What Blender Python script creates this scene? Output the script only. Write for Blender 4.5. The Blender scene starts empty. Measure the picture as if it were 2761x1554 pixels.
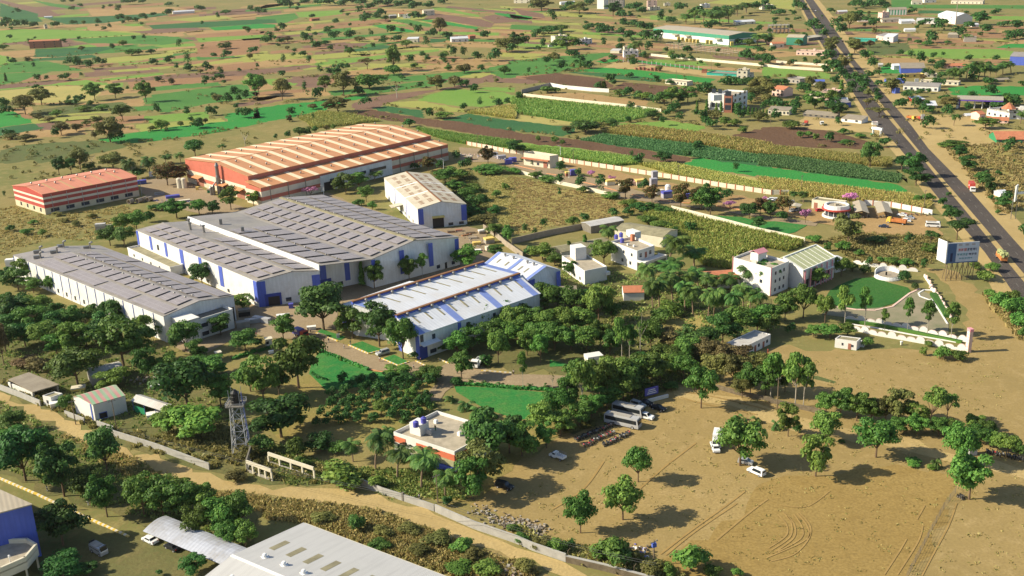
import bpy, math, random
import numpy as np
from mathutils import Vector, Matrix
R=math.radians
random.seed(7); rng=np.random.default_rng(7)
sc=bpy.context.scene; COL=sc.collection
# ---------------------------------------------------------------- camera
CAM_H=125.0; FPX=2800.0; PITCH=R(18.75); ROLL=R(-2.0)
IW,IH=2761,1554
fw=Vector((0,math.cos(PITCH),-math.sin(PITCH))); up0=Vector((0,math.sin(PITCH),math.cos(PITCH))); x0=Vector((1,0,0))
cx=x0*math.cos(ROLL)+up0*math.sin(ROLL); cu=-x0*math.sin(ROLL)+up0*math.cos(ROLL)
cam=bpy.data.cameras.new('camera'); co=bpy.data.objects.new('camera',cam); COL.objects.link(co)
M=Matrix((( cx.x,cu.x,-fw.x,0),(cx.y,cu.y,-fw.y,0),(cx.z,cu.z,-fw.z,CAM_H),(0,0,0,1))); co.matrix_world=M
cam.sensor_width=36; cam.lens=FPX/IW*36; cam.clip_start=1; cam.clip_end=40000
sc.camera=co
# ---------------------------------------------------------------- light
SUN_EL=R(33); SUN_AZ_VEC=Vector((-0.999,-0.035,0)).normalized()      # towards the sun: from the left
tos=(SUN_AZ_VEC*math.cos(SUN_EL)+Vector((0,0,math.sin(SUN_EL)))).normalized()
w=bpy.data.worlds.new('World'); sc.world=w; w.use_nodes=True
nt=w.node_tree; bgn=nt.nodes['Background']; sky=nt.nodes.new('ShaderNodeTexSky'); sky.sky_type='NISHITA'
sky.sun_disc=False; sky.sun_elevation=SUN_EL; sky.sun_rotation=math.atan2(SUN_AZ_VEC.x,SUN_AZ_VEC.y)
nt.links.new(sky.outputs[0],bgn.inputs[0]); bgn.inputs[1].default_value=0.08
sl=bpy.data.lights.new('sun','SUN'); sl.energy=4.4; sl.angle=R(0.5); sl.color=(1,.905,.69)
so=bpy.data.objects.new('sun',sl); COL.objects.link(so); so.rotation_euler=tos.to_track_quat('Z','Y').to_euler()
sc.view_settings.view_transform='Standard'; sc.view_settings.look='None'; sc.view_settings.exposure=0.86; sc.view_settings.gamma=1; sc.view_settings.use_curve_mapping=False
sc.cycles.max_bounces=4; sc.cycles.diffuse_bounces=2; sc.cycles.glossy_bounces=2; sc.cycles.transmission_bounces=2; sc.cycles.transparent_max_bounces=4; sc.cycles.volume_bounces=0
sc.cycles.use_denoising=True
# ---------------------------------------------------------------- pixel -> place
ZX={'1':0,'2':690,'3':1380,'4':2061}; ZY={'a':0,'b':390,'c':780,'d':1154}; KX=3.6257; KY=3.625
def Z(r,x,y): return ZX[r[1]]+x/KX, ZY[r[0]]+y/KY
def ray(px,py): return cx*((px-IW/2)/FPX)-cu*((py-IH/2)/FPX)+fw
def G(px,py,h=0.0):
    d=ray(px,py); t=(h-CAM_H)/d.z; return Vector((t*d.x,t*d.y,h))
def P(r,x,y,h=0.0): return G(*Z(r,x,y),h)
def proj(q):
    d=Vector(q)-Vector((0,0,CAM_H)); z=d.dot(fw); return IW/2+FPX*d.dot(cx)/z, IH/2-FPX*d.dot(cu)/z
def vscale(p):                                    # picture pixels per metre of height / of width there
    d=(p-Vector((0,0,CAM_H))); z=d.dot(fw)
    a=proj(p); b=proj(p+Vector((0,0,5))); return (a[1]-b[1])/5.0, FPX/z
def pl(r,s,h=0.0):
    return [P(r,*map(float,t.split(',')),h) for t in s.split()]
# ---------------------------------------------------------------- mesh builder
class MB:
    def __init__(s): s.v=[]; s.f=[]; s.m=[]; s.uv=[]; s.sm=[]
    def poly(s,pts,mi=0,uv=None,sm=False):
        pts=[Vector(p) for p in pts]; b=len(s.v); s.v+=pts; s.f.append(tuple(range(b,b+len(pts)))); s.m.append(mi); s.sm.append(sm)
        if uv is None:
            o=pts[0]; ua=(pts[1]-o)
            ua=ua.normalized() if ua.length>1e-6 else Vector((1,0,0))
            n=Vector((0,0,0))
            for i in range(1,len(pts)-1): n+=(pts[i]-o).cross(pts[i+1]-o)
            n=n.normalized() if n.length>1e-9 else Vector((0,0,1))
            va=n.cross(ua); uv=[((p-o).dot(ua),(p-o).dot(va)) for p in pts]
        s.uv+=uv
    def prism(s,pts,z0,z1,mi=0,top=None):
        a=[Vector((p[0],p[1],z0)) for p in pts]; b=[Vector((p[0],p[1],z1)) for p in pts]; n=len(pts)
        ar=sum(a[i].x*a[(i+1)%n].y-a[(i+1)%n].x*a[i].y for i in range(n))
        if ar<0: a.reverse(); b.reverse()
        for i in range(n): s.poly([a[i],a[(i+1)%n],b[(i+1)%n],b[i]],mi)
        s.poly(b,mi if top is None else top); s.poly(a[::-1],mi)
    def box(s,c,sx,sy,sz,rz=0,mi=0,z0=None,tilt=None):
        cs,sn=math.cos(rz),math.sin(rz); zb=c[2]-sz/2 if z0 is None else z0
        pts=[(c[0]+x*cs-y*sn,c[1]+x*sn+y*cs) for x,y in((-sx/2,-sy/2),(sx/2,-sy/2),(sx/2,sy/2),(-sx/2,sy/2))]
        s.prism(pts,zb,zb+sz,mi)
    def slab(s,pts,th,mi=0):
        pts=[Vector(p) for p in pts]; n=len(pts); nn=(pts[1]-pts[0]).cross(pts[2]-pts[0])
        if nn.z<0: pts.reverse()
        lo=[p-Vector((0,0,th)) for p in pts]
        s.poly(pts,mi); s.poly(lo[::-1],mi)
        for i in range(n): s.poly([lo[i],lo[(i+1)%n],pts[(i+1)%n],pts[i]],mi)
    def tube(s,p0,p1,r0,r1=None,n=6,mi=0,cap=True):
        p0=Vector(p0); p1=Vector(p1); r1=r0 if r1 is None else r1; d=(p1-p0)
        if d.length<1e-6: return
        d.normalize(); a=d.orthogonal().normalized(); b=d.cross(a)
        c=[a*math.cos(2*math.pi*i/n)+b*math.sin(2*math.pi*i/n) for i in range(n)]
        for i in range(n):
            j=(i+1)%n; s.poly([p0+c[i]*r0,p0+c[j]*r0,p1+c[j]*r1,p1+c[i]*r1],mi,sm=True)
        if cap:
            s.poly([p1+q*r1 for q in c],mi); s.poly([p0+q*r0 for q in c][::-1],mi)
    def lathe(s,prof,c=(0,0,0),n=12,mi=0,sm=True):
        c=Vector(c)
        for (r0,z0),(r1,z1) in zip(prof,prof[1:]):
            for i in range(n):
                a=2*math.pi*i/n; b=2*math.pi*(i+1)/n
                q=[c+Vector((r0*math.cos(a),r0*math.sin(a),z0)),c+Vector((r0*math.cos(b),r0*math.sin(b),z0)),c+Vector((r1*math.cos(b),r1*math.sin(b),z1)),c+Vector((r1*math.cos(a),r1*math.sin(a),z1))]
                if r0<1e-5: q=[q[0],q[2],q[3]]
                elif r1<1e-5: q=q[:3]
                s.poly(q,mi,sm=sm)
    def xform(s,mat): s.v=[mat@p for p in s.v]; return s
    def mesh(s,name,mats):
        me=bpy.data.meshes.new(name); me.from_pydata([tuple(p) for p in s.v],[],s.f)
        ul=me.uv_layers.new(name='UVMap'); ul.data.foreach_set('uv',np.array(s.uv,dtype=np.float32).ravel())
        me.polygons.foreach_set('material_index',s.m); me.polygons.foreach_set('use_smooth',s.sm)
        for m in (mats if isinstance(mats,(list,tuple)) else [mats]): me.materials.append(m)
        me.update(); return me
    def build(s,name,mats,parent=None):
        o=bpy.data.objects.new(name,s.mesh(name,mats)); COL.objects.link(o)
        if parent is not None:
            o.parent=parent; o.matrix_parent_inverse=parent.matrix_basis.inverted()
        return o
USED={}
def tag(o,label,cat,group=None,kind=None):
    if kind: o['kind']=kind
    if label:
        o['label']=label; o['category']=cat
    if group: o['group']=group
    return o
def thing(name,label,cat,loc=(0,0,0),rz=0,group=None):
    o=bpy.data.objects.new(name,None); COL.objects.link(o); o.location=loc; o.rotation_euler=(0,0,rz); o.empty_display_size=.5
    return tag(o,label,cat,group)
def part(mb,name,mats,root): return mb.build(name,mats,root)
def local(mb,name,mats,root):                      # mesh given in the thing's own frame
    o=bpy.data.objects.new(name,mb.mesh(name,mats)); COL.objects.link(o); o.parent=root; return o
KIDS={}
def dup(root,loc,rz=None,scale=None,label=None,group=None,mats=None):
    if root.name not in KIDS: KIDS[root.name]=[(c,list(c.children)) for c in root.children]
    r=root.copy(); COL.objects.link(r); r.location=loc
    if rz is not None: r.rotation_euler=(0,0,rz)
    if scale is not None: r.scale=scale
    if label: r['label']=label
    if group: r['group']=group
    for c,gg in KIDS[root.name]:
        d=c.copy(); COL.objects.link(d); d.parent=r
        if mats and c.name.split('.')[0] in mats:
            d.material_slots[0].link='OBJECT'; d.material_slots[0].material=mats[c.name.split('.')[0]]
        for g in gg:
            e=g.copy(); COL.objects.link(e); e.parent=d
    return r
# ---------------------------------------------------------------- materials
MAT={}
def _new(n):
    m=bpy.data.materials.new(n); m.use_nodes=True; t=m.node_tree; b=t.nodes['Principled BSDF']; MAT[n]=m; return m,t,b
def _n(t,k,**kw):
    x=t.nodes.new(k)
    for a,v in kw.items():
        if a in x.inputs: x.inputs[a].default_value=v
        else: setattr(x,a,v)
    return x
def c4(c): return (c[0],c[1],c[2],1)
def mixc(t,fac,a,b,bt='MIX'):
    m=t.nodes.new('ShaderNodeMix'); m.data_type='RGBA'; m.blend_type=bt
    def s(i,v):
        if hasattr(v,'is_output'): t.links.new(v,m.inputs[i])
        elif isinstance(v,(int,float)): m.inputs[i].default_value=v
        else: m.inputs[i].default_value=c4(v)
    s(0,fac); s(6,a); s(7,b); return m.outputs[2]
def ramp(t,src,lo,hi):
    r=t.nodes.new('ShaderNodeMapRange'); r.inputs[1].default_value=lo; r.inputs[2].default_value=hi; t.links.new(src,r.inputs[0]); return r.outputs[0]
def coord(t,which='Object',scale=None):
    c=t.nodes.new('ShaderNodeTexCoord'); o=c.outputs[which]
    if scale:
        m=t.nodes.new('ShaderNodeMapping'); m.inputs['Scale'].default_value=scale; t.links.new(o,m.inputs[0]); o=m.outputs[0]
    return o
def noise(t,v,sc_,det=3,ro=.55):
    n=t.nodes.new('ShaderNodeTexNoise'); n.inputs['Scale'].default_value=sc_; n.inputs['Detail'].default_value=det; n.inputs['Roughness'].default_value=ro
    t.links.new(v,n.inputs['Vector']); return n.outputs[0]
def bump(t,b,h,st,dist=.1):
    n=t.nodes.new('ShaderNodeBump'); n.inputs['Strength'].default_value=st; n.inputs['Distance'].default_value=dist
    t.links.new(h,n.inputs['Height']); t.links.new(n.outputs[0],b.inputs['Normal'])
def soil(n,c1,c2,c3,s1=.03,s2=.35,bs=.5,rough=.95,stretch=None,bd=.4):
    """mottled ground: two tones in large patches, a third in fine grain"""
    m,t,b=_new(n); v=coord(t,'Object',stretch)
    a=mixc(t,ramp(t,noise(t,v,s1,5,.62),.36,.64),c1,c2)
    f=noise(t,v,s2,4,.65); a=mixc(t,ramp(t,f,.5,.78),a,c3)
    g=noise(t,coord(t,'Object'),1.6,2,.6); a=mixc(t,ramp(t,g,.35,.75),a,tuple(x*.72 for x in c1))
    t.links.new(a,b.inputs['Base Color']); b.inputs['Roughness'].default_value=rough; b.inputs['Specular IOR Level'].default_value=.1
    bump(t,b,f,bs,bd); return m
def plain(n,c,rough=.7,var=.18,s=.6,metal=0,spec=.3,c2=None):
    m,t,b=_new(n); v=coord(t)
    a=mixc(t,ramp(t,noise(t,v,s,4,.6),.35,.75),c,c2 or tuple(x*(1-var) for x in c))
    t.links.new(a,b.inputs['Base Color']); b.inputs['Roughness'].default_value=rough; b.inputs['Metallic'].default_value=metal; b.inputs['Specular IOR Level'].default_value=spec
    return m
def sheet(n,c,dirt,period=.9,amt=.12,rough=.5,ds=.12,thr=(.5,.8),c2=None):
    """profiled metal or cement sheet: ribs across U, weather stains"""
    m,t,b=_new(n); uv=coord(t,'UV'); sp=t.nodes.new('ShaderNodeSeparateXYZ'); t.links.new(uv,sp.inputs[0])
    mm=_n(t,'ShaderNodeMath',operation='MULTIPLY'); t.links.new(sp.outputs[0],mm.inputs[0]); mm.inputs[1].default_value=2*math.pi/period
    si=_n(t,'ShaderNodeMath',operation='SINE'); t.links.new(mm.outputs[0],si.inputs[0])
    v=coord(t,'Object'); st=coord(t,'UV',(1.2,.12,1))
    base=mixc(t,ramp(t,noise(t,v,.06,3),.4,.6),c,c2 or c)
    a=mixc(t,ramp(t,noise(t,v,ds,5,.65),*thr),base,dirt)
    a=mixc(t,ramp(t,noise(t,st,.8,3),.45,.8),a,tuple(x*.82 for x in c))
    a=mixc(t,ramp(t,si.outputs[0],.3,1.2),a,tuple(x*(1-amt*2) for x in c))
    t.links.new(a,b.inputs['Base Color']); b.inputs['Roughness'].default_value=rough; b.inputs['Specular IOR Level'].default_value=.3
    bump(t,b,si.outputs[0],.25,.05); return m
def bands(n,stops,period=.8,rough=.55):
    """cladding laid in level bands: stops = [(height m, colour)...] measured up the wall (V)"""
    m,t,b=_new(n); uv=coord(t,'UV'); sp=t.nodes.new('ShaderNodeSeparateXYZ'); t.links.new(uv,sp.inputs[0])
    mm=_n(t,'ShaderNodeMath',operation='DIVIDE'); t.links.new(sp.outputs[1],mm.inputs[0]); mm.inputs[1].default_value=20
    r=t.nodes.new('ShaderNodeValToRGB'); r.color_ramp.interpolation='CONSTANT'; e=r.color_ramp.elements
    e[0].position=0; e[0].color=c4(stops[0][1]); e[1].position=stops[1][0]/20; e[1].color=c4(stops[1][1])
    for p,c in stops[2:]:
        q=e.new(p/20); q.color=c4(c)
    t.links.new(mm.outputs[0],r.inputs[0])
    a=mixc(t,ramp(t,noise(t,coord(t),.35,4),.45,.8),r.outputs[0],(.8,.78,.74),'MULTIPLY')
    t.links.new(a,b.inputs['Base Color']); b.inputs['Roughness'].default_value=rough; return m
def stripes(n,ca,cb,period,duty,dirt=None,off=0,rough=.55,axis=0):
    """sheets of two colours laid side by side (U)"""
    m,t,b=_new(n); uv=coord(t,'UV'); sp=t.nodes.new('ShaderNodeSeparateXYZ'); t.links.new(uv,sp.inputs[0])
    ad=_n(t,'ShaderNodeMath',operation='ADD'); t.links.new(sp.outputs[axis],ad.inputs[0]); ad.inputs[1].default_value=off+1000*period
    mo=_n(t,'ShaderNodeMath',operation='MODULO'); t.links.new(ad.outputs[0],mo.inputs[0]); mo.inputs[1].default_value=period
    lt=_n(t,'ShaderNodeMath',operation='LESS_THAN'); t.links.new(mo.outputs[0],lt.inputs[0]); lt.inputs[1].default_value=duty
    a=mixc(t,lt.outputs[0],ca,cb); v=coord(t)
    a=mixc(t,ramp(t,noise(t,v,.1,5,.65),.45,.85),a,dirt or tuple(x*.6 for x in ca))
    a=mixc(t,ramp(t,noise(t,coord(t,'UV',(1.5,.15,1)),.8,3),.45,.8),a,(.8,.78,.75),'MULTIPLY')
    t.links.new(a,b.inputs['Base Color']); b.inputs['Roughness'].default_value=rough; return m
def solar(n):
    m,t,b=_new(n); uv=coord(t,'UV'); br=t.nodes.new('ShaderNodeTexBrick'); br.offset=0
    br.inputs['Scale'].default_value=1; br.inputs['Brick Width'].default_value=1.1; br.inputs['Row Height'].default_value=2.1; br.inputs['Mortar Size'].default_value=.07
    br.inputs['Color1'].default_value=(.235,.208,.215,1); br.inputs['Color2'].default_value=(.28,.25,.255,1); br.inputs['Mortar'].default_value=(.38,.35,.37,1)
    t.links.new(uv,br.inputs['Vector']); t.links.new(br.outputs[0],b.inputs['Base Color']); b.inputs['Roughness'].default_value=.45; b.inputs['Specular IOR Level'].default_value=.3; return m
def leaf(n,c,c2,rough=.6):
    m,t,b=_new(n); g=t.nodes.new('ShaderNodeNewGeometry'); oi=t.nodes.new('ShaderNodeObjectInfo')
    a=mixc(t,g.outputs['Random Per Island'],c,c2)
    hs=t.nodes.new('ShaderNodeHueSaturation'); t.links.new(a,hs.inputs['Color'])
    t.links.new(ramp(t,oi.outputs['Random'],0,1),hs.inputs['Value']); 
    r=hs.inputs['Value'].links[0].from_node; r.inputs[3].default_value=.6; r.inputs[4].default_value=1.25
    mr=_n(t,'ShaderNodeMapRange'); mm=_n(t,'ShaderNodeMath',operation='MULTIPLY'); mm.inputs[1].default_value=7.3; t.links.new(oi.outputs['Random'],mm.inputs[0])
    fr=_n(t,'ShaderNodeMath',operation='FRACT'); t.links.new(mm.outputs[0],fr.inputs[0]); t.links.new(fr.outputs[0],mr.inputs[0]); mr.inputs[3].default_value=.458; mr.inputs[4].default_value=.514
    t.links.new(mr.outputs[0],hs.inputs['Hue'])
    t.links.new(hs.outputs[0],b.inputs['Base Color']); b.inputs['Roughness'].default_value=rough; b.inputs['Specular IOR Level'].default_value=.25
    tr=t.nodes.new('ShaderNodeBsdfTranslucent'); t.links.new(hs.outputs[0],tr.inputs[0]); mx=t.nodes.new('ShaderNodeMixShader'); mx.inputs[0].default_value=.32
    out=t.nodes['Material Output']; t.links.new(b.outputs[0],mx.inputs[1]); t.links.new(tr.outputs[0],mx.inputs[2]); t.links.new(mx.outputs[0],out.inputs[0]); return m
# grounds
soil('scrubland',(.27,.215,.085),(.135,.165,.05),(.35,.275,.12),.014,.16,.6)
soil('tan_soil',(.40,.265,.12),(.30,.19,.085),(.46,.32,.16),.02,.3)
soil('red_soil',(.33,.19,.10),(.25,.14,.075),(.38,.24,.13),.02,.3)
soil('plough',(.125,.072,.045),(.17,.10,.06),(.09,.05,.033),.03,.5,.8,stretch=(1,.35,1))
soil('plum_soil',(.19,.115,.085),(.24,.15,.10),(.15,.09,.07),.03,.4,.7)
soil('green_crop',(.07,.19,.045),(.10,.235,.055),(.05,.14,.04),.02,.4,.8)
soil('emerald_crop',(.03,.23,.05),(.055,.27,.055),(.09,.22,.05),.02,.5,.8)
soil('dark_crop',(.04,.125,.05),(.062,.155,.05),(.03,.09,.035),.02,.45,.8)
soil('lime_crop',(.16,.29,.055),(.21,.31,.07),(.10,.22,.045),.02,.4,.8)
soil('yellow_crop',(.34,.33,.09),(.25,.30,.07),(.40,.34,.13),.02,.4,.8)
soil('straw_crop',(.42,.35,.12),(.32,.31,.10),(.46,.36,.16),.03,.4,.8)
soil('dull_crop',(.12,.13,.05),(.10,.15,.05),(.16,.14,.06),.02,.4,.8)
soil('sand',(.355,.255,.105),(.27,.20,.08),(.41,.30,.14),.018,.25,.4)
soil('pale_sand',(.48,.355,.16),(.36,.26,.11),(.48,.365,.18),.03,.4,.4)
soil('tilled_sand',(.30,.205,.07),(.34,.24,.088),(.24,.16,.052),.02,.35,.8,stretch=(.45,1,1))
soil('hay',(.34,.275,.095),(.22,.21,.065),(.41,.33,.13),.02,.25,.9)
soil('concrete_yard',(.33,.25,.155),(.27,.205,.135),(.38,.30,.2),.03,.3,.2)
soil('lawn_grass',(.03,.19,.045),(.075,.215,.05),(.14,.2,.06),.12,.35,.5)
soil('dark_lawn',(.035,.13,.03),(.06,.16,.035),(.08,.14,.035),.04,.6,.5)
soil('orchard_soil',(.30,.225,.08),(.16,.19,.05),(.38,.28,.11),.05,.35,.7)
plain('road_paint',(.14,.125,.11),.8,.3); soil('asphalt',(.07,.06,.057),(.115,.098,.088),(.13,.11,.09),.03,.5,.15)
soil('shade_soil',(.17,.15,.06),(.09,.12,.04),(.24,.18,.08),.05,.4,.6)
soil('verge',(.32,.235,.10),(.2,.175,.065),(.38,.28,.13),.06,.4,.8)
plain('white_wall',(.72,.70,.67),.8,.1); plain('cream_wall',(.66,.60,.47),.8,.15); plain('pinkish_wall',(.72,.5,.42),.8,.12)
plain('white_paint',(.8,.79,.77),.5,.08); plain('pale_blue_strip',(.2,.27,.58),.5,.2); plain('pink_paint',(.75,.32,.36),.6); plain('blue_paint',(.09,.14,.48),.5,.2); plain('deep_blue',(.035,.06,.30),.5,.2)
plain('grey_concrete',(.36,.33,.29),.9,.25); plain('dark_concrete',(.2,.18,.15),.9,.3); plain('flat_roof',(.43,.37,.28),.9,.35,.5); plain('moss_roof',(.30,.27,.17),.9,.4,.4)
plain('dark_opening',(.02,.02,.025),.5); plain('window_glass',(.04,.05,.07),.12,spec=.6); plain('vehicle_glass',(.02,.025,.03),.08,spec=.6)
plain('red_paint',(.5,.07,.05),.5); plain('orange_band',(.62,.17,.09),.6,.15); plain('terracotta',(.5,.19,.10),.8,.3); plain('brick',(.36,.15,.10),.85,.3)
plain('yellow_paint',(.72,.48,.08),.6,.2); plain('teal_cloth',(.03,.33,.27),.7,.2); plain('green_paint',(.03,.24,.11),.5,.2); plain('purple_paint',(.14,.07,.4),.5)
plain('steel',(.27,.26,.25),.4,.2,metal=.6); plain('rust',(.25,.12,.06),.8,.3); plain('black',(.018,.018,.02),.45); plain('rubber',(.02,.02,.02),.85); plain('grey_paint',(.42,.42,.43),.45)
plain('tank_blue',(.10,.10,.42),.4,.15); plain('trunk_bark',(.16,.105,.065),.9,.3); plain('pale_bark',(.42,.37,.30),.85,.2); plain('palm_bark',(.27,.19,.125),.9,.3)
plain('silver_car',(.45,.46,.48),.25,.05,metal=.3); plain('white_car',(.8,.8,.8),.3,.03); plain('black_car',(.02,.022,.028),.25,.05); plain('navy_car',(.03,.045,.08),.25,.05); plain('red_car',(.45,.03,.05),.3,.05)
plain('wire',(.1,.1,.1),.6); plain('post_wood',(.2,.15,.1),.85); plain('pale_stone',(.36,.30,.23),.9,.3); plain('rubble',(.19,.15,.10),.9,.5,.9); plain('yellow_cover',(.75,.55,.16),.6,.2); plain('grey_pack',(.38,.37,.42),.7,.3)
plain('skin',(.22,.11,.065),.6,.05); plain('hair',(.012,.01,.01),.5); plain('olive_roof',(.36,.36,.20),.7,.2); plain('lamp',(.7,.7,.65),.3); plain('gold_sign',(.6,.42,.12),.5)
plain('tail_red',(.4,.02,.02),.3); plain('green_load',(.42,.45,.20),.9,.3); plain('plank_orange',(.55,.2,.06),.7,.3); plain('cement_grey',(.40,.385,.36),.85,.25)
sheet('orange_roof',(.58,.27,.12),(.48,.21,.09),1.1,.05,ds=.05,c2=(.51,.25,.115)); plain('cream_strip',(.8,.66,.45),.6,.12)
sheet('salmon_roof',(.64,.25,.15),(.55,.2,.115),1.1,.05,ds=.05); plain('tan_strip',(.52,.33,.16),.6,.15)
sheet('grey_roof',(.30,.275,.27),(.18,.165,.15),1.0,.08,ds=.1,thr=(.45,.7),c2=(.32,.29,.245)); sheet('shed_roof',(.56,.50,.39),(.38,.30,.19),1.1,.06,ds=.1,thr=(.45,.7))
sheet('white_roof',(.64,.66,.71),(.53,.5,.47),1.2,.06,ds=.09,thr=(.46,.75)); sheet('pale_grey_roof',(.50,.49,.48),(.42,.41,.39),.35,.05,ds=.05)
sheet('white_clad',(.72,.72,.72),(.55,.52,.48),1.3,.06,ds=.3,thr=(.48,.78)); sheet('beige_roof',(.42,.36,.27),(.34,.28,.2),1,.06); sheet('cement_roof',(.32,.27,.2),(.22,.18,.13),1,.1,ds=.3,thr=(.42,.7))
sheet('tin_roof',(.52,.50,.48),(.36,.3,.25),.8,.08,ds=.3); sheet('blue_clad',(.085,.13,.50),(.06,.09,.36),1,.06); sheet('green_clad',(.05,.24,.16),(.04,.18,.12),1,.06); sheet('carport_roof',(.43,.45,.52),(.28,.27,.27),1,.1,ds=.25,thr=(.42,.65))
sheet('hall_roof',(.46,.48,.27),(.38,.38,.2),1.0,.05,ds=.1)
bands('red_wall',[(0,(.62,.55,.43)),(2.6,(.48,.13,.085)),(4.6,(.66,.58,.46)),(7.4,(.48,.13,.085)),(16,(.48,.13,.085))])
bands('small_red_wall',[(0,(.62,.54,.38)),(3.2,(.42,.06,.05)),(5,(.68,.62,.52)),(6.1,(.42,.06,.05)),(7.7,(.68,.62,.52)),(8.7,(.42,.06,.05))])
bands('green_white_wall',[(0,(.74,.73,.7)),(6.5,(.04,.25,.16)),(30,(.04,.25,.16))])
stripes('pink_green_roof',(.52,.25,.23),(.26,.42,.25),2.0,1.0,(.45,.4,.33)); stripes('stage_tile',(.6,.45,.35),(.7,.6,.5),1,.5)
stripes('kerb_stone',(.75,.68,.55),(.68,.47,.06),1.6,.8); stripes('orange_kerb',(.62,.27,.12),(.66,.33,.16),2,1)
stripes('pier_wall',(.66,.57,.44),(.5,.19,.12),3.4,.55)
stripes('striped_shed',(.7,.7,.66),(.05,.3,.15),4,2)
solar('solar_panel')
leaf('leaf_dark',(.03,.105,.028),(.085,.21,.042)); leaf('leaf_mid',(.06,.165,.033),(.16,.30,.055)); leaf('leaf_olive',(.13,.145,.04),(.23,.24,.07)); leaf('leaf_brown',(.14,.115,.045),(.22,.19,.07))
leaf('leaf_lime',(.07,.23,.04),(.16,.34,.06)); leaf('leaf_gulmohar',(.06,.12,.03),(.23,.13,.045)); leaf('leaf_pink',(.6,.2,.4),(.75,.38,.55)); leaf('leaf_palm',(.03,.11,.028),(.13,.25,.05)); leaf('leaf_teal',(.02,.13,.06),(.05,.19,.08)); leaf('under_leaf',(.11,.21,.05),(.36,.38,.12))
leaf('cane_leaf',(.30,.38,.09),(.66,.56,.18)); leaf('cane_mix',(.20,.38,.07),(.5,.5,.14)); leaf('cane_green',(.16,.38,.08),(.42,.55,.13)); leaf('straw_leaf',(.32,.30,.10),(.58,.48,.19)); leaf('weed_leaf',(.26,.27,.08),(.58,.48,.19)); leaf('hedge_leaf',(.03,.17,.035),(.09,.28,.05))
leaf('crop_dark_leaf',(.08,.22,.08),(.15,.3,.11))
# ================================================================ GROUND
LZ=[0.0]; FK=[0]
def nz(): LZ[0]+=.003; return LZ[0]
def fz(): FK[0]=(FK[0]+1)%7; return .012+FK[0]*.0035
def surf(name,pts,mat,z=None,kind='structure'):
    z=nz() if z is None else z
    mb=MB(); am=dict(lawn=.12,yard=.3,yard_road=.2,garden_paving=0).get(name,.9); q=[]
    for a,b in zip(pts,pts[1:]+pts[:1]):
        n=max(1,min(40,int((b-a).length/4)))
        for i in range(n):
            p=a.lerp(b,i/n); q.append(Vector((p.x+random.gauss(0,am)*(i>0),p.y+random.gauss(0,am*1.5)*(i>0),z)))
    ar=sum(q[i].x*q[(i+1)%len(q)].y-q[(i+1)%len(q)].x*q[i].y for i in range(len(q)))
    if ar<0: q.reverse()
    mb.poly(q,0); o=mb.build(name,MAT[mat]); o['kind']=kind; return o
mb=MB(); N=24; S0=-2500.
for i in range(N):
    for j in range(N):
        x=-9000+i*750; y=-1500+j*750; mb.poly([(x,y,0),(x+750,y,0),(x+750,y+750,0),(x,y+750,0)])
g=mb.build('ground',MAT['scrubland']); g['kind']='structure'
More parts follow.
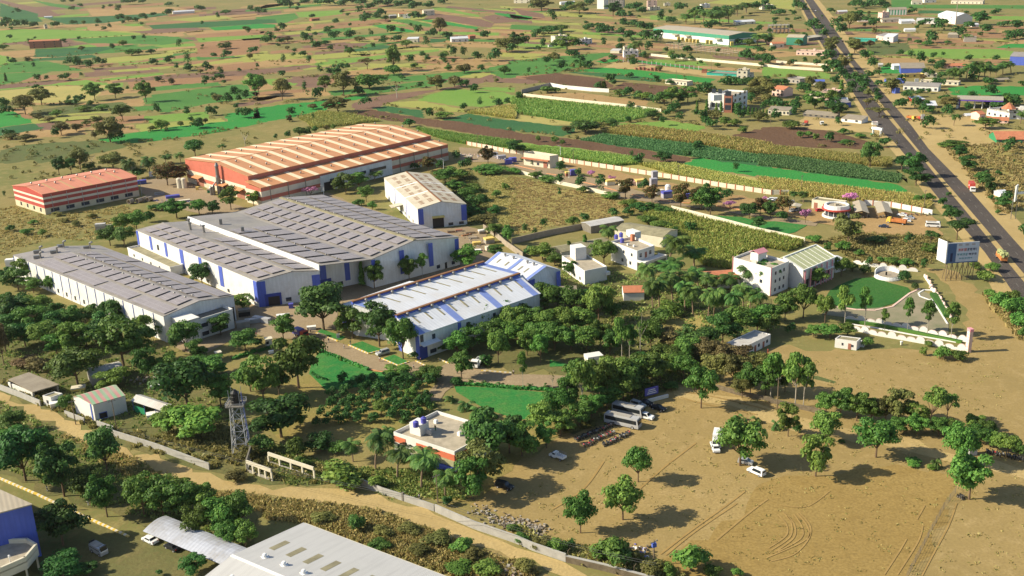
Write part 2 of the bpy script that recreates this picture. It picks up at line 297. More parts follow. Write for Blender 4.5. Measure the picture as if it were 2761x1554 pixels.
# ---- fields, region by region (corners read off the photograph, laid on the ground)
CLS=dict(g='green_crop',G='emerald_crop',d='dark_crop',l='lime_crop',y='yellow_crop',Y='straw_crop',b='plough',p='plum_soil',t='tan_soil',r='red_soil',u='dull_crop',s='pale_sand',h='hay')
FIELDS='''a1|d|0,30 120,70 380,135 370,170 420,215 250,215 0,165
a1|p|0,0 180,40 480,95 600,160 380,170 370,135 130,70 0,22
a1|g|300,0 560,40 830,80 720,95 480,60
a1|d|430,175 900,165 1600,130 1650,150 1000,230 650,240
a1|t|850,90 1700,70 1900,110 1600,128 900,160
a1|l|-200,320 0,300 200,285 850,300 1420,335 900,365 300,400 0,430 -200,440
a1|t|850,260 1100,240 1500,280 1250,308 850,298
a1|p|1240,312 1900,270 2050,290 1500,333
a1|d|1440,250 2000,215 2538,190 2700,190 2700,228 2538,235 2040,268 1500,285
a1|G|2040,271 2538,235 2690,240 2690,270 2538,280 2100,300
a1|y|1650,195 2100,150 2300,180 1900,213
a1|g|690,385 1380,345 1720,360 1900,400 1600,440 1300,430 870,423
a1|p|180,410 600,390 860,428 600,465 250,450
a1|r|870,430 1300,405 1400,430 960,460
a1|l|1920,375 2538,340 2700,345 2700,365 2538,370 1950,415
a1|d|350,480 1000,458 1150,475 1100,500 900,530 560,560 330,560
a1|g|1100,475 1500,450 1600,470 1100,520 900,528
a1|l|1200,452 1900,425 2150,410 2160,440 1600,468 1500,446
a1|d|300,575 560,562 900,535 960,560 700,590 330,595
a1|l|-200,560 0,540 150,570 140,610 0,635 -200,650
a1|y|930,580 1300,545 1700,520 1680,545 1200,610 1060,620
a1|g|0,640 450,600 560,620 820,690 500,700 0,715
a1|g|-200,730 0,720 500,702 300,760 200,800 0,830 -200,840
a1|y|1450,660 1850,640 2538,530 2700,535 2700,575 2538,585 1900,650 1500,680
a1|y|1060,690 1450,665 1490,682 1100,712
a1|p|1100,800 1600,735 2000,712 2538,680 2538,735 1900,760 1100,810
a1|l|940,780 1600,712 1600,732 1000,795
a1|l|-200,875 250,855 850,780 1070,830 500,838 0,885 -200,900
a1|Y|-200,905 0,890 500,842 1050,835 900,990 400,1010 0,960 -200,965
a1|g|1480,930 2300,830 2420,830 2450,900 2490,960 2000,1020 1650,1100 1560,1100 1500,1000
a1|G|-200,1090 130,1090 320,1200 0,1250 -200,1265
a1|d|-200,1270 0,1253 320,1208 430,1260 0,1330 -200,1350
a1|u|300,1090 700,1030 1200,1000 1350,1080 900,1095 320,1150
a1|G|960,1370 1240,1310 1700,1240 2170,1193 2538,1158 2538,1210 2050,1310 1600,1370 1250,1405
a1|G|2170,1120 2538,1070 2538,1155 2230,1188
a1|u|150,1425 900,1370 1250,1408 1200,1450 700,1550 380,1600 130,1500
a1|p|-200,850 0,835 450,792 760,772 500,828 0,872 -200,868
a1|r|1050,640 1900,560 2100,520 2000,500 1650,560 1200,620
a1|r|1900,340 2300,310 2538,290 2538,335 1950,368
a1|r|1900,420 2538,400 2538,520 2160,560 1950,560
a1|r|1900,670 2538,600 2538,675 2000,705
b1|u|0,60 190,10 340,150 50,190 -100,180
a2|g|0,170 380,130 420,175 300,225 0,233
a2|l|390,122 830,100 850,140 600,170 425,170
a2|g|1300,195 1480,190 1720,240 1700,265 1450,230
a2|G|1600,200 1760,195 2180,270 2150,287 1800,235
a2|G|1130,250 1250,245 1550,300 1540,320 1350,310
a2|p|1640,185 1730,130 1900,150 2200,190 2330,230 2300,275 2000,230 1780,190
a2|p|1880,60 2538,120 2538,150 2330,122 2000,90 1850,78
a2|l|1720,75 1790,70 2180,150 2180,170 1850,115 1720,95
a2|G|2330,125 2700,160 2700,190 2538,185 2340,140
a2|p|2200,172 2330,145 2538,190 2700,205 2700,235 2538,215 2340,230
a2|g|600,320 700,290 930,270 930,300 700,330
a2|d|1700,380 1870,385 1850,410 1700,420
a2|d|910,490 1200,445 1380,445 1380,465 1150,490 960,510
a2|p|740,430 1100,420 1060,450 910,480 760,490
a2|y|-20,540 300,527 500,530 490,560 200,580 -20,587
a2|t|-20,620 100,592 560,570 600,618 300,640 0,672
a2|p|-20,684 500,635 640,650 0,735
a2|l|570,620 1300,530 1800,480 1800,500 1300,560 600,645
a2|p|640,660 1300,565 1310,580 1000,620 660,668
a2|t|900,700 1300,650 1300,720 1000,770 900,780
a2|t|1640,645 2100,590 2300,600 2100,660 1700,700
a2|t|1400,690 1700,705 1900,690 1450,735
a2|p|200,790 600,740 720,745 700,860 480,860
a2|l|100,805 200,795 400,815 400,835 150,840
a2|g|1330,760 1800,720 2160,690 2538,610 2538,680 2230,700 1900,770 1500,800 1300,800
a2|g|1070,900 1300,840 1700,785 1900,790 1800,830 1300,900 1100,930
a2|G|850,960 1080,930 1080,960 850,1000
a2|G|-20,1060 300,1020 700,985 850,1003 680,1080 300,1160 -20,1212
a2|p|1080,960 1400,910 1750,880 1950,840 2300,730 2440,760 2060,850 1750,890 1300,1010 1140,1070 960,1080 930,1030
a2|b|870,1112 1130,1072 1650,1162 2000,1190 2538,1290 2538,1382 2000,1290 1550,1208 1250,1170
a2|d|1130,1068 1260,1037 1640,1082 1640,1155
a2|y|1300,1005 1600,985 2060,1075 2050,1100 1900,1095 1650,1070 1270,1032
a2|l|1640,940 1900,870 2400,900 2538,940 2538,1000 2200,1050 1900,1030 1600,983
a2|g|2230,700 2538,682 2538,760 2400,765 2330,730
a2|y|2060,1110 2538,1040 2538,1170 2200,1122
a2|d|1820,1175 2070,1112 2300,1150 2538,1190 2538,1288
a2|y|420,1165 620,1100 880,1120 1220,1190 1050,1205 880,1230 560,1260 500,1200
a2|l|1560,1255 2000,1325 2538,1392 2538,1450 2050,1410 1880,1380 1720,1330
a2|l|2180,880 2230,855 2538,858 2538,905
a3|g|-20,600 350,560 650,540 720,530 960,515 970,540 800,590 700,650 400,720 -20,752
a3|G|810,602 1000,575 1090,590 900,622
a3|G|1080,590 1200,585 2070,700 1900,692 1850,687
a3|s|930,640 1050,602 1480,652 1900,694 2050,745 1900,745 1480,692 900,662
a3|G|560,695 880,662 1210,683 2000,775 1940,810 1740,805 1000,722 850,710
a3|d|500,702 850,712 1000,724 1450,770 1500,810 1000,770
a3|b|90,760 420,715 900,770 1000,850 860,880 450,830 380,820
a3|b|960,870 1100,805 1700,860 1860,880 1800,920 1400,925
a3|t|130,925 700,910 1330,990 1330,1040 700,990
a3|g|0,960 300,985 1130,1065 1450,1085 1300,1150 1100,1195 650,1200 400,1165 0,1105
a3|Y|-20,1108 400,1168 640,1200 620,1218 400,1226 -20,1170
a3|Y|-20,990 100,975 700,1010 600,1050 200,1050 -20,1040
a3|d|-20,1175 400,1228 600,1232 620,1290 500,1335 -20,1268
a3|b|-20,1290 480,1350 700,1372 1000,1422 1700,1532 1750,1570 1640,1620 1000,1490 -20,1382
a3|d|660,1370 900,1310 1700,1400 2200,1480 2600,1540 2538,1640 2000,1570 1730,1530 1000,1420
a3|l|1000,1212 1550,1180 1880,1235 1800,1305 1200,1245
a3|Y|880,1300 1150,1232 1830,1312 2538,1418 2538,1530 2200,1478 1700,1398
a3|l|-20,1392 600,1440 b0
a3|g|-20,140 200,182 150,200 -20,190
a3|p|0,80 300,135 330,180 100,152
a3|t|700,190 950,225 1020,260 820,232
a3|g|0,240 400,265 490,285 400,310 -20,285
a3|y|1900,30 2050,0 2538,0 2538,40 2200,55
a3|l|1350,150 1640,165 1500,200 1350,195
a3|b|2538,1240 2300,1290 2150,1330 2538,1390 2800,1420 2750,1260
a4|b|-20,1245 300,1240 700,1290 1000,1380 1250,1450 900,1460 -20,1420
a4|l|1330,530 1430,480 2250,480 2538,520 2538,560 1900,580
a4|t|850,310 1100,340 1400,332 1400,365 900,360
a4|t|1100,560 2000,590 2000,622 1150,622
a4|u|960,430 1400,420 1430,478 1330,532 1050,540
a4|G|1780,862 2050,840 2700,850 2700,935 1850,932
a4|g|1240,0 1440,0 1500,50 2700,52 2700,88 1240,82
a4|d|1500,100 1900,112 1900,140 1500,130
a4|G|2240,470 2400,430 2700,430 2700,470
a4|y|-20,0 280,0 300,100 -20,60
a4|l|1500,150 2538,160 2700,170 2700,200 2000,190
a4|G|1140,640 1320,652 1320,720 1130,720
a4|s|1500,1130 2000,1120 2300,1250 2700,1300 2700,1390 2250,1430 1600,1400 1500,1230
a4|s|400,1140 1000,1160 1060,1300 700,1285 300,1242
a4|l|-20,650 650,720 640,770 -20,745
a4|t|40,590 650,640 650,660 40,620
a4|t|880,960 1000,1010 1060,1090 930,1080
b3|Y|1180,200 1240,198 1600,205 2050,290 2538,335 2538,425 1600,300 1100,215
b3|l|-20,32 60,20 600,68 1180,140 1240,196 1000,210 500,130 60,60
b3|G|1640,190 1850,130 2538,225 2560,230 2560,323 2000,262
b4|G|-30,215 280,250 1290,390 1400,450 1330,490 800,420 -30,330
b4|Y|-60,335 0,338 800,430 1400,500 1640,580 1640,640 1000,560 -60,435
b4|d|-60,95 0,90 500,150 960,210 1050,250 1350,300 1310,380 700,310 280,248 -60,205
b4|Y|-60,15 0,20 400,60 960,120 1250,150 1260,220 1000,210 500,148 -60,92
b4|u|1050,220 1300,240 1400,380 1360,300 1060,250
b4|h|1700,30 2538,0 2538,500 2300,600 2050,330 1900,200
b3|h|-20,310 220,350 500,430 1000,520 1300,560 1150,700 700,745 -20,890
b2|h|2270,300 2560,330 2560,880 2330,780 2200,500
b3|u|1290,690 1560,655 2000,770 2440,870 2860,985 2700,1060 2500,1010 2200,1080 2150,1220 1880,1190 1660,1000 1600,880 1400,800
'''
# narrow nameless plots between the drawn ones
fr=random.Random(21)
for r,x0_,x1_,y0_,y1_,sl in(('a1',-200,2538,60,1330,-.075),('a2',0,1300,60,960,-.08),('a2',1300,2600,60,760,.02),('a3',0,2500,60,560,.06),('a4',900,2700,100,620,.03)):
    y=y0_
    while y<y1_:
        x=x0_-fr.uniform(0,300); hh=(12+y*.036)*fr.uniform(.7,1.4)
        while x<x1_:
            ww=fr.uniform(260,900)
            if fr.random()<.7:
                yy=y+(x-x0_)*sl+fr.uniform(-8,8); dx=hh*fr.uniform(-.5,1.2); e=fr.uniform(-.12,.12)*hh
                if y0_-20<yy and yy+hh<1420: surf('field',[P(r,x,yy),P(r,x+ww,yy+ww*sl+e),P(r,min(x+ww+dx,x1_+90),yy+hh+ww*sl),P(r,x+dx,yy+hh+e)],fr.choice(('tan_soil','red_soil','red_soil','plum_soil','red_soil','lime_crop','green_crop','tan_soil','yellow_crop','yellow_crop','tan_soil')),.004+.002*(len(bpy.data.objects)%3))
            x+=ww+fr.uniform(4,60)
        y+=hh+fr.uniform(2,10)
for ln in FIELDS.strip().split('\n'):
    r,c,s=ln.split('|')
    if s.endswith('b0'):                    # the long strip behind the piered wall
        surf('field',pl('a3','-20,1390 600,1440 1180,1560 800,1500 -20,1462'),CLS[c],fz()); continue
    surf('field',pl(r,s),CLS[c],fz())
LZ[0]=.036
# ---- highway
Rl=pl('a4','360,-60 400,0 480,130 640,370 770,520 960,770 1170,1050 1290,1200')+pl('b4','1490,36 1740,330 2060,700 2280,960 2538,1265 2900,1690')
Rr=pl('a4','440,-60 480,0 590,150 760,390 880,590 1040,770 1240,1000 1420,1205')+pl('b4','1600,36 1800,240 2030,470 2250,720 2538,1040 2900,1450')
Ll=pl('a4','310,-60 345,0 395,130 520,370 630,540 780,770 960,1050 1090,1240')+pl('b4','1295,0 1490,250 1700,530 1900,760 2130,1020 2300,1250 2450,1480 2600,1700')
Lr=pl('a4','350,-60 385,0 462,130 620,370 748,530 932,770 1135,1050 1255,1210')+pl('b4','1435,0 1690,320 1960,640 2240,980 2400,1180 2538,1345 2850,1720')
So=pl('a4','490,-60 530,0 660,150 840,390 1000,590 1150,740 1370,940 1590,1180')+pl('b4','1760,20 1960,240 2230,470 2460,720 2760,1040 3100,1450')
Lo=pl('a4','290,-60 325,0 370,130 500,370 600,540 740,770 910,1050 1020,1240')+pl('b4','1200,0 1400,250 1600,530 1800,760 2000,1020 2150,1250 2250,1480 2380,1700')
def resamp(A,n=48):
    s=[0]
    for a,b in zip(A,A[1:]): s.append(s[-1]+(b-a).length)
    out=[];j=0
    for i in range(n+1):
        t=s[-1]*i/n
        while j<len(A)-2 and s[j+1]<t: j+=1
        out.append(A[j].lerp(A[j+1],(t-s[j])/max(1e-6,s[j+1]-s[j])))
    return out
Rl,Rr,Ll,Lr,So,Lo=[resamp(q) for q in(Rl,Rr,Ll,Lr,So,Lo)]
def strip(name,A,B,mat):
    z=nz(); mb=MB(); 
    for i in range(len(A)-1):
        q=[A[i],A[i+1],B[i+1],B[i]]; q=[Vector((p.x,p.y,z)) for p in q]
        if (q[1]-q[0]).cross(q[2]-q[0]).z<0: q.reverse()
        mb.poly(q)
    o=mb.build(name,MAT[mat]); o['kind']='structure'; return o
strip('roadside_verge',Lo,So,'pale_sand')
strip('highway',Rl,Rr,'asphalt'); strip('highway',Ll,Lr,'asphalt')
mb=MB(); z=nz()
for A,B in((Rl,Rr),(Ll,Lr)):
    for i in range(len(A)-1):
        a=(A[i]+B[i])/2; b=(A[i+1]+B[i+1])/2; n=max(1,int((b-a).length/12)); d=(b-a).normalized(); s=Vector((-d.y,d.x,0))*.16
        for k in range(n):
            p=a.lerp(b,k/n); q=p+d*4
            mb.poly([(p-s)+Vector((0,0,z)),(p+s)*1+Vector((0,0,z)),(q+s)+Vector((0,0,z)),(q-s)+Vector((0,0,z))][::-1])
    for E_,sg in():
        for i in range(len(A)-1):
            k=sg/max(1,(A[i]-B[i]).length); k=abs(k)
            f=lambda j:(E_[j].lerp(B[j] if sg>0 else A[j],k))
            p,q=f(i),f(i+1); d=(q-p).normalized(); s=Vector((-d.y,d.x,0))*.1
            mb.poly([(q-s)+Vector((0,0,z)),(q+s)+Vector((0,0,z)),(p+s)+Vector((0,0,z)),(p-s)+Vector((0,0,z))])
o=mb.build('road_markings',MAT['road_paint']); o['kind']='structure'
# ---- factory ground, bare land, lanes
surf('bare_ground',pl('c3','1560,930 2000,930 2250,640 2600,560')+pl('c4','690,585 1960,625 2010,300 1800,-40')+pl('b4','1560,1200 1900,1250 2050,1450')+pl('c4','2150,60 2330,260 2640,560')+pl('d4','2640,1600')+pl('d3','1290,1600 1280,1450 530,1300 0,1080')+pl('d2','2200,800 2000,700 1800,560')+pl('d3','100,300 500,60')+pl('c3','900,1330 1250,1080 1500,1010'),'sand')
surf('tilled_ground',pl('d4','-60,560 200,470 600,470 1300,360 1880,480 1860,600 1640,1000 1400,1600')+pl('d3','1290,1500 1450,1290 1750,1100 2300,740'),'tilled_sand')
surf('grass_patch',pl('c4','480,850 520,850 700,905 680,925 480,880'),'dull_crop')
surf('path',pl('c3','1560,960 1700,960 2000,1040 2538,1170')+pl('c4','300,1240 700,1340 1100,1400')+pl('d4','1250,80 1850,260 2600,420 2600,520 1850,350 1200,180 700,80')+pl('c4','500,1430 0,1300')+pl('c3','2300,1190 1900,1110 1600,1060'),'pale_sand')
surf('dirt_lane',pl('c1','-200,930 0,1010 500,1200 1000,1430')+pl('d1','1240,200 1700,350 2050,440 2538,560')+pl('d2','500,590 1000,650 1300,720 1750,850 2000,950 2538,1170')+pl('d3','500,1310 1000,1500 1400,1650')+pl('d3','1000,1650 600,1490 0,1290')+pl('d2','2000,1130 1700,985 1180,800 700,730 350,690 0,670')+pl('d1','2100,600 1700,490 1290,300 900,150 540,10')+pl('c1','380,1300 0,1140 -200,1060'),'pale_sand')
surf('scrub_bank',pl('d1','2100,612 2538,670')+pl('d2','350,694 700,734 1180,804 1700,990 2000,1135 2538,1312')+pl('d3','600,1500 600,1700')+pl('d2','1900,1450 800,1045 465,925 150,900')+pl('d1','2400,700'),'verge')
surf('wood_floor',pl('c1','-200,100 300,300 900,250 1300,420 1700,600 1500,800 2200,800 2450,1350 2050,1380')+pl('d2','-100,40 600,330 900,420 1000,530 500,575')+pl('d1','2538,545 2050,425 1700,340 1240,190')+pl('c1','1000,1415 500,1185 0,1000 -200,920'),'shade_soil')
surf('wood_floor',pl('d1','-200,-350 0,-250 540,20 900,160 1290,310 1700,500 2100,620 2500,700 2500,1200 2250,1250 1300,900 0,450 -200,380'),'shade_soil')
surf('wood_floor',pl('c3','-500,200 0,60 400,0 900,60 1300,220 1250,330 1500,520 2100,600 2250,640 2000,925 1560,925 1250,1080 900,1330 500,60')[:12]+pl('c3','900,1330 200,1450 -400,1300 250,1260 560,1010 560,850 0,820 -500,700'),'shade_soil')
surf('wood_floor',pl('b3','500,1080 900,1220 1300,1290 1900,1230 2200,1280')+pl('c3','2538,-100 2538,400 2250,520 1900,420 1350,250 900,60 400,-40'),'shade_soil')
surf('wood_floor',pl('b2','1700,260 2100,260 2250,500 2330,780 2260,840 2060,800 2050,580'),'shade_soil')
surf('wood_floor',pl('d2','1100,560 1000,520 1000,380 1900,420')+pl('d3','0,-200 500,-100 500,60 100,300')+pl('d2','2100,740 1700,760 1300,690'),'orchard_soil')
surf('orchard_ground',pl('c2','0,900 540,840 900,980 1450,880 1750,950 1650,1090 1750,1150 1330,1420 1200,1500 300,1500 0,1250'),'orchard_soil')
surf('clearing',pl('c3','1380,320 1620,300 1800,255 1930,290 1900,420 1650,520 1500,420'),'hay')
# factory yards
surf('yard',pl('b1','1370,340 1800,330 2200,560 2538,650 2538,700 2100,720 1500,560 1380,470'),'concrete_yard')
surf('yard',pl('b2','-20,520 300,500 700,470 900,560 1500,760 1700,830 2060,800 2240,850 2330,1100 2200,1160 2000,1230 1400,1420')+pl('c2','800,150 780,400 560,400 400,360')+pl('c1','2538,380 2300,480 2000,640 1900,640 1700,560')+pl('c1','2250,130 2538,-100'),'concrete_yard')
surf('yard_road',pl('c2','-30,420 210,240 400,230 440,330 580,400 800,520 900,550 1100,640 1160,650 1240,680 1400,755 1560,700 1740,790 1900,700 2100,680 2250,780 2538,835')+pl('c3','550,850 540,975 -10,940')+pl('c2','2000,915 1940,940 1850,1010 1800,1090 1700,1100 1650,1080 1700,990 1790,900 1600,860 1450,830 1100,785 640,605 560,500 350,490 100,480'),'concrete_yard')
surf('yard_road',pl('b2','1990,30 2538,60')+pl('b3','230,190 1000,380 1500,530 1900,640 2240,660')+pl('b4','350,740 550,750 500,800 100,760')+pl('b3','2300,690 1700,610 1000,520 300,310 0,220')+pl('b2','2300,170 2000,180'),'concrete_yard')
surf('bare_ground',pl('b3','500,160 1000,260 1750,420 2538,560')+pl('b4','400,640 560,560 900,600 1640,700 1720,760 1750,890 1000,890 950,800 700,800 350,720')+pl('b3','2300,640 1560,540 1000,370 500,230'),'tan_soil')
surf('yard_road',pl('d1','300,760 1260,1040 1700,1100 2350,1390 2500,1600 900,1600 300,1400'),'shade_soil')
for s in ('c2|600,420 640,392 880,470 820,502','c2|925,545 1040,512 1235,590 1110,628','c2|1245,680 1350,642 1490,710 1390,743'):
    r,q=s.split('|'); surf('lawn',pl(r,q),'lawn_grass')
surf('lawn',pl('c2','540,740 620,615 700,640 1150,812 1300,815 1560,862 1450,900 900,970 700,1000 520,830'),'lawn_grass')
surf('lawn',pl('c2','1940,950 2100,955 2538,985')+pl('c3','0,985 500,1020 250,1260 0,1290')+pl('c2','2480,1250 2200,1150 1960,1010'),'lawn_grass')
surf('lawn',pl('c3','370,692 620,752 370,762'),'lawn_grass')
surf('lawn',pl('b4','-30,760 100,752 420,790 300,860 200,880 0,840')+pl('b3','1850,690 2240,710'),'lawn_grass')
plain('garden_grit',(.27,.23,.155),.95,.35,.15,c2=(.16,.17,.09)); surf('garden_paving',pl('c4','560,250 640,160 1250,180 1420,50 1520,10 1640,60 1800,350 1800,460 1380,400 800,280'),'garden_grit')
surf('lawn',pl('b4','640,1430 720,1380 900,1310 1080,1300 1240,1360 1400,1400')+pl('c4','1430,20 1320,120 1120,185 900,195 640,175 580,120'),'dark_lawn')

# tyre tracks on the bare land
mb=MB(); z=nz()
def track(ln,w=.22):
    w*=1.3
    for a,b in zip(ln,ln[1:]):
        d=(b-a).normalized(); n=Vector((-d.y,d.x,0))*w; q=[flat2(a-n),flat2(b-n),flat2(b+n),flat2(a+n)]; mb.poly(q if (q[1]-q[0]).cross(q[2]-q[0]).z>0 else q[::-1])
def flat2(p): return Vector((p.x,p.y,z))
def arc(r,s,k):
    ln=pl(r,s); out=[]
    for i in range(25):
        t=i/24*(len(ln)-1); j=min(int(t),len(ln)-2); p0=ln[max(j-1,0)];p1=ln[j];p2=ln[j+1];p3=ln[min(j+2,len(ln)-1)]; u=t-j
        out.append(.5*((2*p1)+(p2-p0)*u+(2*p0-5*p1+4*p2-p3)*u*u+(3*p1-p0-3*p2+p3)*u**3))
    track(out,k)
for s in('130,850 215,950 210,1060 40,1180','230,870 295,960 285,1080 110,1215','290,850 370,980 350,1090 130,1215','340,830 445,960 430,1090 290,1240 60,1310','180,830 260,930 250,1070 70,1200','320,840 420,970 400,1100 20,1275'): arc('d4',s,.14)
for s in('1880,740 1800,960 1650,1240 1540,1450','1570,760 1490,900','1390,1090 1320,1210 1170,1440','1550,960 1500,1120 1300,1440','640,620 420,770 150,760'): arc('d4',s,.13)
for s in('1450,1240 1750,1010 2100,760 2280,620','1500,1250 1800,1010 2200,740','1250,600 1500,380 1800,150','900,330 700,600 400,800','2000,1100 2300,850 2500,700'): arc('d3',s,.2)
for s in('1700,1010 2000,1060 2500,1180','1650,1060 1900,1130 2400,1230'): arc('c3',s,.25)
plain('track_soil',(.36,.24,.09),.95,.25,.3,spec=.1)
o=mb.build('tyre_tracks',MAT['track_soil']); o['kind']='structure'
# ================================================================ BUILDINGS
UP=Vector((0,0,1))
def flat(p,z=0.0): return Vector((p.x,p.y,z))
def cen(pts): return sum((Vector(p) for p in pts),Vector((0,0,0)))/len(pts)
def inset(pts,d):
    c=flat(cen(pts)); return [p+(flat(c)-flat(p)).normalized()*d for p in pts]
def wallpoly(mb,A,B,za,zb,mi=0,z0=0.0,out=None,mid=None):
    """one wall face from ground A to B, tops za/zb, optional ridge point; faces away from `out`"""
    A=flat(A,z0);B=flat(B,z0); L=(B-A).length
    n=(B-A).cross(UP)
    if out is not None and n.dot(flat(out,z0)-(A+B)/2)>0: A,B,za,zb=B,A,zb,za
    pts=[A,B,flat(B,zb)]; uv=[(0,z0),(L,z0),(L,zb)]
    if mid is not None:
        u=(flat(mid,z0)-A).dot((B-A).normalized()); pts.append(mid); uv.append((u,mid.z))
    pts.append(flat(A,za)); uv.append((0,za)); mb.poly(pts,mi,uv)
def opening(root,A,B,f,v,w,h,mat='dark_opening',name='window',out=None,d=.12,frame=None):
    """a box let into the wall A-B at fraction f, sill v"""
    A=flat(A);B=flat(B); t=(B-A).normalized(); n=t.cross(UP)
    if out is not None and n.dot(flat(out)-(A+B)/2)>0: n=-n
    c=A.lerp(B,f); mb=MB(); q=[c-t*w/2-n*.06,c+t*w/2-n*.06,c+t*w/2+n*d,c-t*w/2+n*d]
    mb.prism(q,v,v+h); o=mb.build(name,MAT[mat],root)
    if frame:
        mb=MB(); e=.12
        for a,b,z0,z1 in((-w/2-e,w/2+e,v+h,v+h+e),(-w/2-e,w/2+e,v-e,v),(-w/2-e,-w/2,v,v+h),(w/2,w/2+e,v,v+h)):
            mb.prism([c+t*a-n*.05,c+t*b-n*.05,c+t*b+n*(d+.1),c+t*a+n*(d+.1)],z0,z1)
        mb.build('window_frame' if name=='window' else 'frame',MAT[frame],o)
    return o
def onwall(root,A,B,f0,f1,v0,v1,mat,name,out,d=.06):
    A=flat(A);B=flat(B); t=(B-A).normalized(); n=t.cross(UP)
    if n.dot(flat(out)-(A+B)/2)>0: n=-n
    a=A.lerp(B,f0);b=A.lerp(B,f1); mb=MB(); mb.prism([a-n*.04,b-n*.04,b+n*d,a+n*d],v0,v1); return mb.build(name,MAT[mat],root)
def bil(q,s,t): return q[0].lerp(q[1],s).lerp(q[3].lerp(q[2],s),t)     # q = eave0, eave1, ridge1, ridge0
def qn(q):
    n=(q[1]-q[0]).cross(q[3]-q[0]).normalized(); return n if n.z>0 else -n
def patch(root,q,s0,s1,t0,t1,mat,name,lift=.05,th=.1):
    n=qn(q)*lift; pts=[bil(q,s0,t0)+n,bil(q,s1,t0)+n,bil(q,s1,t1)+n,bil(q,s0,t1)+n]
    mb=MB(); mb.slab(pts,th) ; return mb.build(name,MAT[mat],root)
def turbine(root,p,s=1.0,base='steel'):
    s*=.75
    mb=MB(); mb.tube(p-UP*.1,p+UP*.35*s,.28*s,n=8); mb.lathe([(.28*s,.35*s),(.5*s,.55*s),(.52*s,.75*s),(.35*s,1.0*s),(0,1.08*s)],p,8); return mb.build('roof_ventilator',MAT['steel'],root)
def gable(root,L0,L1,R1,R0,r0,r1,roof,wall,th=.22,ins=.35,walls='fblr',eave=True):
    """roof of two slopes on four walls. 0 = front end, 1 = back end"""
    mb=MB(); qL=[L0,L1,r1,r0]; qR=[R0,R1,r1,r0]
    mb.slab(qL,th); mb.slab(qR,th); mb.build('roof',MAT[roof],root)
    i=inset([L0,L1,R1,R0],ins); a0,a1,b1,b0=i; c=cen(i); m=MB()
    rr0=r0+(r1-r0).normalized()*ins-UP*th; rr1=r1+(r0-r1).normalized()*ins-UP*th
    def drop(p,z): return z-th-.06
    if 'f' in walls: wallpoly(m,a0,b0,L0.z-th,R0.z-th,out=c,mid=rr0)
    if 'b' in walls: wallpoly(m,b1,a1,R1.z-th,L1.z-th,out=c,mid=rr1)
    if 'l' in walls: wallpoly(m,a1,a0,L1.z-th,L0.z-th,out=c)
    if 'r' in walls: wallpoly(m,b0,b1,R0.z-th,R1.z-th,out=c)
    m.build('wall',MAT[wall],root)
    return dict(L=qL,R=qR,f=(a0,b0),b=(b1,a1),l=(a1,a0),r=(b0,b1),c=c)
def ridgecap(root,a,b,w,h,mat,name='ridge_cap'):
    d=(b-a).normalized(); s=Vector((-d.y,d.x,0)).normalized()*w/2; mb=MB()
    lo=[a-s,b-s,b+s,a+s]; hi=[p+UP*h for p in lo]; lo=[p-UP*.3 for p in lo]
    for k in range(4): mb.poly([lo[k],lo[(k+1)%4],hi[(k+1)%4],hi[k]])
    mb.poly(hi); return mb.build(name,MAT[mat],root)
# ---------------------------------------------------------------- orange roofed factory
L0=P('b1',1800,140,13.2);R0=P('b1',2420,310,13.2);R1=P('a2',1715,1325,13.2);L1=R1+(L0-R0)
r0=(L0+R0)/2+UP*2.6; r1=(L1+R1)/2+UP*2.6
t=thing('factory_building','long factory with orange striped roof, lower side roof and red and cream banded walls','factory',flat(L0))
qf=gable(t,L0,L1,R1,R0,r0,r1,'orange_roof','red_wall')
nst=13
for k in range(nst):
    s=(k+.35)/nst
    for q in('L','R'): patch(t,qf[q],s,s+.022,.0,1,'cream_strip','roof_light_strip',.06,.08)
    for q,tt in(('R',.35),('R',.78),('L',.4)): turbine(t,bil(qf[q],s+.045,tt),1.5)
ridgecap(t,r0,r1,.8,.12,'orange_roof')
# lower side roof (canopy aisle) on the near side
d=(R0-L0); d.z=0; dn=d.normalized(); ax=(R1-R0).normalized()
A0=R0-UP*2.2+dn*.2-ax*2; A1=R1-UP*2.2+dn*.2+ax*26*0; B1=P('a2',1880,1410,9.6); B0=P('b1',2520,430,9.6)
B0=A0+ (B1-A1); B0.z=9.6
m=MB(); qa=[B0,B1,A1,A0]; m.slab(qa,.3); m.build('side_roof',MAT['orange_roof'],t)
for k in range(nst):
    s=(k+.35)/nst; patch(t,qa,s,s+.022,0,1,'cream_strip','roof_light_strip',.06,.08); 
    if k%2==0: turbine(t,bil(qa,s+.045,.5),1.4)
c=qf['c']; m=MB(); b0=flat(B0)-dn*.4; b1=flat(B1)-dn*.4
wallpoly(m,b0,b1,9.2,9.2,out=c); wallpoly(m,flat(A0),b0,10.2,9.2,out=flat(cen([A1,B1]))); wallpoly(m,b1,flat(A1),9.2,10.2,out=flat(cen([A0,B0]))); m.build('side_wall',MAT['red_wall'],t)
onwall(t,b0,b1,.28,.66,0,8.4,'white_clad','office_front',c,.5)
for f,wd in((.36,9),(.47,12),(.58,12)): opening(t,b0,b1,f,4.2,wd,1.6,'window_glass','window',c,.62)
onwall(t,b0,b1,.295,.345,0,4.6,'dark_opening','doorway',c,.56)
for k in range(12):
    f=(k+.5)/12
    if f<.28 or f>.66: onwall(t,b0,b1,f-.0012,f+.0012,0,9,'steel','downpipe',c,.25)
